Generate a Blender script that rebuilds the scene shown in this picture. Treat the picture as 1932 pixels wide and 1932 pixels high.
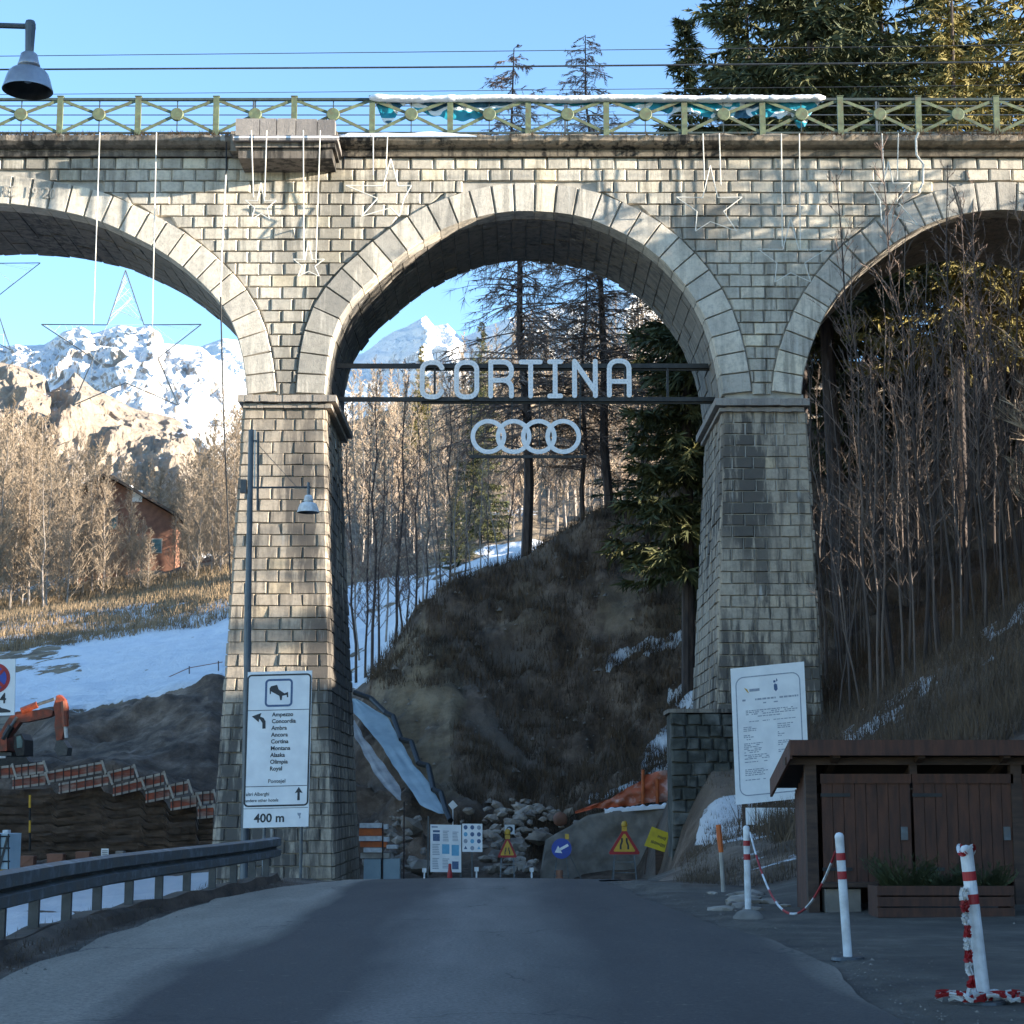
import bpy, math, random
import numpy as np
from mathutils import Vector, Matrix, noise

random.seed(7); np.random.seed(7)
for o in list(bpy.data.objects):
    bpy.data.objects.remove(o)
S = bpy.context.scene
COL = S.collection

# ------------------------------------------------------------------ camera, sky, sun, exposure
FPX = 3380.0                      # focal length for a picture 1932 wide
PITCH = math.atan(544 / FPX)
EYE = 1.3
cam_d = bpy.data.cameras.new('camera'); cam = bpy.data.objects.new('camera', cam_d); COL.objects.link(cam)
cam_d.sensor_width = 36; cam_d.lens = 36 * FPX / 1932; cam_d.clip_start = 0.2; cam_d.clip_end = 9000
cam.location = (0, 0, EYE); cam.rotation_euler = (math.radians(90) + PITCH, 0, 0)
S.camera = cam
SUN_TO = Vector((1.0, -0.235, 0.155)).normalized()      # towards the sun: low, from the right, a little behind the camera
sun_el = math.asin(SUN_TO.z); sun_az = math.atan2(SUN_TO.x, SUN_TO.y)
W_ = bpy.data.worlds.new('World'); S.world = W_; W_.use_nodes = True
wn = W_.node_tree
bg = wn.nodes['Background']
sky = wn.nodes.new('ShaderNodeTexSky'); sky.sky_type = 'NISHITA'; sky.sun_disc = False
sky.sun_elevation = sun_el; sky.sun_rotation = sun_az
sky.altitude = 1500; sky.air_density = 1.0; sky.dust_density = 0.2; sky.ozone_density = 2.5
wn.links.new(sky.outputs[0], bg.inputs[0]); bg.inputs[1].default_value = 0.145
sd = bpy.data.lights.new('sun', 'SUN'); sun = bpy.data.objects.new('sun', sd); COL.objects.link(sun)
sd.energy = 5.0; sd.angle = math.radians(0.5); sd.color = (1.0, 0.90, 0.75)
sun.rotation_euler = (-SUN_TO).to_track_quat('-Z', 'Y').to_euler(); sun.location = (60, -20, 60)
S.view_settings.view_transform = 'Standard'; S.view_settings.look = 'None'
S.view_settings.exposure = 2.05; S.view_settings.gamma = 1.0; S.view_settings.use_curve_mapping = False
S.cycles.max_bounces = 5; S.cycles.diffuse_bounces = 2; S.cycles.glossy_bounces = 2
S.cycles.transparent_max_bounces = 4; S.cycles.use_denoising = True

# ------------------------------------------------------------------ picture point -> world point on the plane y = Y
SP, CP = math.sin(PITCH), math.cos(PITCH)
def W(u, v, Y=48.0):
    c = (u - 966) / FPX; d = (966 - v) / FPX
    t = Y / (CP - d * SP)
    return Vector((c * t, Y, EYE + t * (SP + d * CP)))
def WX(u, v, Y=48.0): return W(u, v, Y).x
def WZ(v, Y=48.0): return W(966, v, Y).z
def UV(x, y, z):
    zz = z - EYE
    f = y * CP + zz * SP; up = -y * SP + zz * CP
    return 966 + FPX * x / f, 966 - FPX * up / f
def G(u, v, z=0.0):
    """point on the level z seen at (u, v)"""
    c = (u - 966) / FPX; d = (966 - v) / FPX
    t = (z - EYE) / (SP + d * CP)
    return Vector((c * t, t * (CP - d * SP), z))

# ------------------------------------------------------------------ materials
def nt_new(name):
    m = bpy.data.materials.new(name); m.use_nodes = True
    n = m.node_tree; b = n.nodes['Principled BSDF']
    return m, n, b
def N(n, typ, **kw):
    x = n.nodes.new(typ)
    for k, v in kw.items(): setattr(x, k, v)
    return x
def L(n, a, b): n.links.new(a, b)
def tex_noise(n, vec, scale, detail=4, rough=0.55, dist=0.0):
    t = N(n, 'ShaderNodeTexNoise'); t.inputs['Scale'].default_value = scale
    t.inputs['Detail'].default_value = detail; t.inputs['Roughness'].default_value = rough
    t.inputs['Distortion'].default_value = dist
    if vec is not None: L(n, vec, t.inputs['Vector'])
    return t.outputs['Fac']
def ramp(n, fac, stops, interp='LINEAR'):
    r = N(n, 'ShaderNodeValToRGB'); r.color_ramp.interpolation = interp
    e = r.color_ramp.elements
    while len(e) < len(stops): e.new(0.5)
    for i, (p, c) in enumerate(stops):
        e[i].position = p; e[i].color = (c[0], c[1], c[2], 1) if hasattr(c, '__len__') else (c, c, c, 1)
    L(n, fac, r.inputs[0]); return r.outputs[0]
def mixc(n, fac, a, b, mode='MIX'):
    m = N(n, 'ShaderNodeMix', data_type='RGBA', blend_type=mode)
    if isinstance(fac, (int, float)): m.inputs[0].default_value = fac
    else: L(n, fac, m.inputs[0])
    for k, s in ((6, a), (7, b)):
        if isinstance(s, (tuple, list)): m.inputs[k].default_value = (*s[:3], 1)
        else: L(n, s, m.inputs[k])
    return m.outputs[2]
def mth(n, op, a, b=None, clamp=False):
    m = N(n, 'ShaderNodeMath', operation=op); m.use_clamp = clamp
    for k, s in ((0, a), (1, b)):
        if s is None: continue
        if isinstance(s, (int, float)): m.inputs[k].default_value = s
        else: L(n, s, m.inputs[k])
    return m.outputs[0]
def posn(n): return N(n, 'ShaderNodeNewGeometry').outputs['Position']
def mapv(n, vec, sc=(1, 1, 1), rot=(0, 0, 0)):
    m = N(n, 'ShaderNodeMapping'); m.inputs['Scale'].default_value = sc; m.inputs['Rotation'].default_value = rot
    L(n, vec, m.inputs[0]); return m.outputs[0]
def bump(n, b, h, strength, dist):
    k = N(n, 'ShaderNodeBump'); k.inputs['Strength'].default_value = strength; k.inputs['Distance'].default_value = dist
    L(n, h, k.inputs['Height']); L(n, k.outputs[0], b.inputs['Normal'])
def surf(name, c1, c2=None, scale=3.0, rough=0.7, metal=0.0, bmp=0.0, bscale=40, world=True, c3=None, lo=0.35, hi=0.65, detail=6, stretch=None):
    m, n, b = nt_new(name)
    if c2 is None: c2 = tuple(x * 0.75 for x in c1)
    p = posn(n) if world else N(n, 'ShaderNodeTexCoord').outputs['Object']
    if stretch: p = mapv(n, p, stretch)
    f = tex_noise(n, p, scale, detail)
    st = [(lo, c1), (hi, c2)] if c3 is None else [(lo, c1), (0.5, c2), (hi + 0.05, c3)]
    c = ramp(n, f, st)
    L(n, c, b.inputs['Base Color'])
    b.inputs['Roughness'].default_value = rough; b.inputs['Metallic'].default_value = metal
    if bmp: bump(n, b, tex_noise(n, p, bscale, 5), bmp, 0.02)
    return m

def stone_mat(name, light, dark, grime=0.5, per_obj=0.35):
    m, n, b = nt_new(name)
    p = posn(n)
    oi = N(n, 'ShaderNodeObjectInfo').outputs['Random']
    base = ramp(n, tex_noise(n, p, 1.6, 8, .62), [(0.3, tuple(x * .82 for x in light)), (0.7, light)])
    tone = ramp(n, oi, [(0, (.64, .63, .62)), (0.12, (.82, .80, .78)), (0.5, (.95, .93, .9)), (0.9, (1.1, 1.05, .98)), (1, (1.2, 1.12, .95))])
    base = mixc(n, 1.0, base, tone, 'MULTIPLY')
    base = mixc(n, ramp(n, tex_noise(n, p, 9, 6, .7), [(0.45, 0.0), (0.75, 0.45)]), base, dark)
    # soot streaks running down
    st = tex_noise(n, mapv(n, p, (1.9, 1.9, .15)), 2.2, 7, .66)
    big = tex_noise(n, p, .22, 3, .5)
    sxyz = N(n, 'ShaderNodeSeparateXYZ'); L(n, p, sxyz.inputs[0]); X_, Z_ = sxyz.outputs[0], sxyz.outputs[2]
    def tri_(v, c, w): return mth(n, 'SUBTRACT', 1.0, mth(n, 'DIVIDE', mth(n, 'ABSOLUTE', mth(n, 'SUBTRACT', v, c)), w), True)
    # long-standing water stains: under the refuge, at the arch springings, below the impost slabs, near the ground
    fld = mth(n, 'MULTIPLY', tri_(X_, -4.75, 1.1), tri_(Z_, 16.5, 5.0))
    for cx, wx, cz, wz in ((-5.6, .9, 9.6, 3.4), (6.3, 1.1, 9.6, 3.0), (-5.4, 1.2, 13.2, 2.2), (5.6, 1.6, 17.6, 2.4), (6.6, 2.0, 3.0, 3.0), (-6.3, 2.0, 1.0, 3.0), (-13.0, 2.5, 18.6, 1.2), (-4.9, 1.2, 5.0, 2.8)):
        fld = mth(n, 'MAXIMUM', fld, mth(n, 'MULTIPLY', tri_(X_, cx, wx), tri_(Z_, cz, wz)))
    stm = mth(n, 'MULTIPLY', ramp(n, mth(n, 'ADD', st, mth(n, 'MULTIPLY', fld, .24)), [(0.48, 0.0), (0.60, 1.0)]), ramp(n, mth(n, 'ADD', big, mth(n, 'MULTIPLY', fld, .35)), [(0.40, .25), (0.58, 1.0)]))
    base = mixc(n, mth(n, 'MULTIPLY', stm, grime), base, dark)
    # pale lime runs
    ly = tex_noise(n, mapv(n, p, (1.6, 1.6, .12)), 2.6, 4, .5)
    base = mixc(n, ramp(n, ly, [(0.67, 0.0), (0.74, .5)]), base, (0.62, .6, .55))
    L(n, base, b.inputs['Base Color']); b.inputs['Roughness'].default_value = 0.92
    bump(n, b, tex_noise(n, p, 26, 7, .7), 0.55, 0.03)
    return m

M = {}
M['stone'] = stone_mat('limestone_block', (0.68, 0.625, 0.53), (0.11, 0.10, 0.085), .6)
M['stone_lo'] = stone_mat('pier_stone', (0.46, 0.39, 0.31), (0.07, 0.062, 0.055), .9)
M['vouss'] = stone_mat('arch_stone', (0.70, 0.645, 0.56), (0.10, 0.10, 0.095), .5)
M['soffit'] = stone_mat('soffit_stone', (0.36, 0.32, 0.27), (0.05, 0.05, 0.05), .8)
M['mortar'] = surf('mortar', (0.48, 0.44, 0.38), (0.26, 0.24, 0.21), 2.5, .95, bmp=.5, bscale=30)
M['cornice'] = stone_mat('cornice_stone', (0.24, 0.21, 0.18), (0.022, 0.02, 0.018), 1.0)
M['slab'] = stone_mat('parapet_slab_stone', (0.34, 0.31, 0.29), (0.12, 0.11, 0.11), .4)
M['green'] = surf('railing_paint', (0.17, 0.19, 0.095), (0.10, 0.13, 0.075), 6, .6, bmp=.2, c3=(0.12, .08, .04), lo=.3, hi=.75)
M['greend'] = surf('railing_dark', (0.045, 0.07, 0.065), (0.03, 0.04, 0.04), 6, .6)
M['snow'] = surf('snow', (0.86, 0.87, 0.9), (0.78, 0.80, 0.84), 5, .7, bmp=.6, bscale=14)
M['white'] = surf('white_enamel', (0.78, 0.80, 0.80), (0.66, 0.68, 0.68), 5, .45)
M['whitecable'] = surf('white_cable', (0.78, 0.74, 0.66), (0.6, 0.57, 0.5), 12, .7)
M['letter'] = surf('letter_front', (0.80, 0.81, 0.82), (0.66, 0.68, 0.70), 9, .45)
M['black'] = surf('black_steel', (0.012, 0.013, 0.015), (0.03, 0.03, 0.03), 8, .5, metal=.3)
M['darkgrey'] = surf('dark_grey_steel', (0.05, 0.055, 0.06), (0.08, 0.085, 0.09), 8, .45, metal=.4)
M['polegrey'] = surf('painted_pole', (0.07, 0.085, 0.10), (0.10, 0.115, 0.13), 5, .45, metal=.2)
M['lampgrey'] = surf('lamp_aluminium', (0.36, 0.38, 0.41), (0.27, 0.28, 0.31), 7, .32, metal=.55, bmp=.15, bscale=60)
M['lampin'] = surf('lamp_inside', (0.05, 0.05, 0.05), (0.1, 0.09, 0.08), 9, .4)
M['galv'] = surf('galvanised_steel', (0.22, 0.24, 0.25), (0.10, 0.11, 0.115), 5, .55, metal=.3, bmp=.25, c3=(.16, .13, .10), lo=.3, hi=.72)
M['ink'] = surf('sign_ink', (0.012, 0.016, 0.022), (0.02, 0.024, 0.03), 5, .5)
M['greyink'] = surf('grey_print', (0.22, 0.25, 0.3), (0.34, 0.37, 0.42), 20, .6)
M['signwhite'] = surf('sign_white', (0.80, 0.80, 0.79), (0.70, 0.70, 0.70), 3, .5, bmp=.05)
M['signblue'] = surf('sign_blue', (0.01, 0.05, 0.33), (0.01, 0.04, 0.26), 4, .4)
M['signlight'] = surf('panel_blue', (0.10, 0.32, 0.48), (0.14, 0.4, 0.58), 6, .5)
M['signnavy'] = surf('panel_navy', (0.03, 0.07, 0.17), (0.08, 0.14, 0.25), 30, .5)
M['signred'] = surf('sign_red', (0.40, 0.015, 0.02), (0.28, 0.012, 0.015), 5, .5)
M['signyellow'] = surf('sign_yellow', (0.62, 0.36, 0.03), (0.5, 0.28, 0.03), 6, .5)
M['yellowpanel'] = surf('yellow_panel', (0.60, 0.45, 0.015), (0.45, 0.33, 0.02), 5, .6)
M['orange'] = surf('orange_plastic', (0.62, 0.13, 0.02), (0.42, 0.09, 0.02), 6, .6)
M['orangered'] = surf('excavator_paint', (0.36, 0.065, 0.025), (0.22, 0.045, 0.02), 4, .5, c3=(.1, .06, .04), lo=.35, hi=.75, bmp=.2)
M['teal'] = surf('banner_teal', (0.0, 0.16, 0.26), (0.0, 0.11, 0.20), 3, .55)
M['wood'] = surf('brown_stained_board', (0.10, 0.038, 0.020), (0.05, 0.021, 0.013), 3, .75, bmp=.35, bscale=30, stretch=(6, 6, 1))
M['wood2'] = surf('weathered_beam', (0.085, 0.048, 0.032), (0.042, 0.025, 0.018), 3, .8, bmp=.35, bscale=30, stretch=(1, 6, 6))
M['woodlight'] = surf('pale_timber', (0.45, 0.40, 0.34), (0.28, 0.24, 0.2), 4, .8, bmp=.3)
M['roofdark'] = surf('tarred_roof', (0.030, 0.026, 0.028), (0.05, 0.04, 0.04), 4, .9, bmp=.4)
M['shingle'] = surf('cabin_shingles', (0.09, 0.07, 0.055), (0.05, 0.035, 0.03), 3, .9, bmp=.4)
M['cabin'] = surf('cabin_board_wall', (0.28, 0.13, 0.08), (0.18, 0.085, 0.055), 2, .8, bmp=.3)
M['soilwall'] = surf('raw_soil', (0.11, 0.072, 0.048), (0.045, 0.030, 0.021), 1.6, .97, bmp=1.0, bscale=7, stretch=(.5, 1, 3))
M['concrete'] = surf('grey_concrete', (0.30, 0.26, 0.22), (0.15, 0.13, 0.11), 1.8, .9, bmp=1.0, bscale=6, detail=9)
M['tarp'] = surf('pale_tarpaulin', (0.34, 0.42, 0.45), (0.24, 0.31, 0.34), 1.2, .6, bmp=.4, bscale=4)
M['rock'] = surf('limestone_rock', (0.40, 0.335, 0.27), (0.14, 0.115, 0.095), 1.6, .95, bmp=.8, bscale=9)
M['bark'] = surf('bark', (0.085, 0.062, 0.052), (0.035, 0.028, 0.027), 3, .95, bmp=.5, bscale=12, stretch=(3, 3, .5), world=False)
M['barkp'] = surf('pale_bark', (0.34, 0.29, 0.25), (0.17, 0.14, 0.12), 3, .9, bmp=.3, world=False)
M['twig'] = surf('winter_twigs', (0.34, 0.26, 0.18), (0.22, 0.165, 0.115), .7, .9)
M['twigp'] = surf('larch_twigs', (0.52, 0.40, 0.29), (0.36, 0.27, 0.19), .7, .9)
M['twigd'] = surf('grey_brown_twigs', (0.14, 0.105, 0.085), (0.07, 0.055, 0.05), .7, .9)
M['redsteel'] = surf('red_paint', (0.36, 0.012, 0.015), (0.25, 0.01, 0.012), 8, .5)
M['twigm'] = surf('larch_branches', (0.24, 0.165, 0.13), (0.12, 0.085, 0.07), .7, .9)
M['bollwhite'] = surf('bollard_white', (0.68, 0.68, 0.68), (0.45, 0.44, 0.43), 8, .6, bmp=.15)
M['bulbgrey'] = surf('bulb_rows', (0.52, 0.53, 0.54), (0.6, 0.6, 0.62), 9, .4)
M['mesh'] = surf('rebar', (0.05, 0.03, 0.025), (0.03, 0.02, 0.02), 6, .8)
M['glassgreen'] = surf('cab_glass', (0.10, 0.2, 0.2), (0.05, 0.1, 0.11), 3, .15)
M['drygrass'] = surf('dry_scrub', (0.13, 0.085, 0.05), (0.065, 0.045, 0.03), 1.0, .95)
M['drygrass2'] = surf('dry_grass', (0.36, 0.25, 0.14), (0.15, 0.11, 0.07), 1.0, .95)

def needle_mat():
    m, n, b = nt_new('spruce_needles')
    p = posn(n); oi = N(n, 'ShaderNodeObjectInfo').outputs['Random']
    c = ramp(n, tex_noise(n, p, 1.1, 5, .6), [(0.3, (0.035, 0.046, 0.018)), (0.55, (0.075, 0.082, 0.028)), (0.75, (0.15, 0.13, 0.038))])
    c = mixc(n, 1.0, c, ramp(n, oi, [(0, (.8, .85, .9)), (1, (1.15, 1.1, .9))]), 'MULTIPLY')
    L(n, c, b.inputs['Base Color']); b.inputs['Roughness'].default_value = .8
    return m
M['needle'] = needle_mat()
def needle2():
    m, n, b = nt_new('sun_painted_needles')
    c = ramp(n, tex_noise(n, posn(n), 1.3, 5, .6), [(0.3, (0.10, 0.085, 0.02)), (0.7, (0.24, 0.19, 0.045))])  # yellow of the low sun painted into the needle colour
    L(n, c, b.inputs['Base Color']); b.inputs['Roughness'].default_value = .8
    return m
M['needlesunlit'] = needle2()

# ------------------------------------------------------------------ mesh building
class MB:
    def __init__(s): s.v = []; s.f = []; s.m = []
    def poly(s, pts, mi=0):
        k = len(s.v); s.v.extend([tuple(p) for p in pts]); s.f.append(tuple(range(k, k + len(pts)))); s.m.append(mi)
    def grid(s, rows, mi=0):
        k = len(s.v); nc = len(rows[0])
        for r in rows: s.v.extend([tuple(p) for p in r])
        for i in range(len(rows) - 1):
            for j in range(nc - 1):
                a = k + i * nc + j; s.f.append((a, a + 1, a + nc + 1, a + nc)); s.m.append(mi)
    def hexa(s, c, mi=0):
        """c: 8 corners, first four one face, the others the opposite one, same order"""
        k = len(s.v); s.v.extend([tuple(p) for p in c])
        for f in ((0, 3, 2, 1), (4, 5, 6, 7), (0, 1, 5, 4), (1, 2, 6, 5), (2, 3, 7, 6), (3, 0, 4, 7)):
            s.f.append(tuple(k + i for i in f)); s.m.append(mi)
    def box(s, x0, x1, y0, y1, z0, z1, mi=0):
        s.hexa([(x0, y0, z0), (x1, y0, z0), (x1, y0, z1), (x0, y0, z1), (x0, y1, z0), (x1, y1, z0), (x1, y1, z1), (x0, y1, z1)], mi)
    def bar(s, a, b, w, d, mi=0, up=(0, -1, 0)):
        """rectangular bar from a to b, w across, d along up"""
        a = Vector(a); b = Vector(b); t = (b - a).normalized(); u = Vector(up)
        n = t.cross(u)
        if n.length < 1e-5: n = t.cross(Vector((1, 0, 0)))
        n.normalize(); u = n.cross(t).normalized()
        q = [n * w / 2 + u * d / 2, -n * w / 2 + u * d / 2, -n * w / 2 - u * d / 2, n * w / 2 - u * d / 2]
        s.hexa([a + k for k in q] + [b + k for k in q], mi)
    def tube(s, pts, rad, n=6, mi=0, cap=True):
        pts = [Vector(p) for p in pts]
        if not hasattr(rad, '__len__'): rad = [rad] * len(pts)
        k = len(s.v); up0 = None
        for i, p in enumerate(pts):
            t = (pts[min(i + 1, len(pts) - 1)] - pts[max(i - 1, 0)])
            t = t.normalized() if t.length > 1e-9 else Vector((0, 0, 1))
            if up0 is None:
                up0 = t.orthogonal().normalized()
            u = (up0 - t * up0.dot(t))
            u = u.normalized() if u.length > 1e-6 else t.orthogonal().normalized()
            up0 = u; w = t.cross(u)
            for j in range(n):
                a = 2 * math.pi * j / n
                s.v.append(tuple(p + (u * math.cos(a) + w * math.sin(a)) * rad[i]))
        for i in range(len(pts) - 1):
            for j in range(n):
                a = k + i * n + j; b = k + i * n + (j + 1) % n
                s.f.append((a, b, b + n, a + n)); s.m.append(mi)
        if cap:
            s.f.append(tuple(k + j for j in range(n))[::-1]); s.m.append(mi)
            e = k + (len(pts) - 1) * n
            s.f.append(tuple(e + j for j in range(n))); s.m.append(mi)
    def lathe(s, prof, n=24, c=(0, 0, 0), mi=0, mat=None):
        k = len(s.v); c = Vector(c)
        for (r, z) in prof:
            for j in range(n):
                a = 2 * math.pi * j / n; p = Vector((r * math.cos(a), r * math.sin(a), z))
                if mat: p = mat @ p
                s.v.append(tuple(c + p))
        for i in range(len(prof) - 1):
            for j in range(n):
                a = k + i * n + j; b = k + i * n + (j + 1) % n
                s.f.append((a, b, b + n, a + n)); s.m.append(mi)
    def prism(s, pts, d, mi=0):
        """closed outline pts (3D) pushed by vector d"""
        d = Vector(d); pts = [Vector(p) for p in pts]; k = len(s.v); n = len(pts)
        s.v.extend([tuple(p) for p in pts]); s.v.extend([tuple(p + d) for p in pts])
        s.f.append(tuple(range(k, k + n))); s.m.append(mi)
        s.f.append(tuple(range(k + 2 * n - 1, k + n - 1, -1))); s.m.append(mi)
        for i in range(n):
            j = (i + 1) % n; s.f.append((k + i, k + n + i, k + n + j, k + j)); s.m.append(mi)
    def mesh(s, name, mats, smooth=False, off=(0, 0, 0)):
        me = bpy.data.meshes.new(name)
        v = s.v
        if any(off): v = [(p[0] - off[0], p[1] - off[1], p[2] - off[2]) for p in v]
        me.from_pydata(v, [], s.f); me.update()
        for q in mats: me.materials.append(q)
        if len(mats) > 1: me.polygons.foreach_set('material_index', s.m)
        if smooth: me.polygons.foreach_set('use_smooth', [True] * len(me.polygons))
        return me
    def build(s, name, mat, parent=None, smooth=False, origin=None, fix=False):
        """link as ONE object; the vertices are world positions"""
        mats = mat if isinstance(mat, (list, tuple)) else [mat]
        mats = [M[q] if isinstance(q, str) else q for q in mats]
        base = wloc(parent) if parent else Vector((0, 0, 0))
        org = Vector(origin) if origin is not None else (base if parent else Vector((0, 0, 0)))
        me = s.mesh(name, mats, smooth, tuple(org))
        if fix:
            import bmesh
            bm = bmesh.new(); bm.from_mesh(me); bmesh.ops.recalc_face_normals(bm, faces=bm.faces); bm.to_mesh(me); bm.free()
        o = bpy.data.objects.new(name, me); COL.objects.link(o)
        if parent: o.parent = parent
        o.location = org - base
        return o
def wloc(o):
    p = Vector((0, 0, 0))
    while o: p += o.location; o = o.parent
    return p
def tag(o, label=None, cat=None, group=None, kind=None):
    if label: o['label'] = label
    if cat: o['category'] = cat
    if group: o['group'] = group
    if kind: o['kind'] = kind
    return o
def thing(name, label, cat, loc, group=None, rz=0.0):
    o = bpy.data.objects.new(name, None); COL.objects.link(o); o.empty_display_size = .2
    o.location = loc; o.rotation_euler = (0, 0, rz)
    return tag(o, label, cat, group)
def copy_tree(o, parent=None):
    c = o.copy(); COL.objects.link(c)
    if parent: c.parent = parent
    for ch in o.children: copy_tree(ch, c)
    return c
def letters(text, size, mat, parent, org, xdir=(1, 0, 0), zdir=(0, 0, 1), align='LEFT', extr=0.0015, name='lettering', bold=0.0, sx=1.0):
    """flat printed text standing on the plane of xdir / zdir, org in world"""
    c = bpy.data.curves.new(name, 'FONT'); c.body = text; c.size = size; c.align_x = align; c.extrude = extr; c.offset = bold
    c.resolution_u = 3
    t = bpy.data.objects.new(name, c); COL.objects.link(t)
    dg = bpy.context.evaluated_depsgraph_get(); dg.update()
    me = bpy.data.meshes.new_from_object(t.evaluated_get(dg))
    bpy.data.objects.remove(t); bpy.data.curves.remove(c)
    X = Vector(xdir).normalized(); Z = Vector(zdir).normalized(); Yn = X.cross(Z)
    mt = Matrix((X * sx, Z, -Yn)).transposed()
    base = wloc(parent) if parent else Vector((0, 0, 0))
    o_ = Vector(org) - base
    vs = np.empty(len(me.vertices) * 3); me.vertices.foreach_get('co', vs); vs = vs.reshape(-1, 3)
    A = np.array(mt); vs = vs @ A.T + np.array(o_)
    me.vertices.foreach_set('co', vs.ravel()); me.materials.clear(); me.materials.append(M[mat] if isinstance(mat, str) else mat)
    me.update()
    o = bpy.data.objects.new(name, me); COL.objects.link(o)
    if parent: o.parent = parent
    return o
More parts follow.
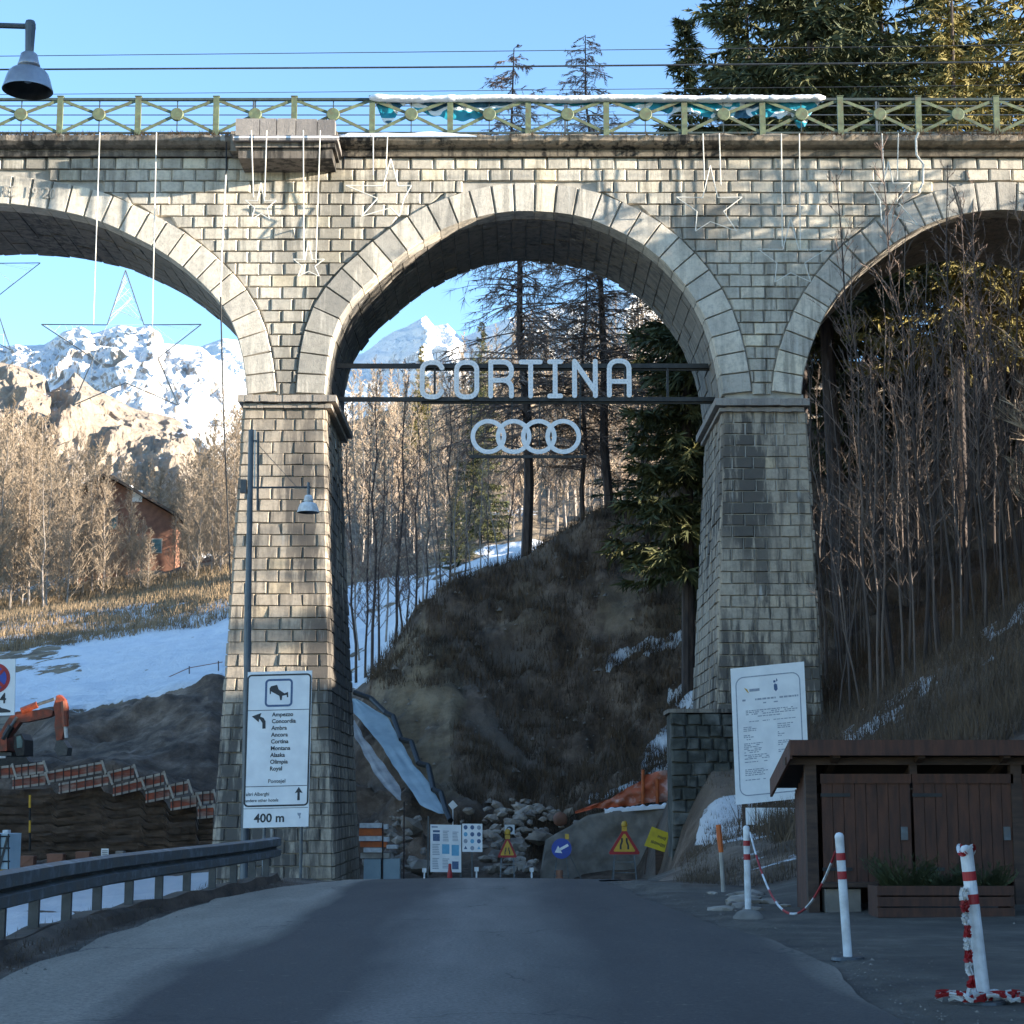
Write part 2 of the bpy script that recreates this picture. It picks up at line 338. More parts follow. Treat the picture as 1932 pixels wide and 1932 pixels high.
# ------------------------------------------------------------------ terrain: rows of picture points at known distances
def rowpx(Y, pts, extra=()):
    a = [(WX(u, v, Y), W(u, v, Y).z) for u, v in pts]
    return (Y, sorted(a + list(extra)))
HILL = [(40, 11.2), (55, 13.0), (90, 15), (200, 18)]
ROWS = [
 (-60, [(-60, -3), (-12, -2), (-7, -1.3), (-5.2, -.35), (-4.3, .12), (-3.8, 0), (2.5, 0), (13, 0), (20, 2.5)] + HILL),
 (10, [(-60, -3), (-12, -2), (-7, -1.3), (-5.2, -.35), (-4.3, .15), (-3.75, 0), (2.5, 0), (10, 0), (13, .6), (20, 3.5)] + HILL),
 (20, [(-60, -3), (-12, -2), (-7, -1.3), (-5.2, -.35), (-4.35, .15), (-4.1, -.01), (2.2, 0), (7.5, 0), (9, .3), (13, 2), (20, 5)] + HILL),
 (27, [(-60, -3), (-12, -2), (-6.5, -1.3), (-5.0, -.35), (-4.1, .12), (-3.7, -.02), (1.8, 0), (3.6, .02), (6, .5), (9, 1.4), (13, 3.4), (20, 6)] + HILL),
 (31, [(-60, -3), (-12, -2), (-6.5, -1.3), (-5.0, -.4), (-4.0, .0), (-3.3, -.06), (1.7, -.04), (3.2, -.02), (4.5, .35), (6, .9), (9, 2.2), (13, 4.2), (20, 7)] + HILL),
 (37, [(-60, -3), (-12, -1.8), (-6.5, -1.4), (-4.6, -.5), (-3.8, -.36), (2.6, -.32), (3.4, .0), (4.2, .45), (6.3, .75), (9, 2.6), (13, 5), (20, 7.6)] + HILL),
 (43, [(-60, -3), (-14, -1.6), (-8, -1.4), (-5.2, -.9), (-4, -.7), (3.2, -.68), (3.75, -.5), (4.6, .6), (6.3, 1.3), (9, 3.4), (13, 5.8), (20, 8.2)] + HILL),
 (47, [(-60, -3), (-14, -1.6), (-8, -1.4), (-5.2, -.9), (3.9, -.85), (4.3, .8), (5.0, 2.6), (7.5, 3.0), (9, 3.6), (13, 6.6), (20, 8.8)] + HILL),
 (53, [(-60, -3), (-14, -1.1), (-8, -1.1), (-5.2, -1.1), (3.7, -1.05), (4.6, 1.4), (5.3, 3.4), (7.5, 3.6), (9, 4.2), (13, 7.2), (20, 10), (40, 13), (55, 15), (90, 19), (200, 25)]),
 rowpx(57.5, [(-400, 1634), (380, 1634), (500, 1642), (640, 1650), (830, 1650), (1000, 1645), (1070, 1640), (1100, 1620), (1262, 1530), (1345, 1400), (1500, 1310), (1700, 1220), (1932, 1120)], [(30, 12.5), (55, 18), (90, 24), (200, 24)]),
 rowpx(61, [(-400, 1620), (0, 1610), (395, 1620), (560, 1630), (760, 1590), (930, 1588), (1000, 1580), (1060, 1560), (1150, 1510), (1262, 1450), (1345, 1330), (1500, 1240), (1700, 1150), (1932, 1050)], [(35, 18), (55, 24), (90, 28), (200, 26)]),
 rowpx(63, [(-400, 1400), (-100, 1440), (20, 1450), (220, 1450), (300, 1475), (395, 1530), (560, 1590), (660, 1560), (760, 1540), (850, 1525), (950, 1535), (1060, 1530), (1110, 1490), (1262, 1420), (1345, 1310), (1500, 1220), (1700, 1130), (1932, 1030)], [(35, 19), (55, 25), (90, 29), (200, 26)]),
 rowpx(67, [(-400, 1380), (-100, 1425), (120, 1435), (250, 1440), (395, 1440), (560, 1500), (660, 1480), (760, 1430), (850, 1400), (950, 1430), (1060, 1450), (1150, 1400), (1262, 1340), (1345, 1260), (1500, 1170), (1700, 1080), (1932, 960)], [(35, 21), (55, 28), (90, 32), (200, 28)]),
 rowpx(71, [(-400, 1360), (-100, 1415), (120, 1425), (250, 1400), (395, 1340), (560, 1420), (650, 1380), (700, 1330), (760, 1290), (800, 1240), (870, 1240), (950, 1250), (1060, 1230), (1150, 1190), (1262, 1130), (1345, 1080), (1500, 1010), (1932, 830)], [(35, 25), (55, 33), (90, 36), (200, 30)]),
 rowpx(76, [(-400, 1340), (0, 1390), (100, 1350), (190, 1335), (290, 1310), (415, 1285), (560, 1340), (640, 1325), (672, 1308), (716, 1262), (752, 1208), (780, 1160), (830, 1122), (900, 1088), (950, 1056), (1000, 1036), (1060, 1008), (1130, 978), (1200, 942), (1290, 912), (1345, 880), (1500, 830), (1932, 690)], [(35, 27), (55, 36), (90, 38), (200, 32)]),
 rowpx(86, [(-400, 1320), (0, 1335), (200, 1325), (415, 1285), (600, 1310), (670, 1300), (720, 1278), (800, 1215), (900, 1165), (1000, 1095), (1060, 1060), (1150, 1030), (1300, 1000), (1500, 950), (1932, 820)], [(35, 24), (60, 30), (90, 32), (200, 28)]),
 rowpx(100, [(-400, 1290), (0, 1275), (200, 1255), (430, 1225), (660, 1235), (740, 1200), (800, 1150), (900, 1090), (1000, 1045), (1100, 1040), (1300, 1035), (1932, 1020)], [(45, 17), (70, 18), (200, 30)]),
 rowpx(122, [(-400, 1205), (0, 1195), (250, 1165), (430, 1125), (660, 1110), (850, 1060), (1000, 1030), (1100, 1025), (1300, 1020), (1932, 1010)], [(60, 20), (100, 22), (200, 32)]),
 rowpx(150, [(-400, 1150), (0, 1135), (200, 1108), (430, 1060), (660, 1055), (900, 1012), (1000, 1005), (1300, 1000), (1932, 990)], [(80, 24), (200, 36)]),
 rowpx(175, [(-400, 1140), (0, 1125), (200, 1095), (430, 1050), (660, 1035), (900, 985), (1300, 965), (1932, 950)], [(100, 32), (200, 42)]),
 rowpx(260, [(-600, 1090), (0, 1075), (300, 1050), (430, 1010), (660, 960), (900, 900), (1300, 870), (1932, 850)], [(160, 60), (300, 70)]),
 rowpx(420, [(-900, 1075), (0, 1060), (300, 1020), (430, 950), (660, 800), (900, 730), (1300, 700), (1932, 690)], [(250, 112), (500, 120)]),
 rowpx(700, [(-900, 1130), (0, 1120), (430, 1080), (660, 980), (900, 900), (1300, 880), (1932, 870)], [(450, 140), (900, 150)]),
]
RY = np.array([r[0] for r in ROWS], float)
def heights(xs, ys):
    """xs, ys arrays -> z, interpolated across rows (row x are stretched with distance)"""
    xs = np.asarray(xs, float); ys = np.asarray(ys, float)
    out = np.zeros_like(xs)
    idx = np.clip(np.searchsorted(RY, ys) - 1, 0, len(RY) - 2)
    for i in range(len(RY) - 1):
        k = idx == i
        if not k.any(): continue
        y0, y1 = RY[i], RY[i + 1]; t = np.clip((ys[k] - y0) / (y1 - y0), 0, 1)
        far = i >= 9
        if far:   # follow the sight lines so that outlines keep their place
            xa = xs[k] * y0 / ys[k]; xb = xs[k] * y1 / ys[k]
        else: xa = xb = xs[k]
        A = np.array(ROWS[i][1]); B = np.array(ROWS[i + 1][1])
        za = np.interp(xa, A[:, 0], A[:, 1]); zb = np.interp(xb, B[:, 0], B[:, 1])
        out[k] = za * (1 - t) + zb * t
    return out

def fbm(x, y, sc, octv=5, seed=0):
    """numpy value noise"""
    tot = np.zeros_like(x); amp = 1.0; nrm = 0
    rs = np.random.RandomState(seed)
    T = rs.rand(256, 256)
    for o in range(octv):
        X = x * sc + 17.3 * o; Yy = y * sc + 31.7 * o
        xi = np.floor(X).astype(int); yi = np.floor(Yy).astype(int); fx = X - xi; fy = Yy - yi
        fx = fx * fx * (3 - 2 * fx); fy = fy * fy * (3 - 2 * fy)
        a = T[xi & 255, yi & 255]; b = T[(xi + 1) & 255, yi & 255]; c = T[xi & 255, (yi + 1) & 255]; d = T[(xi + 1) & 255, (yi + 1) & 255]
        tot += amp * ((a * (1 - fx) + b * fx) * (1 - fy) + (c * (1 - fx) + d * fx) * fy); nrm += amp
        amp *= .5; sc *= 2.03
    return tot / nrm - .5

ROAD_L = [(-60, -3.6), (8, -3.6), (13.3, -3.72), (18.3, -4.0), (24.4, -3.9), (28, -3.45), (31, -2.9), (36, -3.0), (46, -3.2), (56, -3.4)]
ROAD_R = [(-60, 2.3), (10.4, 2.3), (15.7, 2.5), (23, 1.95), (31, 1.5), (36, 2.4), (46, 3.0), (56, 1.4)]
def road_z(y): return np.interp(y, [-60, 26, 29, 31, 34, 37, 40, 43, 47, 53, 56], [0, 0, -.012, -.045, -.16, -.33, -.50, -.69, -.86, -1.06, -1.12])
def rl(y): return np.interp(y, [a[0] for a in ROAD_L], [a[1] for a in ROAD_L])
def rr(y): return np.interp(y, [a[0] for a in ROAD_R], [a[1] for a in ROAD_R])

def terrain_z(xs, ys):
    xs = np.asarray(xs, float); ys = np.asarray(ys, float)
    z = heights(xs, ys)
    nearroad = np.clip(np.maximum(rl(ys) - xs, xs - rr(ys)) / 1.2, 0, 1)
    nearroad = np.where(ys > 56, 1, nearroad)
    fore = (ys < 27) & (xs > 0) & (xs < 9)
    amp = nearroad * np.where(fore, .03, 1.0)
    ampy = np.interp(ys, [0, 30, 55, 60, 75, 90, 130, 200, 420], [.10, .22, .25, .8, 1.0, .6, .6, 1.0, 3])
    left = (ys > 78) & (ys < 140) & (xs < -8 * ys / 76)
    ampy = np.where(left, ampy * .5, ampy)
    z = z + fbm(xs, ys, .55, 6, 3) * amp * ampy * 1.5
    z = z + (fbm(xs, ys, .11, 3, 5)) * amp * np.interp(ys, [0, 60, 100, 400], [0, .5, .8, 6])
    rough = ((ys > 58) & (ys < 76) & (xs > -6)).astype(float)
    rid = 1 - np.abs(fbm(xs + ys * .4, ys * 1.4, .42, 5, 9)) * 4
    z = z + rough * (rid - .6) * .75 + rough * fbm(xs, ys, 1.7, 3, 77) * .7
    # keep the ground below the road sheet
    inside = (xs > rl(ys) - .25) & (xs < rr(ys) + .25) & (ys < 56)
    z = np.where(inside, road_z(ys) - .02, z)
    return z
def tz(x, y): return float(terrain_z(np.array([x]), np.array([y]))[0])

def inpoly(U, V, poly):
    r = np.zeros(U.shape, bool); n = len(poly); j = n - 1
    for i in range(n):
        xi, yi = poly[i]; xj, yj = poly[j]
        c = ((yi > V) != (yj > V)) & (U < (xj - xi) * (V - yi) / (yj - yi + 1e-9) + xi)
        r ^= c; j = i
    return r

def build_terrain():
    ys = np.concatenate([np.linspace(-55, 4, 20), np.geomspace(5, 56, 190), np.geomspace(56.3, 135, 210), np.geomspace(136, 700, 150)])
    a = np.concatenate([-np.geomspace(5, .36, 50), np.linspace(-.355, .40, 480), np.geomspace(.405, 9, 80)])
    Yg, A = np.meshgrid(ys, a, indexing='ij')
    Xg = A * (np.maximum(Yg, 5) + 6)
    Z = terrain_z(Xg.ravel(), Yg.ravel()).reshape(Xg.shape)
    zz = Z - EYE; f = Yg * CP + zz * SP; f = np.where(f < .5, .5, f)
    U = 966 + FPX * Xg / f; V = 966 - FPX * (-Yg * SP + zz * CP) / f
    n1 = fbm(Xg, Yg, .35, 5, 21); n2 = fbm(Xg, Yg, .09, 4, 22)
    snow = np.zeros(Xg.shape); tan = np.zeros(Xg.shape)
    def add(poly, y0, y1, val=1.0):
        k = inpoly(U, V, poly) & (Yg > y0) & (Yg < y1); snow[k] = val
    # the open field on the left
    left = (Yg > 77) & (U < 640)
    tan[left & (Yg < 200)] = 1
    snow[left & (V > 1192 - .10 * U) & (V < 1345)] = .76
    k = left & (V < 1192 - .10 * U) & (V > 1050); snow[k] = np.where(n2[k] + .5 * n1[k] > .06, .62, .2)
    k = left & (U < 150) & (V > 1175) & (V < 1300); snow[k] = np.where(n1[k] > -.02, .8, .35)
    # slope seen through the middle arch
    mid = (Yg > 78.5) & (U > 640) & (U < 1250) & (Yg < 170)
    snow[mid] = np.where((n1[mid] > -.16) & (V[mid] > 1010) & (Yg[mid] < 125), 1, .25)
    k = mid & (V < 1090) & (V > 1020) & (n1 + n2 > -.05) & (U < 920); snow[k] = .25
    tan[mid] = 1
    far = Yg >= 170; tan[far] = .8; snow[far & (n2 > .12)] = .5
    for _ in range(5):
        snow[1:-1, 1:-1] = (snow[1:-1, 1:-1] * 2 + snow[:-2, 1:-1] + snow[2:, 1:-1] + snow[1:-1, :-2] + snow[1:-1, 2:]) / 6
    # patches on the dark bank
    add([(1138, 1275), (1150, 1238), (1200, 1214), (1300, 1186), (1312, 1206), (1250, 1228), (1190, 1240)], 56, 78)
    add([(1245, 1325), (1262, 1298), (1340, 1282), (1345, 1345), (1290, 1335)], 56, 78)
    add([(1205, 1450), (1222, 1400), (1262, 1360), (1345, 1340), (1345, 1450)], 56, 78)
    add([(1090, 1515), (1150, 1490), (1262, 1440), (1262, 1468), (1160, 1505)], 56, 78)
    add([(925, 1292), (945, 1280), (950, 1288)], 60, 78); add([(1190, 1345), (1210, 1330), (1215, 1342)], 60, 78)
    add([(670, 1300), (665, 1255), (720, 1250), (700, 1280)], 70, 90)
    k = (Yg > 38) & (Yg < 80) & (U > 1590) & (np.abs(V - (1390 - (U - 1600) * .66)) < 34); snow[k] = np.where(n1[k] + fbm(Xg, Yg, 2.2, 2, 8)[k] > .02, .75, .1)
    add([(1308, 1598), (1322, 1538), (1360, 1505), (1510, 1500), (1510, 1565), (1440, 1580)], 33, 46)
    k = (Yg > 24) & (Yg < 56) & (Xg < -5.4) & (Xg > -30); snow[k] = np.where(n1[k] > -.12, .9, .2)
    k = (U > 1395) & (U < 1520) & (V > 1600) & (V < 1645) & (Yg > 22) & (Yg < 36); snow[k] = .42
    k = (Yg > 13) & (Yg < 22) & (Xg > 5.2) & (n1 + fbm(Xg, Yg, 3, 2, 5) > .28); snow[k] = .5
    for poly, val in (([(712, 1275), (760, 1200), (800, 1180), (862, 1230), (880, 1330), (850, 1420), (870, 1500), (800, 1520), (740, 1400), (700, 1310)], .75), ([(1130, 1110), (1250, 1060), (1345, 1100), (1345, 1190), (1200, 1215), (1120, 1180)], .4), ([(930, 1120), (1010, 1080), (1060, 1180), (950, 1200)], .3)):
        k = inpoly(U, V, poly) & (Yg > 56) & (Yg < 78); tan[k] = np.clip(val * (1 + 2.4 * n1[k]), 0, 1)
    snow0 = snow.copy()
    snow[1:-1, 1:-1] = (snow[1:-1, 1:-1] * 3 + snow[:-2, 1:-1] + snow[2:, 1:-1] + snow[1:-1, :-2] + snow[1:-1, 2:]) / 7
    tarmac = ((Yg < 27) & (Xg > 1.8) & (Xg < 10.5)) * 1.0
    tarmac = np.maximum(tarmac, ((Yg < 52) & (Xg > rl(Yg) - .1) & (Xg < rr(Yg) + .8)) * 1.0)
    nr, nc = Xg.shape
    me = bpy.data.meshes.new('ground')
    co = np.stack([Xg, Yg, Z], -1).reshape(-1, 3)
    ii = (np.arange(nr - 1)[:, None] * nc + np.arange(nc - 1)[None, :]).ravel()
    F = np.stack([ii, ii + 1, ii + nc + 1, ii + nc], -1)
    me.vertices.add(len(co)); me.vertices.foreach_set('co', co.ravel())
    me.loops.add(len(F) * 4); me.loops.foreach_set('vertex_index', F.ravel())
    me.polygons.add(len(F)); me.polygons.foreach_set('loop_start', np.arange(len(F)) * 4)
    me.polygons.foreach_set('use_smooth', np.ones(len(F), bool))
    me.update(); me.validate()
    ca = me.color_attributes.new('cover', 'FLOAT_COLOR', 'POINT')
    C4 = np.stack([snow, tan, tarmac, np.ones_like(snow)], -1).reshape(-1)
    ca.data.foreach_set('color', C4)
    m, n, b = nt_new('ground_cover'); p = posn(n)
    at = N(n, 'ShaderNodeAttribute'); at.attribute_name = 'cover'
    sp = N(n, 'ShaderNodeSeparateColor'); L(n, at.outputs['Color'], sp.inputs[0])
    soil = ramp(n, tex_noise(n, p, .8, 9, .68), [(0.34, (0.050, 0.034, 0.024)), (0.50, (0.14, 0.095, 0.065)), (0.70, (0.33, 0.24, 0.175))])
    soil = mixc(n, ramp(n, tex_noise(n, p, .16, 3, .5), [(0.5, 0.0), (0.64, .6)]), soil, (0.27, .21, .16))
    grass = ramp(n, tex_noise(n, mapv(n, p, (.35, 1, 1)), 1.1, 8, .65), [(0.35, (0.11, 0.08, 0.055)), (0.52, (0.27, 0.20, 0.125)), (0.7, (0.38, 0.29, 0.19))])
    tar = ramp(n, tex_noise(n, p, 1.0, 9, .7), [(0.35, (0.085, 0.069, 0.056)), (0.52, (0.14, 0.115, 0.09)), (0.7, (0.24, 0.195, 0.15))])
    base = mixc(n, sp.outputs[1], soil, grass); base = mixc(n, sp.outputs[2], base, tar)
    th = mth(n, 'ADD', sp.outputs[0], mth(n, 'MULTIPLY', mth(n, 'SUBTRACT', tex_noise(n, p, .9, 8, .65), .5), 1.3))
    sm = ramp(n, th, [(0.47, 0.0), (0.53, 1.0)])
    snc = ramp(n, tex_noise(n, p, .7, 6), [(0.3, (0.74, .76, .79)), (0.7, (0.86, .87, .88))])
    L(n, mixc(n, sm, base, snc), b.inputs['Base Color']); b.inputs['Roughness'].default_value = .95
    bump(n, b, mth(n, 'ADD', tex_noise(n, p, 3.0, 8, .75), mth(n, 'MULTIPLY', sm, .25)), 1.0, .22)
    me.materials.append(m)
    o = bpy.data.objects.new('ground', me); COL.objects.link(o); tag(o, 'snowy and earthy slopes around the road and viaduct', kind='structure')
build_terrain()

def build_road():
    ys = np.concatenate([np.linspace(-55, 5, 12), np.linspace(6, 56, 101)])
    mb = MB(); rows = []
    for y in ys:
        a, b_ = rl(y), rr(y); r = []
        for t in np.linspace(0, 1, 25):
            e = 0
            if t in (0.0, 1.0): e = (fbm(np.array([y * 1.0]), np.array([t * 9]), .9, 4, 2)[0]) * .35
            r.append((a + (b_ - a) * t + e, y, float(road_z(y)) + .004 + .03 * math.sin(math.pi * t)))
        rows.append(r)
    mb.grid(rows)
    m, n, b = nt_new('worn_asphalt'); p = posn(n)
    sx = N(n, 'ShaderNodeSeparateXYZ'); L(n, p, sx.inputs[0])
    wob = mth(n, 'MULTIPLY', mth(n, 'SUBTRACT', tex_noise(n, mapv(n, p, (1, .15, 1)), .8, 3), .5), 1.3)
    xx = mth(n, 'ADD', sx.outputs[0], wob)
    # dust and wear lie in bands along the road: dusty verge, dark new asphalt, paler wheel track
    band = N(n, 'ShaderNodeMapRange'); L(n, xx, band.inputs[0]); band.inputs[1].default_value = -4.2; band.inputs[2].default_value = 2.8
    c = ramp(n, band.outputs[0], [(0.0, (0.30, 0.245, 0.185)), (0.23, (0.22, 0.18, 0.14)), (0.275, (0.048, 0.038, 0.033)), (0.42, (0.054, 0.043, 0.037)), (0.50, (0.165, 0.137, 0.115)), (0.61, (0.13, 0.108, 0.09)), (0.70, (0.050, 0.040, 0.035)), (0.93, (0.056, 0.045, 0.038)), (1.0, (0.24, 0.195, 0.15))])
    vo = N(n, 'ShaderNodeTexVoronoi', feature='DISTANCE_TO_EDGE'); vo.inputs['Scale'].default_value = .42
    wv = N(n, 'ShaderNodeVectorMath', operation='ADD'); L(n, p, wv.inputs[0]); nn_ = N(n, 'ShaderNodeTexNoise'); nn_.inputs['Scale'].default_value = 1.7; nn_.inputs['Detail'].default_value = 5; L(n, p, nn_.inputs['Vector']); L(n, nn_.outputs['Color'], wv.inputs[1]); L(n, wv.outputs[0], vo.inputs['Vector'])
    crack = mth(n, 'MULTIPLY', ramp(n, vo.outputs['Distance'], [(0.0, 1.0), (0.012, 0.0)]), ramp(n, tex_noise(n, p, .35, 2), [(0.5, 0.0), (0.6, .7)]))
    c = mixc(n, crack, c, (.02, .018, .016))
    c = mixc(n, ramp(n, tex_noise(n, p, 9, 6, .75), [(0.60, 0.0), (0.70, .35)]), c, (.26, .22, .17))
    g = ramp(n, tex_noise(n, p, 34, 3, .7), [(0.3, .62), (0.7, 1.42)])
    c = mixc(n, 1.0, c, g, 'MULTIPLY')
    c = mixc(n, 1.0, c, ramp(n, tex_noise(n, mapv(n, p, (1.5, .3, 1)), 1.1, 6, .6), [(0.3, .8), (0.7, 1.2)]), 'MULTIPLY')
    L(n, c, b.inputs['Base Color']); b.inputs['Roughness'].default_value = .82
    bump(n, b, tex_noise(n, p, 60, 4, .7), .5, .01)
    M['asphalt'] = m
    tag(mb.build('road', 'asphalt', smooth=True), 'dark patched asphalt road rising to a crest below the viaduct', kind='structure')
build_road()

# ------------------------------------------------------------------ mountains
def mountain(name, label, Y0, Y1, ridge, base_v, amp, seed, mat, nu=430, nv=150):
    us = np.linspace(ridge[0][0], ridge[-1][0], nu)
    rv = np.interp(us, [r[0] for r in ridge], [r[1] for r in ridge])
    X = np.zeros((nv, nu)); Yy = X.copy(); Z = X.copy()
    for i in range(nv):
        t = i / (nv - 1); Y = Y0 + (Y1 - Y0) * t
        for j in range(nu):
            top = W(us[j], rv[j], Y1); bot = W(us[j], base_v, Y0)
            k = t ** .85
            X[i, j] = (bot.x * (1 - t) + top.x * t); Yy[i, j] = Y; Z[i, j] = bot.z * (1 - k) + top.z * k
    sc = 60.0 / (Y1 * .25)
    rid = 1 - 2.6 * np.abs(fbm(X * sc * .09 + Z * .004, Yy * sc * .04, 1.0, 6, seed))
    rid2 = 1 - 2.6 * np.abs(fbm(X * sc * .30 + Z * .008, Yy * sc * .10 + Z * .01, 1.0, 5, seed + 1))
    T = np.linspace(0, 1, nv)[:, None]
    env = np.clip((1 - T) * 6, 0, 1) * .9 + .1
    Z = Z + ((rid - .4) * amp * .8 + (rid2 - .4) * amp * .38) * env
    Yy = Yy - (rid - .4) * amp * 1.3 * env - (rid2 - .4) * amp * .5 * env
    X = X + fbm(Z * .03, Yy * .02, 1.0, 4, seed + 2) * amp * .9
    rows = [[(X[i, j], Yy[i, j], Z[i, j]) for j in range(nu)] for i in range(nv)]
    rows.append([(X[-1, j], Yy[-1, j] + (Y1 - Y0) * .6, Z[-1, j] - (Z[-1, j]) * .7) for j in range(nu)])
    mb = MB(); mb.grid(rows)
    return tag(mb.build(name, mat, smooth=False), label, kind='structure')
def mount_mat(name, rock1, rock2, snowlevel):
    m, n, b = nt_new(name); g = N(n, 'ShaderNodeNewGeometry'); p = g.outputs['Position']
    sx = N(n, 'ShaderNodeSeparateXYZ'); L(n, g.outputs['Normal'], sx.inputs[0])
    pz = N(n, 'ShaderNodeSeparateXYZ'); L(n, p, pz.inputs[0])
    rock = ramp(n, tex_noise(n, mapv(n, p, (1, 1, 2.0)), .06, 9, .7), [(0.3, rock1), (0.7, rock2)])
    q = mth(n, 'ADD', sx.outputs[2], mth(n, 'MULTIPLY', mth(n, 'SUBTRACT', tex_noise(n, p, .022, 7, .62), .5), .8))
    sn = ramp(n, mth(n, 'ADD', q, snowlevel), [(0.49, 0.0), (0.55, 1.0)])
    L(n, mixc(n, sn, rock, (0.86, .86, .86)), b.inputs['Base Color']); b.inputs['Roughness'].default_value = .95
    bump(n, b, tex_noise(n, p, .12, 9, .75), 1.0, 6.0)
    return m
M['mtfar'] = mount_mat('snowy_rock', (0.30, 0.25, 0.21), (0.48, 0.42, 0.37), .12)
M['mtmid'] = mount_mat('bare_dolomite', (0.27, 0.21, 0.165), (0.48, 0.39, 0.30), -.48)
M['mtblue'] = mount_mat('haze_painted_snow', (0.42, 0.43, 0.46), (0.6, 0.6, 0.62), .42)  # paler bluish rock paints distance haze into the colour
mountain('snowy_mountain', 'high snow covered rock massif behind the left arch', 1500, 2300,
         [(-200, 680), (-60, 668), (0, 655), (60, 654), (95, 654), (130, 628), (160, 618), (180, 632), (235, 616), (262, 622), (290, 618), (312, 650), (345, 652), (388, 655), (420, 690), (500, 760)], 1100, 30, 31, 'mtfar')
mountain('rock_buttress', 'tan bare rock cliffs standing in front of the snowy massif', 900, 1250,
         [(-180, 700), (-100, 690), (0, 684), (40, 692), (62, 700), (92, 712), (98, 745), (112, 745), (150, 706), (182, 738), (215, 752), (262, 775), (300, 782), (330, 788), (350, 798), (362, 815), (370, 850), (378, 900), (386, 960), (396, 1070)], 1120, 17, 44, 'mtmid')
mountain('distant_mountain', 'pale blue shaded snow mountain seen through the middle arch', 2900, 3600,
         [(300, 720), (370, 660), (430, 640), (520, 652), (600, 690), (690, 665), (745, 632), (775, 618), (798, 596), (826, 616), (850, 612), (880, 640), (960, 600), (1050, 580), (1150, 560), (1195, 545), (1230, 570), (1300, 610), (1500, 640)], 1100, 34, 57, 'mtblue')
# ------------------------------------------------------------------ the viaduct
F0 = 48.0; B0 = 52.6
viaduct = thing('stone_viaduct', 'tall rusticated stone viaduct with three visible arches crossing over the road', 'viaduct', (0, F0, -1))
midA = [(615, 745), (618, 700), (624, 655), (636, 612), (660, 572), (684, 545), (710, 523), (748, 490), (790, 460), (831, 436), (883, 416), (925, 405), (968, 400), (1010, 400), (1046, 402), (1106, 412), (1166, 437), (1200, 455), (1224, 471), (1254, 497), (1281, 526), (1304, 556), (1325, 592), (1343, 640), (1355, 692), (1362, 745)]
lh = [(-26, 384), (30, 387), (81, 394), (135, 404), (188, 417), (248, 446), (295, 470), (336, 497), (383, 537), (413, 569), (436, 604), (451, 645), (461, 695), (465, 745)]
leftA = [(-52 - u, v) for u, v in lh[::-1]][:-1] + lh
rh = [(1513, 745), (1517, 700), (1533, 648), (1558, 590), (1593, 540), (1628, 502), (1679, 466), (1722, 437), (1769, 417), (1831, 401), (1890, 397)]
rightA = rh + [(3780 - u, v) for u, v in rh[::-1]][1:]
def resample(pts, n):
    P = np.array(pts, float); d = np.r_[0, np.cumsum(np.hypot(*np.diff(P, axis=0).T))]
    # smooth the polyline a little with a cardinal spline through its points
    s = np.linspace(0, d[-1], n)
    return np.stack([np.interp(s, d, P[:, 0]), np.interp(s, d, P[:, 1])], -1)
def smooth(P, it=6):
    P = P.copy()
    for _ in range(it): P[1:-1] = (P[:-2] + 2 * P[1:-1] + P[2:]) / 4
    return P
def arch_world(pts, n=160):
    A = np.array([(p.x, p.z) for p in (W(u, v, F0) for u, v in pts)])
    return smooth(resample(A, n), 10)
ARCH = [arch_world(leftA), arch_world(midA), arch_world(rightA)]
ZTOP = WZ(298); ZIMP = WZ(745)
XL, XR = WX(-900, 298), WX(2330, 298)
spans = []                                            # (x0, x1) solid between arches at impost level
xe = [XL] + [e for A in ARCH for e in (A[0][0], A[-1][0])] + [XR + 8]
def intr(x):
    for A in ARCH:
        if A[0][0] <= x <= A[-1][0]:
            return float(np.interp(x, A[:, 0], A[:, 1]))
    return ZIMP
def core():
    mb = MB(); yF, yB = F0 + .07, B0
    xs = sorted(set([XL, XR + 8] + [float(p[0]) for A in ARCH for p in A]))
    pts = [(x, max(intr(x), ZIMP)) for x in xs]
    for (x0, z0), (x1, z1) in zip(pts, pts[1:]):
        mb.poly([(x0, yF, z0), (x1, yF, z1), (x1, yF, ZTOP), (x0, yF, ZTOP)])
        mb.poly([(x1, yB, z1), (x0, yB, z0), (x0, yB, ZTOP), (x1, yB, ZTOP)])
    mb.poly([(XL, yF, ZTOP), (XR + 8, yF, ZTOP), (XR + 8, yB, ZTOP), (XL, yB, ZTOP)])
    mb.build('masonry_core', 'mortar', viaduct)
core()
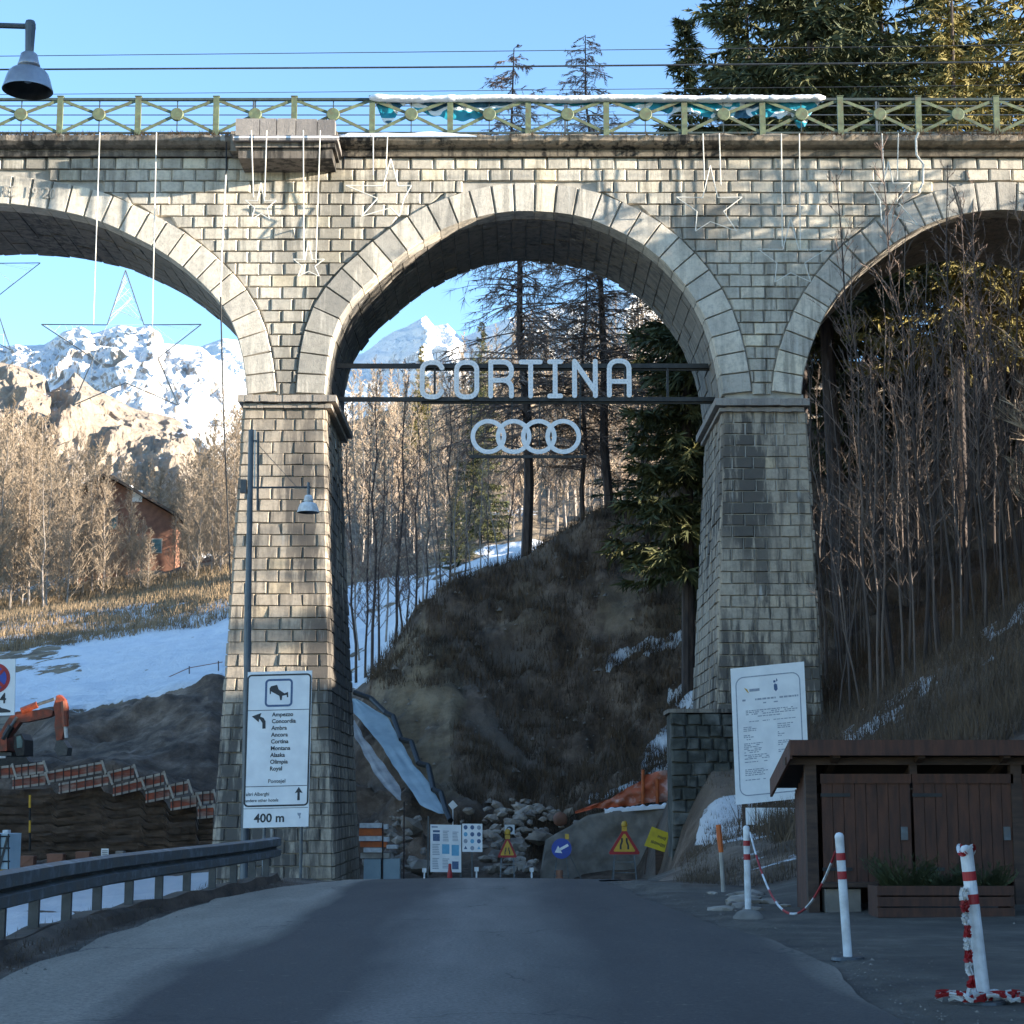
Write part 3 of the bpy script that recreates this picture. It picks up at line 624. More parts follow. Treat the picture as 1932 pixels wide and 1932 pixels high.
def soffits():
    """rough stones lining each barrel, ragged at the rear edge"""
    mb = MB(); rnd = random.Random(4)
    for A in ARCH:
        n = len(A); k = 0
        while k < n - 1:
            st = min(4, n - 1 - k); a, b = A[k], A[k + st]; t = Vector((b[0] - a[0], 0, b[1] - a[1])).normalized()
            nrm = Vector((t.z, 0, -t.x))
            y = F0 + .62; first = True
            while y < B0 + .05:
                ln = rnd.uniform(.5, .9) if not first else rnd.uniform(.3, .8); first = False
                y1 = min(y + ln, B0 + rnd.uniform(.0, .22)); g = .014
                if y1 - y < .1: break
                pr = rnd.uniform(.0, .035) - .02
                p0 = Vector((a[0], 0, a[1])) + t * g; p1 = Vector((b[0], 0, b[1])) - t * g
                q = []
                for yy in (y + g, y1 - g):
                    q += [Vector((p0.x, yy, p0.z)), Vector((p1.x, yy, p1.z))]
                out = nrm * (-pr + .0)
                inn = nrm * -.25
                c = [q[0], q[1], q[3], q[2]]
                mb.hexa([p - out for p in c] + [p + inn for p in c])
                y = y1
            k += st
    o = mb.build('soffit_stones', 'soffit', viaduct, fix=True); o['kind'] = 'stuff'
    mb = MB()
    for A in ARCH:
        nn = []
        for i in range(len(A)):
            a = A[max(i - 1, 0)]; b = A[min(i + 1, len(A) - 1)]; t = np.array([b[0] - a[0], b[1] - a[1]]); t = t / np.hypot(*t)
            nn.append((A[i][0] - t[1] * .03, A[i][1] + t[0] * .03))
        mb.grid([[(p[0], F0 + .08, p[1]) for p in nn], [(p[0], B0 - .02, p[1]) for p in nn]])
    mb.build('barrel_lining', 'mortar', viaduct)
soffits()

def bevel_block(quad, nrm, proud, depth, bev, rnd, rough=.01):
    """quad: 4 corners on the wall plane (bl, br, tr, tl); a rock-faced block with a chamfered margin standing proud of it"""
    mb = MB(); nrm = Vector(nrm); q = [Vector(p) for p in quad]; c = sum(q, Vector()) / 4
    g = .010
    o = []
    for i in range(4):
        e1 = (q[(i + 1) % 4] - q[i]); e2 = (q[i - 1] - q[i])
        o.append(q[i] + e1.normalized() * g + e2.normalized() * g)
    inn = []
    for i in range(4):
        e1 = (q[(i + 1) % 4] - q[i]); e2 = (q[i - 1] - q[i])
        b1 = bev * (1 - .55 * abs(e1.normalized().z)); b2 = bev * (1 - .55 * abs(e2.normalized().z))
        w1 = min(b1, e1.length * .3); w2 = min(b2, e2.length * .3)
        inn.append(q[i] + e1.normalized() * (w1 + rnd.uniform(-rough, rough)) + e2.normalized() * (w2 + rnd.uniform(-rough, rough)) + nrm * (proud + rnd.uniform(-rough, rough) * .9))
    back = [p - nrm * depth for p in o]
    front = [p + nrm * proud * .15 for p in o]
    k = 0
    mb.v = [tuple(p) for p in front + inn + back]
    mb.f = [(4, 5, 6, 7)]; mb.m = [0]
    for i in range(4):
        j = (i + 1) % 4
        mb.f.append((i, j, 4 + j, 4 + i)); mb.m.append(0)
        mb.f.append((8 + i, 8 + j, j, i)); mb.m.append(0)
    return mb, c
PARTS = []           # (area, mb, centre, material)
rb = random.Random(11)
RING = .84
def ring_pts(A):
    out = []
    for i in range(len(A)):
        a = A[max(i - 2, 0)]; b = A[min(i + 2, len(A) - 1)]; t = np.array([b[0] - a[0], b[1] - a[1]]); t = t / np.hypot(*t)
        out.append((A[i][0] - t[1] * RING, A[i][1] + t[0] * RING))
    return np.array(out)
EXT = [ring_pts(A) for A in ARCH]
def solid_intervals(z):
    """x intervals of spandrel wall at height z, outside every ring's extrados"""
    cut = []
    for E in EXT:
        top = E[:, 1].max()
        if z >= top: continue
        k = int(np.argmax(E[:, 1])); Lh = E[:k + 1]; Rh = E[k:]
        if z <= Lh[0][1]: x0 = Lh[0][0]
        else: x0 = float(np.interp(z, Lh[:, 1], Lh[:, 0]))
        if z <= Rh[-1][1]: x1 = Rh[-1][0]
        else: x1 = float(np.interp(z, Rh[::-1, 1], Rh[::-1, 0]))
        cut.append((x0, x1))
    return cut
def spandrels():
    ch = .327; nrow = int((ZTOP - ZIMP) / ch); ch = (ZTOP - ZIMP) / nrow
    for r in range(nrow):
        z0 = ZIMP + r * ch; z1 = z0 + ch
        a0 = solid_intervals(z0 + .02); a1 = solid_intervals(z1 - .02)
        # solid stretches at bottom and top
        def gaps(c):
            xs = [WX(-560, 298)] + [q for p in c for q in p] + [WX(2300, 298)]
            return [(xs[i], xs[i + 1]) for i in range(0, len(xs), 2)]
        g0, g1 = gaps(a0), gaps(a1)
        if len(g0) != len(g1):       # a crown lies in this course: use the lower stretches, and one stretch above
            g1 = g0
        for (p0, p1), (q0, q1) in zip(g0, g1):
            lo = min(p0, q0); hi = max(p1, q1)
            x = lo - rb.uniform(0, .1); cuts = []
            off = (r % 2) * .32
            base = math.floor((lo - off) / .635) * .635 + off
            e = base
            while e < hi + .7:
                cuts.append(e + rb.uniform(-.035, .035)); e += .635
            for e0, e1 in zip(cuts, cuts[1:]):
                bl = max(e0, p0); br = min(e1, p1); tl = max(e0, q0); tr = min(e1, q1)
                if br - bl < .06 and tr - tl < .06: continue
                if br < bl + .03: br = bl + .03; 
                if tr < tl + .03: tr = tl + .03
                if (e1 <= max(p0, q0) + .02) or (e0 >= min(p1, q1) - .02):
                    if (br - bl) * (tr - tl) < .01: continue
                mb, c = bevel_block([(bl, F0 + .03, z0), (br, F0 + .03, z0), (tr, F0 + .03, z1), (tl, F0 + .03, z1)], (0, -1, 0), rb.uniform(.04, .075), .06, rb.uniform(.045, .065), rb)
                PARTS.append(((br - bl + tr - tl) * ch / 2, mb, c, 'stone'))
spandrels()

# pier shafts (corner points from the picture; a slight batter towards the road)
def pier(tl, tr, bl, br, vt, vb, yF_top, yF_bot, yB_top, yB_bot):
    TL = W(tl, vt, yF_top); TR = W(tr, vt, yF_top); BL = W(bl, vb, yF_bot); BR = W(br, vb, yF_bot)
    return TL, TR, BL, BR, yB_top, yB_bot
def face_blocks(TLp, TRp, BRp, BLp, ch, ln, mat, out, proud=(.05, .085), lim=None):
    n_ = (TRp - TLp).cross(BLp - TLp).normalized()
    if n_.dot(out) < 0: n_ = -n_
    H = (TLp - BLp).length; nr = max(1, round(H / ch))
    for r in range(nr):
        t0 = r / nr; t1 = (r + 1) / nr
        L0 = BLp.lerp(TLp, t0); R0 = BRp.lerp(TRp, t0); L1 = BLp.lerp(TLp, t1); R1 = BRp.lerp(TRp, t1)
        wd = (R0 - L0).length; nb = max(1, round(wd / ln)); cuts = [0]
        if r % 2: cuts += [(i + .5) / nb for i in range(nb)]
        else: cuts += [(i + 1) / nb for i in range(nb - 1)]
        cuts.append(1)
        cuts = [c + (rb.uniform(-.02, .02) if 0 < c < 1 else 0) for c in cuts]
        for a, b in zip(cuts, cuts[1:]):
            q = [L0.lerp(R0, a), L0.lerp(R0, b), L1.lerp(R1, b), L1.lerp(R1, a)]
            mb, c = bevel_block(q, n_, rb.uniform(*proud), .06, rb.uniform(.03, .05), rb, .012)
            yield ((q[1] - q[0]).length * H / nr, mb, c, mat)
PIER_DEF = {
 'left': dict(top=(461, 612), bot=(399, 628), vt=770, vb=1655, yt=48.0, yb=46.9, bt=52.6, bb=55.0, tw=None),
 'right': dict(top=(1365, 1521), bot=(1352, 1552), vt=778, vb=1345, yt=48.0, yb=47.1, bt=52.6, bb=53.6, tw=None),
}
pier_parts = {}
for key, d in PIER_DEF.items():
    TL = W(d['top'][0], d['vt'], d['yt']); TR = W(d['top'][1], d['vt'], d['yt'])
    BL = W(d['bot'][0], d['vb'], d['yb']); BR = W(d['bot'][1], d['vb'], d['yb'])
    # extend down into the ground
    ext = 2.0 / (TL.z - BL.z)
    BL = BL + (BL - TL) * ext; BR = BR + (BR - TR) * ext
    rTL = Vector((TL.x, d['bt'], TL.z)); rTR = Vector((TR.x, d['bt'], TR.z))
    rBL = Vector((BL.x, d['bb'], BL.z)); rBR = Vector((BR.x, d['bb'], BR.z))
    pier_parts[key] = (TL, TR, BL, BR)
    mb = MB(); s = .06
    i = lambda p, dx, dy: p + Vector((dx, dy, 0))
    up = Vector((0, 0, ZIMP + .02 - TL.z))
    mb.hexa([i(BL, s, s), i(BR, -s, s), i(rBR, -s, -s), i(rBL, s, -s), i(TL, s, s) + up, i(TR, -s, s) + up, i(rTR, -s, -s) + up, i(rTL, s, -s) + up])
    mb.build('pier_core', 'mortar', viaduct, fix=True)
    k = 0
    sh = lambda p, n_: p + Vector(n_) * -.03
    for a in face_blocks(i(TL, 0, .03), i(TR, 0, .03), i(BR, 0, .03), i(BL, 0, .03), .327, .60, 'stone_lo', Vector((0, -1, 0))): PARTS.append(a)
    for a in face_blocks(i(TR, -.03, 0), i(rTR, -.03, 0), i(rBR, -.03, 0), i(BR, -.03, 0), .327, .62, 'stone_lo', Vector((1, 0, 0))): PARTS.append((a[0] * (.35 if key == 'left' else .05),) + a[1:])
    for a in face_blocks(i(rTL, .03, 0), i(TL, .03, 0), i(BL, .03, 0), i(rBL, .03, 0), .327, .62, 'stone_lo', Vector((-1, 0, 0))): PARTS.append((a[0] * (.05 if key == 'left' else .3),) + a[1:])
# hidden far-left pier, plain core
mb = MB(); xa = WX(-655, 745); xb = WX(-507, 745)
mb.hexa([(xa - .8, 47, -2), (xb + .3, 47, -2), (xb + .3, 55, -2), (xa - .8, 55, -2), (xa, 48.05, ZIMP), (xb, 48.05, ZIMP), (xb, 52.6, ZIMP), (xa, 52.6, ZIMP)])
mb.box(ARCH[2][-1][0], XR + 8, 48.1, 52.55, 4, ZIMP)
mb.build('pier_core', 'mortar', viaduct, fix=True)

# voussoirs
for A, E, cnt in ((ARCH[0], EXT[0], 38), (ARCH[1], EXT[1], 31), (ARCH[2], EXT[2], 32)):
    n = len(A); idx = np.linspace(0, n - 1, cnt + 1)
    gi = lambda P, t: np.array([np.interp(t, np.arange(n), P[:, 0]), np.interp(t, np.arange(n), P[:, 1])])
    for a, b in zip(idx, idx[1:]):
        p0, p1, e1, e0 = gi(A, a), gi(A, b), gi(E, b), gi(E, a)
        if p1[0] < WX(-60, 400) or p0[0] > WX(2040, 400): continue
        q = [(p[0], F0 + .02, p[1]) for p in (p0, p1, e1, e0)]
        mb, c = bevel_block(q, (0, -1, 0), .085, .62, .045, rb, .008)
        o = mb.build('arch_stone', 'vouss', viaduct, origin=c)
cut = sorted(PARTS, key=lambda a: -a[0])
# those that show go first
def inview(c): u, v = UV(*c); return -20 < u < 1952 and v < 1660
vis = [p for p in PARTS if inview(p[2])]; vis.sort(key=lambda a: -a[0])
single = vis[:300]; ids = set(id(p) for p in single)
for a, mb, c, mt in single: mb.build('stone_block', mt, viaduct, origin=c)
for mt in ('stone', 'stone_lo'):
    J = MB()
    for p in PARTS:
        if id(p) in ids or p[3] != mt: continue
        k = len(J.v); J.v += p[1].v; J.f += [tuple(i + k for i in f) for f in p[1].f]; J.m += p[1].m
    o = J.build('stone_blocks', mt, viaduct); o['kind'] = 'stuff'

# impost slabs
def impost(u0, u1, v0, v1):
    mb = MB(); a = W(u0, v0, 47.75); b = W(u1, v1, 47.75)
    zt, zb = a.z, b.z; zm = zb + (zt - zb) * .42; n = 14
    for (za, zb_, ex) in ((zm, zt, 0), (zb, zm - .01, .13)):
        xs = np.linspace(a.x + ex, b.x - ex, n)
        for x0, x1 in zip(xs, xs[1:]):
            j = rb.uniform(0, .02)
            mb.box(x0, x1 - .004, 47.72 + ex + j, 52.9 - ex, za + rb.uniform(0, .015), zb_ - rb.uniform(0, .03))
    mb.build('impost_slab', 'cornice' if False else 'slab', viaduct)
impost(449, 634, 744, 768)
impost(1349, 1528, 751, 775)

# cornice: two mouldings with a crumbling top edge
def cornice(u0, u1, seed, y_top):
    rnd = random.Random(seed); x0 = WX(u0, 270); x1 = WX(u1, 270)
    mb = MB(); z = lambda v: WZ(v)
    x = x0; k = 0
    while x < x1:
        w = min(.22, x1 - x)
        def ln(v, a=.02): return z(v) + noise.noise(Vector((x * 1.3, v, seed))) * a
        t0, t1 = ln(264, .10), None
        prof = [(47.95, z(298)), (47.86, z(298)), (47.82, z(292)), (47.78, z(290)), (47.86, z(288)), (47.86, z(286)), (47.62, z(282)), (47.50 + rnd.uniform(-.02, .03), z(277)), (47.46 + rnd.uniform(-.02, .05), z(268)), (47.60, t0), (48.5, t0 + rnd.uniform(-.03, .05)), (52.9, z(264))]
        if k == 0: rows = []
        rows.append([(x, py, pz) for py, pz in prof]); x += w; k += 1
    rows.append([(x1, py, pz) for py, pz in prof])
    mb.grid(rows)
    return mb.build('cornice', 'cornice', viaduct)
cornice(-880, 442, 3, 0); cornice(640, 2330, 5, 0)
def pilaster():
    z = lambda v, Y=47.0: WZ(v, Y)
    mb = MB(); mb.box(WX(452, 270, 47), WX(628, 270, 47), 46.86, 48.2, z(302), z(284)); mb.build('refuge_bracket', 'cornice', viaduct)
    mb = MB(); mb.box(WX(447, 270, 47), WX(634, 270, 47), 46.76, 48.2, z(284) + .004, z(270)); mb.build('refuge_moulding', 'cornice', viaduct)
    mb = MB(); mb.box(WX(441, 265, 46.8), WX(638, 265, 46.8), 46.6, 48.4, z(270, 46.8) + .004, z(260, 46.8)); mb.build('refuge_ledge', 'slab', viaduct)
    mb = MB(); mb.box(WX(442, 260), WX(640, 260), 47.4, 52.6, ZTOP - .02, z(262, 48)); mb.build('deck_slab', 'cornice', viaduct)
    e = [446, 492, 524, 560, 600, 634]
    for a, b in zip(e, e[1:]):
        mb = MB(); mb.box(WX(a, 245, 46.95) + .01, WX(b, 245, 46.95) - .012, 46.74, 47.1, z(260, 46.9) + .004, z(228 + rb.uniform(-1, 2), 46.9)); mb.build('parapet_slab', 'slab', viaduct)
pilaster()
def snow_strip(u0, u1, v, Y, hz, dy, seed, label):
    mb = MB(); n = int((u1 - u0) / 6); rows = []
    for i in range(n + 1):
        u = u0 + (u1 - u0) * i / n; x = WX(u, v, Y); e = min(1, i / 3, (n - i) / 3)
        h = max(0.004, hz * e * (.6 + .9 * (noise.noise(Vector((x * 1.1, seed, 0))) + .35))); zz = WZ(v, Y)
        rows.append([(x, Y - dy, zz - .03), (x, Y - dy * 1.05, zz + h * .4), (x, Y - dy * .6, zz + h * .9), (x, Y, zz + h), (x, Y + dy, zz + h * .7), (x, Y + dy * 1.4, zz - .03)])
    mb.grid(rows); o = mb.build('snow', 'snow', smooth=True); tag(o, label, 'snow', kind='stuff'); return o
snow_strip(640, 900, 264, 47.75, .17, .3, 1, 'old snow lying on the viaduct cornice')
snow_strip(900, 1270, 264, 47.85, .06, .2, 2, 'thin snow remnant along the viaduct cornice')
snow_strip(441, 640, 259.5, 46.66, .05, .06, 3, 'snow line on the parapet ledge')
for txt, uu, ang in (('RE', 16, 3), ('19', 58, 6), ('20', 92, 8)):
    th = math.radians(-ang); p = W(uu - 12, 368 + ang * .6, 47.913)
    letters(txt, .46, 'mortar', viaduct, p, (math.cos(th), 0, math.sin(th)), (-math.sin(th), 0, math.cos(th)), name='carved_lettering', extr=.004, sx=.75)

# ------------------------------------------------------------------ railing on the deck
railing = thing('deck_railing', 'green iron railing of crossed bars with round bosses along the viaduct top', 'railing', (0, 47.75, WZ(262)))
def build_railing():
    Y = 47.75; posts = [-181 + 147.2 * i for i in range(18)]
    zt = WZ(183, Y); zb = WZ(264, Y); zr = WZ(188, Y); zl = WZ(251, Y); zc = WZ(216.5, Y)
    xs = [WX(u, 216, Y) for u in posts]
    for x in xs:
        mb = MB(); mb.box(x - .08, x + .08, Y - .05, Y + .05, zb, zt); mb.box(x - .095, x + .095, Y - .065, Y + .065, zt, zt + .02)
        mb.build('post', 'green', railing)
    post0 = None
    mb = MB(); mb.box(xs[0], xs[-1], Y - .045, Y + .045, zr - .035, zr + .035); mb.build('top_rail', 'greend', railing)
    mb = MB(); mb.box(xs[0], xs[-1], Y - .03, Y + .03, zl - .025, zl + .025); mb.build('bottom_rail', 'greend', railing)
    for a, b in zip(xs, xs[1:]):
        c = (a + b) / 2; mb = MB()
        for (p, q) in (((a + .08, zr - .04), (c, zc)), ((b - .08, zr - .04), (c, zc)), ((a + .08, zl + .03), (c, zc)), ((b - .08, zl + .03), (c, zc))):
            mb.bar((p[0], Y - .01, p[1]), (q[0], Y - .01, q[1]), .085, .03)
        mb.build('cross_brace', 'green', railing, origin=(c, Y, zc))
        mb = MB(); mt = Matrix.Rotation(math.radians(90), 3, 'X')
        mb.lathe([(0.001, .07), (.17, .07), (.185, .055), (.185, -.03), (.001, -.03)], 18, (c, Y, zc), mat=mt)
        mb.build('boss', 'green', railing, origin=(c, Y, zc), fix=True)
        mb = MB(); mb.box(c - .014, c + .014, Y + .02, Y + .04, zl, zr); mb.build('rod', 'greend', railing, origin=(c, Y, zc))
build_railing()
rear = thing('rear_guard_cables', 'thin blue grey cable fence at the far edge of the viaduct deck', 'cable fence', (0, 52.3, WZ(262)))
mb = MB()
for v in (200, 217, 236, 252): mb.tube([(WX(-300, v, 52.3), 52.3, WZ(v, 52.3)), (WX(2300, v, 52.3), 52.3, WZ(v, 52.3))], .018, 5)
mb.build('guard_cable', 'polegrey', rear)
for u in range(-110, 2100, 588):
    mb = MB(); x = WX(u, 230, 52.3); mb.box(x - .03, x + .03, 52.27, 52.33, WZ(270, 52.3), WZ(192, 52.3)); mb.build('post', 'polegrey', rear)

def cornice_weeds():
    rn = random.Random(77); mb = MB()
    for i in range(900):
        u = rn.uniform(-60, 442) if rn.random() < .45 else (rn.uniform(1500, 2000) if rn.random() < .75 else rn.uniform(640, 1500))
        x = WX(u, 265); h = rn.uniform(.03, .16) * (1.8 if u > 1700 else 1); y = 47.5 + rn.uniform(-.03, .25); z = WZ(266) - .02
        for _ in range(3):
            dx = rn.uniform(-.12, .12); dz = h if rn.random() < .7 else -h * .9
            mb.poly([(x - .012, y - (.08 if dz < 0 else 0), z), (x + .012, y - (.08 if dz < 0 else 0), z), (x + dx, y - rn.uniform(0, .15), z + dz)])
    tag(mb.build('cornice_weeds', 'drygrass'), 'withered weeds rooted along the crumbling viaduct cornice', 'weeds', kind='stuff')
cornice_weeds()
# ------------------------------------------------------------------ hanging letters and rings in the middle arch
YS = 49.4
def cortina():
    t = thing('hanging_letter_sign', 'white letters spelling CORTINA on two dark beams across the middle arch', 'sign', W(966, 755, YS))
    for v, w in ((689, .13), (752, .12)):
        mb = MB(); z = WZ(v, YS); x0 = WX(628 if v > 700 else 634, v, YS); x1 = WX(1356, v, YS)
        mb.box(x0, x1, YS + .06, YS + .16, z - w / 2, z + w / 2); mb.box(WX(795, v, YS), x1, YS + .16, YS + .22, z - w / 2 - .05, z - w / 2 + .02)
        mb.build('beam', 'black', t)
    mb = MB()
    for u in (820, 900, 1000, 1095, 1180, 1260): mb.box(WX(u, 700, YS) - .03, WX(u, 700, YS) + .03, YS + .09, YS + .15, WZ(752, YS) + .062, WZ(689, YS) - .067)
    mb.build('strut', 'black', t)
    Xp = lambda x: 632.8 + .3357 * x
    Vp = lambda y: 632.8 + .3357 * y
    def stroke(mb, pts, w, off, closed=False, depth=.09):
        """flat ribbon of width w through pts (world x, z), round ends"""
        P = [np.array(p, float) for p in pts]; n = len(P); Lf = []; Rt = []
        for i in range(n):
            a = P[i - 1] if (i > 0 or closed) else P[i]; b = P[(i + 1) % n] if (i < n - 1 or closed) else P[i]
            d1 = P[i] - a; d2 = b - P[i]
            d1 = d1 / (np.hypot(*d1) or 1); d2 = d2 / (np.hypot(*d2) or 1)
            if not (i > 0 or closed): d1 = d2
            if not (i < n - 1 or closed): d2 = d1
            t_ = d1 + d2; t_ = t_ / np.hypot(*t_); nn = np.array([-t_[1], t_[0]]); c = max(.5, abs(np.dot(nn, np.array([-d1[1], d1[0]]))))
            Lf.append(P[i] + nn * w / 2 / c); Rt.append(P[i] - nn * w / 2 / c)
        y0 = YS - .04 - off; y1 = y0 + depth
        if closed:
            m_ = n
            for i in range(m_):
                j = (i + 1) % m_
                mb.hexa([(Lf[i][0], y0, Lf[i][1]), (Lf[j][0], y0, Lf[j][1]), (Rt[j][0], y0, Rt[j][1]), (Rt[i][0], y0, Rt[i][1]),
                         (Lf[i][0], y1, Lf[i][1]), (Lf[j][0], y1, Lf[j][1]), (Rt[j][0], y1, Rt[j][1]), (Rt[i][0], y1, Rt[i][1])])
        else:
            def cap(c, d):
                d = d / np.hypot(*d); nn = np.array([-d[1], d[0]])
                return [c + (nn * math.cos(a) + d * math.sin(a)) * w / 2 for a in np.linspace(0, math.pi, 8)]
            e = cap(P[-1], P[-1] - P[-2]); s_ = cap(P[0], P[0] - P[1])
            out = Lf[:-1] + e + Rt[::-1][1:-1] + s_ if n > 2 else e + s_
            mb.prism([(p[0], y0, p[1]) for p in out], (0, depth, 0))
    def arc(cx, cy, r, a0, a1, n=5): return [(cx + r * math.cos(math.radians(a)), cy + r * math.sin(math.radians(a))) for a in np.linspace(a0, a1, n)]
    w_ = .135
    def bx(x0, x1, y0, y1):
        a = W(Xp(x0), Vp(y0), YS); b = W(Xp(x1), Vp(y1), YS); h = w_ / 2
        return a.x + h, b.x - h, b.z + h, a.z - h
    defs = {}
    # C
    l, r_, b, tp = bx(475, 612, 140, 360); R = .22
    segC = [[(r_, tp - .16)] + arc(r_ - R, tp - R, R, 20, 90) + arc(l + R, tp - R, R, 90, 180) + arc(l + R, b + R, R, 180, 270) + arc(r_ - R, b + R, R, 270, 340) + [(r_, b + .16)]]
    l, r_, b, tp = bx(668, 808, 140, 360)
    segO = [arc(r_ - R, tp - R, R, 0, 90) + arc(l + R, tp - R, R, 90, 180) + arc(l + R, b + R, R, 180, 270) + arc(r_ - R, b + R, R, 270, 360)]
    l, r_, b, tp = bx(860, 1003, 138, 355); mid = b + (tp - b) * .46
    segR = [[(l, b), (l, tp)], [(l, tp)] + arc(r_ - R, tp - R, R, 90, 0) + arc(r_ - R, mid + R, R, 0, -90) + [(l, mid)], [(r_ - .32, mid)] + arc(r_ - R, mid - R, R, 90, 0) + [(r_, b)]]
    l, r_, b, tp = bx(1030, 1165, 138, 355); c = (l + r_) / 2
    segT = [[(l, tp), (r_, tp)], [(c, b), (c, tp)]]
    l, r_, b, tp = bx(1190, 1280, 136, 355); c = (l + r_) / 2
    segI = [[(l, tp), (r_, tp)], [(c, b), (c, tp)], [(l, b), (r_, b)]]
    l, r_, b, tp = bx(1330, 1475, 134, 353)
    segN = [[(l, b), (l, tp)], [(r_, b), (r_, tp)], [(l, tp), (r_, b + .12)]]
    l, r_, b, tp = bx(1525, 1665, 132, 350); mid = b + (tp - b) * .40
    segA = [[(l, b)] + arc(l + R, tp - R, R, 180, 90) + arc(r_ - R, tp - R, R, 90, 0) + [(r_, b)], [(l, mid), (r_, mid)]]
    for nm, segs in (('C', segC), ('O', segO), ('R', segR), ('T', segT), ('I', segI), ('N', segN), ('A', segA)):
        mb = MB()
        for i, sg in enumerate(segs): stroke(mb, sg, w_, i * .003, closed=(nm == 'O'))
        o = mb.build('letter', 'letter', t, fix=True); o['label'] = 'capital letter ' + nm
        mb2 = MB()
        for i, sg in enumerate(segs):
            P = [np.array(p) for p in sg] + ([np.array(sg[0])] if nm == 'O' else [])
            for a, b2 in zip(P, P[1:]):
                n_ = max(1, int(np.hypot(*(b2 - a)) / .09))
                for q in range(n_):
                    c = a + (b2 - a) * (q + .5) / n_; y = YS - .04 - i * .003 - .004
                    mb2.poly([(c[0] - .012, y, c[1] - .012), (c[0] + .012, y, c[1] - .012), (c[0] + .012, y, c[1] + .012), (c[0] - .012, y, c[1] + .012)])
        mb2.build('bulbs', 'bulbgrey', o)['kind'] = 'stuff'
    g = thing('hanging_ring_sign', 'four interlocking white rings hanging below the letters in the arch', 'sign', W(991, 824, YS))
    rad = 35 / FPX * YS * .985 - .065
    for i, u in enumerate((921.5, 969, 1016.5, 1062.5)):
        c = W(u, 824, YS); mb = MB()
        stroke(mb, [(c.x + rad * math.cos(a), c.z + rad * math.sin(a)) for a in np.linspace(0, 2 * math.pi, 49)[:-1]], .125, .004 * i, closed=True, depth=.05)
        mb.build('ring', 'letter', g, fix=True)
    mb = MB(); z = WZ(861, YS); mb.box(WX(885, 861, YS), WX(1106, 861, YS), YS + .03, YS + .09, z - .04, z + .04)
    for u in (889, 966, 1018, 1095): x = WX(u, 800, YS); mb.box(x - .018, x + .018, YS + .1, YS + .13, z, WZ(756, YS))
    mb.build('hanger_frame', 'black', g)
cortina()

# ------------------------------------------------------------------ wire stars
def star(name, label, apex, arms, feet, Y, cables, r=.014, fill=False, mat='whitecable'):
    """apex (u,v), arms (uL,uR,v), feet (uL,uR,v)"""
    ax, av = apex; cx = ax
    t = thing(name, label, 'star decoration', W(ax, av, Y), 'wire star decorations hanging on the viaduct')
    aw = (arms[1] - arms[0]); inner_t = aw * .115
    pts = [(ax, av), (ax + inner_t, arms[2] + 1), (arms[1], arms[2]), (ax + inner_t * 1.75, arms[2] + (feet[2] - arms[2]) * .42), (feet[1], feet[2]), (ax, arms[2] + (feet[2] - arms[2]) * .72), (feet[0], feet[2]), (ax - inner_t * 1.75, arms[2] + (feet[2] - arms[2]) * .42), (arms[0], arms[2]), (ax - inner_t, arms[2] + 1)]
    P = [W(u, v, Y) for u, v in pts]
    mb = MB()
    for i in range(10):
        a, b = P[i], P[(i + 1) % 10]; mb.tube([a, b], r, 5)
    mb.build('star_frame', mat, t)
    if fill:
        mb = MB(); rn = random.Random(3); c = sum(P, Vector()) / 10
        for i in range(0, 10, 2):
            tip = P[i]; b0 = P[i - 1]; b1 = P[(i + 1) % 10]
            for k in range(26 if i == 0 else 9):
                a = tip.lerp(b0, rn.random()); b = tip.lerp(b1, rn.random()); mb.tube([a, b], .0035, 3, cap=False)
        for i in range(10): mb.tube([P[i], P[(i + 2) % 10]], .006, 4) if i % 2 else None
        mb.build('light_strings', 'whitecable', t)
    mb = MB()
    for (u0, v0, u1, v1) in cables: mb.tube([W(u0, v0, min(Y, 47.3)), W(u1, v1, Y)], .016, 5)
    mb.build('cable', 'whitecable', t)
star('wire_star', 'largest wire star, hanging in the open left arch before the mountain', (237, 510), (78, 380, 612), (137, 337, 765), 47.2, [(188, 250, 176, 612), (295, 250, 287, 612)], .016, True, 'polegrey')
star('wire_star', 'wire star cut off by the left edge of the photo', (-72, 392), (-222, 76, 496), (-160, 20, 660), 47.2, [(-105, 250, -118, 495), (-20, 250, -25, 495)], .013, True, 'polegrey')
star('wire_star', 'small wire star left of the refuge pier, upper of the two', (492, 345), (463, 521, 378), (475, 508, 413), 46.5, [(474, 246, 478, 372), (503, 246, 499, 372)])
star('wire_star', 'small wire star below the refuge, lowest on the left pier', (582, 455), (553, 612, 489), (562, 602, 521), 46.5, [(572, 246, 573, 489), (604, 246, 596, 489)])
star('wire_star', 'white wire star just right of the left pier top', (737, 300), (652, 776, 350), (682, 753, 408), 47.3, [(704, 254, 704, 330), (731, 254, 728, 330)], .018)
star('wire_star', 'faint wire star over the right haunch of the middle arch', (1340, 312), (1276, 1400, 372), (1312, 1390, 436), 47.3, [(1326, 252, 1329, 340), (1357, 252, 1360, 350)])
star('wire_star', 'lower wire star on the wall above the right pier', (1492, 412), (1430, 1560, 470), (1462, 1530, 532), 47.3, [(1474, 252, 1476, 465), (1508, 252, 1510, 470)])
star('wire_star', 'wire star over the left haunch of the right arch', (1676, 305), (1640, 1718, 345), (1664, 1732, 425), 47.3, [(1664, 252, 1668, 335), (1695, 252, 1693, 340)], .018)
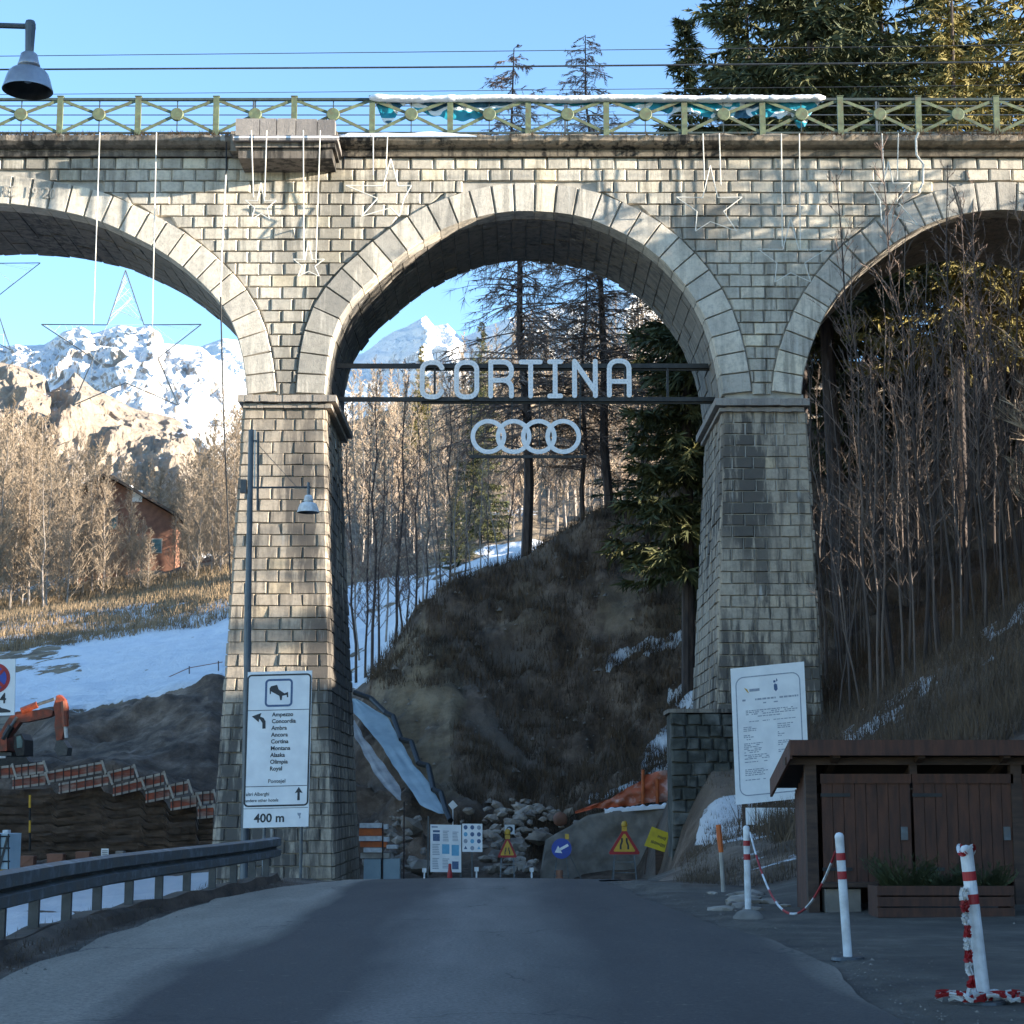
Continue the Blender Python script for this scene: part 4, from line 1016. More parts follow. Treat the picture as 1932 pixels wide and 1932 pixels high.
mb = MB(); mb.tube([W(427, 262, 47.6), W(427, 318, 47.3), W(426, 330, 47.25)], .02, 5); mb.tube([W(426, 330, 47.25), W(418, 480, 47.25), W(416, 560, 47.2)], .022, 5, 1); mb.tube([W(416, 560, 47.2), W(421, 760, 47.1), W(430, 980, 46.9), W(436, 1120, 46.7)], .022, 5)
tag(mb.build('drop_cable', ['black', 'whitecable']), 'dark cable hanging down beside the left pier, its upper length white', 'cable')
mb = MB(); mb.tube([W(1733, 250, 47.3), W(1728, 262, 47.3), W(1729, 292, 47.3), W(1742, 310, 47.3), W(1741, 345, 47.3), W(1734, 360, 47.3), W(1736, 364, 47.3)], .03, 6)
tag(mb.build('bent_pipe', 'whitecable'), 'pale bent pipe running down the wall near the right arch crown', 'pipe')
for vs, r, lb in (((109, 98, 88, 75), .011, 'upper thin overhead wire crossing the sky'), ((133, 127, 119, 112), .026, 'thick overhead cable crossing the sky above the railing'), ((181, 172, 163, 152), .009, 'lower thin overhead wire just above the railing')):
    us = (-300, 800, 1700, 2500); mb = MB()
    P = []
    for t in np.linspace(0, 1, 30):
        u = us[0] + (us[-1] - us[0]) * t; P.append(W(u, float(np.interp(u, us, vs)), 45.5))
    mb.tube(P, r, 5); tag(mb.build('overhead_wire', 'darkgrey'), lb, 'cable', 'overhead wires')

# ------------------------------------------------------------------ banner rolled on the railing
def banner():
    Y = 47.86; prof = [(703, 188), (712, 205), (722, 228), (732, 236), (745, 226), (756, 200), (770, 197), (800, 214), (830, 222), (860, 228), (900, 226), (940, 214), (965, 200), (1000, 196), (1100, 200), (1160, 197), (1200, 203), (1260, 214), (1300, 210), (1340, 224), (1400, 224), (1430, 217), (1470, 224), (1490, 214), (1506, 240), (1520, 240), (1530, 214), (1545, 196), (1560, 189)]
    us = np.arange(703, 1561, 4.0); rows = []
    for k in range(9):
        r = []
        for u in us:
            vb = float(np.interp(u, [a[0] for a in prof], [a[1] for a in prof])) + 1.5 * math.sin(u * .21) + 2 * noise.noise(Vector((u * .05, 2, 0)))
            v = 186 + (max(vb, 187) - 186) * k / 8
            r.append(W(u, v, Y + .05 * noise.noise(Vector((u * .07, v * .12, 1))) * 1.5 + .02 * math.sin(u * .3 + v * .2)))
        rows.append(r)
    mb = MB(); mb.grid(rows)
    m, n, b = nt_new('banner_print'); p = posn(n)
    q = mapv(n, p, (1.6, 1, 2.4))
    f = tex_noise(n, q, 1.0, 1, .3)
    c = ramp(n, f, [(0.0, (0.0, 0.22, 0.32)), (0.50, (0.0, 0.30, 0.42)), (0.515, (0.72, 0.76, 0.78)), (0.60, (0.72, 0.76, 0.78)), (0.615, (0.005, .08, .15))], 'CONSTANT')
    L(n, c, b.inputs['Base Color']); b.inputs['Roughness'].default_value = .5
    bn = mb.build('banner', m, smooth=True); tag(bn, 'crumpled teal banner with white print gathered along the railing top', 'banner')
    mb = MB(); rows = []
    for i, u in enumerate(np.arange(697, 1562, 5.0)):
        w = 1 + .25 * noise.noise(Vector((u * .03, 0, 4))) + .2 * noise.noise(Vector((u * .15, 0, 4)))
        e = min(1, (u - 690) / 14, (1566 - u) / 20); c = W(u, 187.0 + 2.2 * noise.noise(Vector((u * .008, 7, 0))), 47.72); h = .105 * w * e
        r = []
        for a in np.linspace(0, 2 * math.pi, 11):
            r.append((c.x, c.y + 1.5 * h * math.sin(a), c.z + h * (math.cos(a) if math.cos(a) > 0 else .75 * math.cos(a))))
        rows.append(r)
    mb.grid(rows); tag(mb.build('snow', 'snow', smooth=True), 'long snow cap lying on the banner along the railing top', 'snow', kind='stuff')
banner()

# ------------------------------------------------------------------ bell lamps
BELL = [(0.001, .80), (.13, .79), (.165, .76), (.20, .60), (.225, .53), (.215, .505), (.165, .50), (.165, .475), (.25, .455), (.345, .41), (.395, .35), (.435, .24), (.475, .09), (.50, .015), (.50, 0), (.475, .002), (.44, .14), (.36, .34), (.001, .40)]
def lamp_head(parent, c, dia, tilt=0.0, mat='lampgrey'):
    mt = Matrix.Rotation(tilt, 3, 'Y')
    mb = MB(); mb.lathe([(r * dia, z * dia) for r, z in BELL[:15]], 40, c, mat=mt); mb.build('lamp_shade', mat, parent, smooth=True)
    mb = MB(); mb.lathe([(r * dia, z * dia) for r, z in BELL[14:]], 32, c, mat=mt); mb.build('shade_lining', 'lampin', parent, smooth=True)
    mb = MB(); mb.lathe([(.001, .36), (.07, .34), (.09, .26), (.07, .18), (.001, .15)], 14, c, mat=mt @ Matrix.Scale(dia, 3)); mb.build('bulb', 'signwhite', parent, smooth=True)
def lamps():
    Y = 17.0; c = W(52, 171, Y); D = 104 / FPX * Y * .955
    t = thing('street_lamp', 'grey bell shaped street lamp hanging from an arm at top left', 'street lamp', (-5.4, Y, tz(-5.4, Y)), 'bell lamps')
    lamp_head(t, c, D)
    mb = MB(); a = W(57, 50, Y); top = c + Vector((.0, 0, D * .78))
    mb.tube([W(57, 40, Y), W(57, 46, Y), W(57, 60, Y), top], [.045, .055, .05, .042], 10); mb.tube([W(66, 51, Y), W(48, 51, Y)], .035, 8); mb.build('swivel', 'polegrey', t)
    mb = MB(); e = W(57, 50, Y); mb.tube([(-5.4, Y, e.z + .02), (e.x, Y, e.z)], .03, 8); mb.build('arm', 'polegrey', t)
    mb = MB(); mb.tube([(-5.4, Y, tz(-5.4, Y) - .3), (-5.4, Y, e.z + .5)], [.09, .06], 12); mb.build('pole', 'polegrey', t)
    Y = 40.0; x = WX(462, 1600, Y); gz = -1.2
    t = thing('street_lamp', 'slim grey lamp post standing close to the left pier with a pale bell shade', 'street lamp', (WX(461, 1600, Y), Y, gz), 'bell lamps')
    mb = MB(); mb.tube([(x, Y, gz - .3), W(463.5, 1500, Y), W(468, 1120, Y), W(469, 1090, Y), W(474, 811, Y)], [.085, .085, .08, .068, .06], 12); mb.build('pole', 'polegrey', t)
    mb = MB(); mb.tube([W(487, 815, Y), W(486, 963, Y)], .028, 8); mb.tube([W(481, 812, Y), W(480, 920, Y)], .02, 6, 1); mb.bar(W(472, 832, Y), W(488, 832, Y), .04, .04); mb.bar(W(472, 920, Y), W(488, 920, Y), .04, .04); mb.build('arm_bracket', ['darkgrey', 'whitecable'], t)
    mb = MB(); mb.tube([W(480, 920, Y), W(586, 919, Y)], .022, 8); mb.build('arm', 'darkgrey', t)
    mb = MB(); mb.tube([W(486, 838, Y), W(560, 919, Y)], .008, 5); mb.build('stay_wire', 'darkgrey', t)
    c = W(581.5, 967, Y); D = 42.5 / FPX * Y; mb = MB(); mb.tube([W(582, 910, Y), c + Vector((0, 0, D * .78))], [.03, .035], 8); mb.build('swivel', 'polegrey', t)
    lamp_head(t, c, D, mat='bollwhite')
    mb = MB(); q = W(474, 828, Y); mb.box(WX(456, 828, Y), WX(467, 828, Y), Y - .05, Y + .1, WZ(930, Y), WZ(905, Y)); mb.build('switch_box', 'darkgrey', t)
lamps()

# ------------------------------------------------------------------ flat boards with print
class Board:
    """board given by three picture corners on the plane y = Y; local coordinates 0..1"""
    def __init__(s, parent, TL, TR, BL, Y, thick=.03, mat='signwhite', name='panel', build=True):
        s.p = parent; s.tl = W(*TL, Y); tr = W(*TR, Y); bl = W(*BL, Y)
        s.x = tr - s.tl; s.z = bl - s.tl; s.w = s.x.length; s.h = s.z.length; s.n = 0
        if build:
            mb = MB(); q = [s.tl, tr, tr + s.z, bl]
            mb.hexa([a for a in q] + [a + Vector((0, thick, 0)) for a in q]); mb.build(name, mat, parent, fix=True)
    def at(s, a, b, k=1): return s.tl + s.x * a + s.z * b + Vector((0, -.004 * k, 0))
    def poly(s, mb, pts, k=1, mi=0): mb.poly([s.at(a, b, k) for a, b in pts], mi)
    def rect(s, mb, a0, b0, a1, b1, k=1, mi=0): s.poly(mb, [(a0, b1), (a1, b1), (a1, b0), (a0, b0)], k, mi)
    def frame(s, mb, a0, b0, a1, b1, w, r, k=1, mi=0, sides='lrtb'):
        """rounded outline, w and r in metres"""
        W0, H0 = s.w, s.h; x0, x1, y0, y1 = a0 * W0, a1 * W0, b0 * H0, b1 * H0
        def ring(d):
            rr_ = max(r - d, .002); out = []
            for cx, cy, s0 in ((x1 - d - rr_, y0 + d + rr_, -90), (x1 - d - rr_, y1 - d - rr_, 0), (x0 + d + rr_, y1 - d - rr_, 90), (x0 + d + rr_, y0 + d + rr_, 180)):
                for a in np.linspace(s0, s0 + 90, 6): out.append((cx + rr_ * math.cos(math.radians(a)), cy + rr_ * math.sin(math.radians(a))))
            return out
        A = ring(0); B = ring(w); n = len(A)
        for i in range(n):
            j = (i + 1) % n
            mb.poly([s.at(p[0] / W0, p[1] / H0, k) for p in (A[i], B[i], B[j], A[j])], mi)
    def text(s, txt, a, b, size, mat='ink', align='LEFT', k=1, sx=1.0, bold=0.0, name='lettering'):
        return letters(txt, size, mat, s.p, s.at(a, b, k), s.x, -s.z, align, .0012, name, bold, sx)
def hotel_sign():
    Y = 38.6
    t = thing('direction_sign', 'tall white hotel direction board with bed symbol and 400 m plate before the pier', 'sign', (WX(523, 1600, Y), Y, -1.2))
    tl = (467.5, 1268); tr = (589, 1265); bl = (458.5, 1562.5)
    B = Board(t, tl, tr, bl, Y)
    fx = lambda x: (x - 118) / 722; fy = lambda y: (y - 98) / 1717
    mb = MB(); B.frame(mb, -.004, fy(128), fx(835), fy(1588), .036, .10); mb.build('border', 'ink', t)
    mb = MB()
    for y in (528, 1366): B.rect(mb, fx(134), fy(y - 4), fx(815), fy(y + 4))
    B.rect(mb, fx(115), fy(1603), fx(830), fy(1609)); mb.build('dividing_line', 'polegrey', t)
    mb = MB(); B.frame(mb, fx(318), fy(182), fx(628), fy(492), .045, .09); mb.build('symbol_frame', M['signnavy'], t)
    mb = MB()
    for pl in ([(368, 285), (372, 352), (386, 345), (384, 318), (480, 372), (490, 420), (508, 418), (512, 372), (560, 362), (566, 390), (580, 388), (576, 330), (535, 345), (470, 300), (452, 248), (385, 262)],):
        B.poly(mb, [(fx(a), fy(b)) for a, b in pl][::-1])
    mb.build('bed_symbol', 'ink', t)
    mb = MB(); B.poly(mb, [(fx(a), fy(b)) for a, b in ((178, 592), (286, 556), (272, 596), (310, 612), (334, 650), (336, 730), (300, 732), (298, 668), (276, 634), (262, 622), (258, 658))][::-1]); mb.build('turn_arrow', 'ink', t)
    mb = MB(); B.poly(mb, [(fx(a), fy(b)) for a, b in ((724, 1380), (768, 1448), (736, 1440), (738, 1526), (710, 1526), (710, 1440), (680, 1448))][::-1]); mb.build('ahead_arrow', 'ink', t)
    for i, s_ in enumerate(['Ampezzo', 'Concordia', 'Ambra', 'Ancora', 'Cortina', 'Montana', 'Alaska', 'Olimpia', 'Royal']):
        B.text(s_, fx(404 - i * 1.2), fy(598 + 74.5 * i), .122, bold=.003, sx=.98)
    B.text('Pontejel', fx(378), fy(1330), .115, bold=.001)
    B.text('altri Alberghi', fx(138), fy(1466), .105, bold=.001, sx=.9); B.text('andere other hotels', fx(134), fy(1534), .095, bold=.001, sx=.92)
    B.text('400 m', fx(236), fy(1756), .255, bold=.006, sx=1.0)
    mb = MB(); B.poly(mb, [(fx(a), fy(b)) for a, b in ((715, 1662), (758, 1665), (748, 1695), (752, 1715), (738, 1730), (735, 1700), (718, 1685))][::-1]); mb.build('small_emblem', 'greyink', t)
    for u, v in ((497, 1600), (567, 1605)):
        mb = MB(); x = WX(u, v, Y); mb.tube([(x, Y + .07, -1.5), (x, Y + .07, WZ(1290, Y))], .035, 8); mb.build('post', 'galv', t)
hotel_sign()

def parking_sign():
    Y = 24.0; t = thing('no_stopping_sign', 'white plate with round no stopping sign and tow truck symbol at the left edge', 'sign', (WX(-10, 1420, Y), Y, -1.3))
    B = Board(t, (-46, 1246), (29, 1243), (-48, 1352), Y, .02)
    asp = B.w / B.h
    def disc(mb, r, k, mi=0):
        B.poly(mb, [((.5 + r * math.cos(a)), .335 + r * math.sin(a) * asp) for a in np.linspace(0, 2 * math.pi, 33)[:-1]], k, mi)
    mb = MB(); disc(mb, .38, 1); mb.build('red_disc', 'signred', t); mb = MB(); disc(mb, .29, 2); mb.build('blue_disc', 'signblue', t)
    mb = MB()
    for sg in (1, -1):
        d = np.array([math.cos(math.radians(45)), sg * math.sin(math.radians(45))]); n_ = np.array([-d[1], d[0]]); q = [d * .31 + n_ * .04, d * .31 - n_ * .04, -d * .31 - n_ * .04, -d * .31 + n_ * .04]
        B.poly(mb, [(.5 + a[0], .335 + a[1] * asp) for a in q][::-1], 3 + (sg > 0))
    mb.build('red_cross', 'signred', t)
    B.text('0-24', .20, .78, .19, bold=.004, k=1, sx=.9)
    mb = MB(); B.poly(mb, [(.42, .90), (.55, .87), (.62, .84), (.68, .87), (.80, .89), (.90, .92), (.90, .95), (.42, .95)][::-1]); mb.build('tow_symbol', 'ink', t)
    mb = MB(); x = WX(-8, 1350, Y); mb.tube([(x, Y + .05, -1.6), (x, Y + .05, WZ(1250, Y))], .03, 8); mb.build('post', 'galv', t)
parking_sign()

def site_board():
    Y = 38.0; t = thing('construction_notice_board', 'big tilted white construction notice board standing behind the brown shed', 'notice board', (WX(1450, 1560, Y), Y, .6))
    B = Board(t, (1378.5, 1261.5), (1517, 1248), (1388.8, 1518.5), Y, .04)
    mb = MB(); B.frame(mb, .055, .07, .935, .945, .022, .18); mb.build('border', 'greyink', t)
    rn = random.Random(5); mb = MB()
    def words(a0, b0, a1, h, dens=.9):
        a = a0
        while a < a1:
            w = rn.uniform(.018, .06); w = min(w, a1 - a)
            if rn.random() < dens: B.rect(mb, a, b0 - h / 2, a + w, b0 + h / 2)
            a += w + .010
    words(.14, .245, .90, .013); words(.38, .275, .62, .009)
    for i, b in enumerate((.325, .338, .352)): words(.18, b, .88, .007)
    words(.34, .37, .66, .007); words(.22, .405, .5, .006); words(.55, .405, .85, .006)
    for (a0, a1, bs) in ((.14, .36, (.445, .458, .471)), (.14, .28, (.505, .518, .535)), (.14, .40, (.565, .578, .59, .603, .616, .63)), (.14, .50, (.65, .663, .676, .70)), (.14, .46, (.755, .768, .781, .795, .83)), (.60, .82, (.44, .455, .468)), (.60, .69, (.50, .513, .527)), (.60, .84, (.565, .578, .592)), (.60, .78, (.63, .643))):
        for b in bs: words(a0, b, a1 - rn.uniform(0, .08), .0065)
    mb.build('print_lines', 'greyink', t)['kind'] = 'stuff'
    mb = MB(); B.rect(mb, .24, .165, .38, .185); mb.build('logo_text_bar', 'greyink', t)
    mb = MB(); B.poly(mb, [(.17, .15), (.19, .17), (.22, .19), (.235, .195), (.21, .165)]); mb.build('logo_mark', 'signyellow', t)
    mb = MB(); B.poly(mb, [(.59, .14), (.62, .15), (.625, .185), (.60, .20), (.575, .185), (.575, .15)][::-1]); B.rect(mb, .57, .118, .60, .134); B.poly(mb, [(.61, .10), (.63, .12), (.61, .13)]); mb.build('crest', 'signnavy', t)
    for u in (1405, 1455, 1504):
        mb = MB(); x = WX(u, 1540, Y); mb.box(x - .04, x + .04, Y + .05, Y + .13, -.2, WZ(1300, Y)); mb.build('post', 'wood2', t)
    for a, b, c in ((1407, 1425, 1556), (1427, 1445, 1559), (1447, 1466, 1553), (1468, 1486, 1556), (1489, 1508, 1551)):
        mb = MB(); mb.box(WX(a, 1530, Y), WX(b, 1530, Y), Y + .02, Y + .035, WZ(c, Y), WZ(1524, Y)); mb.build('notice_sheet', 'signwhite', t)
site_board()

# ------------------------------------------------------------------ guardrail
def guardrail():
    gx = lambda y: float(np.interp(y, [8, 12, 14.8, 17.5, 20, 22.8, 25, 27.7, 31], [-4.15, -4.2, -4.26, -4.38, -4.38, -4.2, -4.02, -3.85, -3.8]))
    t = thing('guardrail', 'weathered steel guardrail on close set posts along the left road edge', 'guardrail', (-4.3, 18, 0))
    prof = [(-.01, .39), (.055, .42), (.055, .51), (.0, .535), (-.005, .545), (.0, .555), (.055, .58), (.055, .69), (-.01, .715)]
    ys = np.linspace(8, 29.6, 80); rows = []
    for y in ys: rows.append([(gx(y) + a * 1.3, y, b) for a, b in prof])
    mb = MB(); mb.grid(rows)
    rows = [[(p[0] - .012, p[1], p[2]) for p in r] for r in rows]; mb.grid(rows); mb.build('beam', 'galv', t)
    y = 9.0; k = 0
    while y < 29.4:
        x = gx(y) - .06; mb = MB(); mb.box(x - .06, x + .035, y - .03, y + .03, -.35, .66)
        mb.build('post', 'darkgrey', t, origin=(x, y, 0)); y += 1.33; k += 1
    mb = MB(); rows = []
    for y in ys: rows.append([(gx(y) - .18, y, -.3), (gx(y) - .18, y, .12 + .02 * math.sin(y * 3)), (gx(y) + .02, y, .13 + .02 * math.sin(y * 3)), (gx(y) + .1, y, -.05)])
    mb.grid(rows); mb.build('footing_kerb', 'soilwall', t)
guardrail()

# ------------------------------------------------------------------ bollards, chain, tape
def bollard(label, top, base, rad, kind):
    b0 = G(*base); hgt = 1.0
    tp = W(top[0], top[1], b0.y)
    t = thing('bollard', label, 'bollard', b0, 'red and white bollards along the forecourt')
    ax = tp - b0; P = lambda f: b0 + ax * (1 - f)
    def seg(f0, f1, mat, nm, k=1.0):
        mb = MB(); mb.tube([P(f1), P(f0)], rad * k, 14); mb.build(nm, mat, t, smooth=False)
    seg(0, 1, 'bollwhite', 'tube'); seg(.14, .20, 'redsteel', 'red_band', 1.04); seg(.29, .355, 'redsteel', 'red_band', 1.04)
    mb = MB(); mb.lathe([(.001, rad * .8), (rad * .7, rad * .6), (rad * 1.06, 0), (rad * 1.06, -.02)], 12, tp); mb.build('cap', 'bollwhite', t, smooth=True)
    if kind == 'mound':
        mb = MB(); mb.lathe([(.001, .11), (.05, .10), (.12, .075), (.17, .02), (.18, -.02)], 20, b0); mb.build('base', 'concrete', t, smooth=True)
    else:
        mb = MB(); mb.lathe([(.001, .02), (.13, .018), (.14, -.01)], 20, b0); mb.build('base', 'darkgrey', t)
    return t, tp, b0
b1 = bollard('farthest red and white bollard, with a pale domed foot', (1408, 1562), (1412, 1733), .036, 'mound')
b2 = bollard('middle red and white bollard at the free end of the sagging chain', (1583.5, 1577), (1600, 1809), .037, 'disc')
b3 = bollard('nearest red and white bollard, with tangled tape wound round it', (1823, 1604), (1858, 1893), .043, 'disc')
def chain():
    a = b1[1] + Vector((.04, 0, -.05)); b = b2[1] + Vector((-.03, 0, -.12)); n = 46
    mbs = [MB(), MB()]
    for i in range(n):
        q = []
        for s_ in (i / n, (i + .92) / n):
            p = a.lerp(b, s_); p.z -= 4 * .70 * s_ * (1 - s_) * (1 + .12 * (.5 - s_)); q.append(p)
        mbs[(i // 4) % 2].tube([q[0], q[1]], .0115, 5)
    t = thing('plastic_chain', 'red and white chain sagging between the two farther bollards', 'chain', a)
    mbs[0].build('white_links', 'bollwhite', t)['kind'] = 'stuff'; mbs[1].build('red_links', 'redsteel', t)['kind'] = 'stuff'
chain()
def tape():
    rn = random.Random(9); t = thing('barrier_tape', 'red and white plastic tape and chain tangled round the nearest bollard foot', 'tape', b3[2])
    mbs = [MB(), MB()]; tp = b3[1]; b0 = b3[2]
    def ribbon(P, w):
        for i in range(len(P) - 1):
            a, b = Vector(P[i]), Vector(P[i + 1]); s_ = (b - a).normalized(); c = s_.cross(Vector((0, 1, .2))).normalized() * w
            mbs[(i // 3) % 2].poly([a + c, b + c, b - c, a - c]); mbs[(i // 3) % 2].poly([a + c * .2 + Vector((0, -w, 0)), b + c * .2 + Vector((0, -w, 0)), b - c * .2 + Vector((0, w, 0)), a - c * .2 + Vector((0, w, 0))])
    for k in range(4):
        P = []; n = 26
        for i in range(n + 1):
            f = i / n; p = (tp + Vector((-.04, -.045, -.24))).lerp(b0 + Vector((-.10, -.05, .05)), f) if f > 0 else tp + Vector((-.045, -.045, -.24))
            P.append(p + Vector((rn.uniform(-.022, .02), rn.uniform(-.02, .0), 0)))
        ribbon(P, rn.uniform(.008, .018))
    P = [tp + Vector((.05 * math.cos(a), .05 * math.sin(a), -.0 - .03 * math.sin(a * 2))) for a in np.linspace(0, 14, 40)]; ribbon(P, .014)
    for k in range(9):
        a0 = rn.uniform(0, 6.28); P = []; c = b0 + Vector((rn.uniform(-.18, .12), rn.uniform(-.06, .05), .02))
        for a in np.linspace(0, 5, 22): P.append(c + Vector((.14 * math.cos(a + a0) * rn.uniform(.5, 1.2), .10 * math.sin(a + a0), abs(.05 * math.sin(a * 1.7)))))
        ribbon(P, rn.uniform(.008, .016))
    P = [b0 + Vector((.05 + .06 * i, -.02 + .01 * math.sin(i), .03 + .015 * math.sin(i * 1.3))) for i in range(26)]; ribbon(P, .014); ribbon([p + Vector((0, .03, .012)) for p in P], .012)
    mbs[0].build('white_tape', 'bollwhite', t)['kind'] = 'stuff'; mbs[1].build('red_tape', 'redsteel', t)['kind'] = 'stuff'
tape()
mb = MB(); mb.tube([W(1360, 1600, 26), W(1365, 1672, 26) + Vector((0, 0, -.15))], .03, 6, 1); mb.tube([W(1355, 1556, 26), W(1357.5, 1580, 26), W(1360.5, 1608, 26)], [.035, .042, .034], 6)
tag(mb.build('marker_stake', ['orange', 'woodlight']), 'wooden stake with an orange painted top on the earth bank', 'stake')

# ------------------------------------------------------------------ brown shed
def shed():
    Yf = 21.4; x0 = 3.50; x1 = 12.2; zt = WZ(1428, Yf)
    t = thing('bin_shed', 'low dark brown wooden shed with a tarred roof at the right edge', 'shed', (x0, Yf, 0))
    Yb = Yf + 1.15; ze = WZ(1482, Yf + 1.2)
    zr = WZ(1404, Yf)
    # roof: front edge high, falling to the back
    mb = MB(); th = .09
    A = [Vector((x0 - .22, Yf - .28, zr + .02)), Vector((x1, Yf - .28, zr + .02)), Vector((x1, Yb + .25, ze + .06)), Vector((x0 - .22, Yb + .25, ze + .06))]
    mb.hexa([p + Vector((0, 0, -th)) for p in A] + [p for p in A]); mb.build('roof', 'roofdark', t, fix=True)
    mb = MB(); mb.hexa([A[0] + Vector((-.03, -.03, -.16)), A[1] + Vector((0, -.03, -.16)), A[1] + Vector((0, -.03, .02)), A[0] + Vector((-.03, -.03, .02)), A[0] + Vector((-.03, -.004, -.16)), A[1] + Vector((0, -.004, -.16)), A[1] + Vector((0, -.004, .02)), A[0] + Vector((-.03, -.004, .02))]); mb.build('fascia', 'wood', t, fix=True)
    mb = MB(); mb.hexa([A[0] + Vector((-.035, 0, -.2)), A[0] + Vector((-.005, 0, -.2)), A[3] + Vector((-.005, 0, -.2)), A[3] + Vector((-.035, 0, -.2)), A[0] + Vector((-.035, 0, .02)), A[0] + Vector((-.005, 0, .02)), A[3] + Vector((-.005, 0, .02)), A[3] + Vector((-.035, 0, .02))]); mb.build('barge_board', 'wood', t, fix=True)
    for i in range(9):
        x = x0 + .3 + i * 1.0; mb = MB(); mb.bar((x, Yf - .22, zr - .13), (x, Yb + .1, ze - .09), .08, .08, up=(0, 0, 1)); mb.build('rafter', 'wood2', t)
    posts = [x0 + .1, WX(1855, 1500, Yf) - 0.0, 9.4]
    xa = WX(1522, 1500, Yf); posts = [xa + .05, WX(1892 * 1.0, 1500, Yf) if False else WX(1918, 1500, Yf), 9.3]
    for x in posts:
        mb = MB(); mb.box(x - .06, x + .07, Yf, Yf + .13, -.05, zt - .05); mb.build('post', 'wood2', t)
    mb = MB(); mb.box(xa - .25, x1, Yf - .03, Yf + .1, WZ(1443, Yf), WZ(1429, Yf)); mb.build('head_beam', 'wood2', t)
    # side wall of upright boards
    y = Yf + .14
    while y < Yb:
        mb = MB(); zt_ = zr - .14 - (y - Yf) * (zr - ze) / (Yb - Yf); mb.box(x0 + .02, x0 + .05, y, y + .145, .0, zt_); mb.build('side_board', 'wood', t); y += .15
    # front boards
    pan = [(WX(1553, 1600, Yf), WX(1722, 1600, Yf)), (WX(1727, 1600, Yf), WX(1916, 1600, Yf)), (WX(1934, 1600, Yf), 9.2)]
    for a, b in pan:
        n = round((b - a) / .135)
        for i in range(n):
            c0 = a + (b - a) * i / n; c1 = a + (b - a) * (i + 1) / n
            mb = MB(); d = rb.uniform(0, .008); mb.box(c0 + .003, c1 - .003, Yf + .03 - d, Yf + .055 - d, WZ(1664, Yf) - rb.uniform(0, .02), WZ(1476, Yf)); mb.build('board', 'wood', t, origin=(c0, Yf, 1))
        mb = MB(); mb.box(a - .01, b + .01, Yf + .0, Yf + .028, WZ(1478, Yf), WZ(1460, Yf)); mb.build('door_rail', 'wood', t)
    for a, b in pan[:2]:
        for z_ in (WZ(1500, Yf), WZ(1640, Yf)):
            mb = MB(); mb.box(a - .01, a + .34, Yf + .008, Yf + .021, z_ - .02, z_ + .02); mb.build('hinge', 'black', t)
        mb = MB(); mb.box(b - .13, b - .05, Yf + .0, Yf + .02, WZ(1585, Yf), WZ(1560, Yf)); mb.build('latch', 'galv', t)
    mb = MB(); mb.box(x0 + .02, x1, Yb - .03, Yb, 0, ze - .05); mb.build('back_wall', 'wood', t)
    mb = MB(); mb.box(WX(1722, 1450, Yf) - .04, WX(1722, 1450, Yf) + .05, Yf, Yf + .08, WZ(1460, Yf), WZ(1443, Yf) - .002); mb.build('short_post', 'wood2', t)
    mb = MB(); mb.box(WX(1548, 1665, Yf), WX(1652, 1665, Yf), Yf - .15, Yf + .02, WZ(1673, Yf), WZ(1664, Yf)); mb.build('sill_plank', 'woodlight' if False else 'wood2', t)
    mb = MB(); mb.box(WX(1556, 1690, Yf), WX(1622, 1690, Yf), Yf - .06, Yf + .2, .01, WZ(1677, Yf)); tag(mb.build('stone_block', 'concrete'), 'grey concrete block under the shed sill plank', 'block')
    # planter
    p = thing('planter_box', 'long dark wooden planter with scrubby plants before the shed doors', 'planter', (WX(1780, 1715, 20.6), 20.6, 0))
    Yp = 20.4; a = WX(1656, 1700, Yp); b = WX(1914, 1700, Yp); zp = WZ(1671, Yp)
    for i in range(3):
        mb = MB(); h = zp / 3; mb.box(a, b, Yp, Yp + .04, .01 + h * i + .004, h * (i + 1) - .004); mb.build('plank', 'wood', p)
    for x in (a, b - .04):
        mb = MB(); mb.box(x, x + .04, Yp + .042, Yp + .55, .01, zp - .01); mb.build('end_plank', 'wood', p)
    mb = MB(); mb.box(a + .04, b - .04, Yp + .05, Yp + .5, zp - .1, zp - .04); mb.build('soil', 'soilwall', p)
    rn = random.Random(2)
    for cx, w_, h_, lb in ((1715, .5, .48, 'taller scrubby shrub at the left end of the planter'), (1790, .45, .22, 'low sparse shrub in the middle of the planter'), (1868, .5, .34, 'dark shrub at the right end of the planter')):
        x = WX(cx, 1670, Yp); mb = MB()
        for k in range(260):
            a0 = rn.uniform(0, 6.28); r0 = rn.random() ** .5 * w_ * .8; zz = zp - .06
            q = Vector((x + r0 * math.cos(a0) * .5, Yp + .27 + r0 * math.sin(a0) * .3, zz)); d = Vector((math.cos(a0) * .7, math.sin(a0) * .5, rn.uniform(.5, 1.4))).normalized(); l = rn.uniform(.3, 1) * h_
            e = q + d * l; sdv = d.orthogonal().normalized() * rn.uniform(.004, .012); mb.poly([q - sdv, q + sdv, e])
            for _ in range(4):
                m_ = q.lerp(e, rn.uniform(.3, 1)); d2 = (d + Vector((rn.uniform(-1, 1), rn.uniform(-1, 1), rn.uniform(-.2, .8)))).normalized() * rn.uniform(.03, .09); mb.poly([m_ - sdv * 1.4, m_ + sdv * 1.4, m_ + d2])
        o = mb.build('shrub', 'needle'); tag(o, lb, 'shrub', 'shrubs in the planter box')
shed()

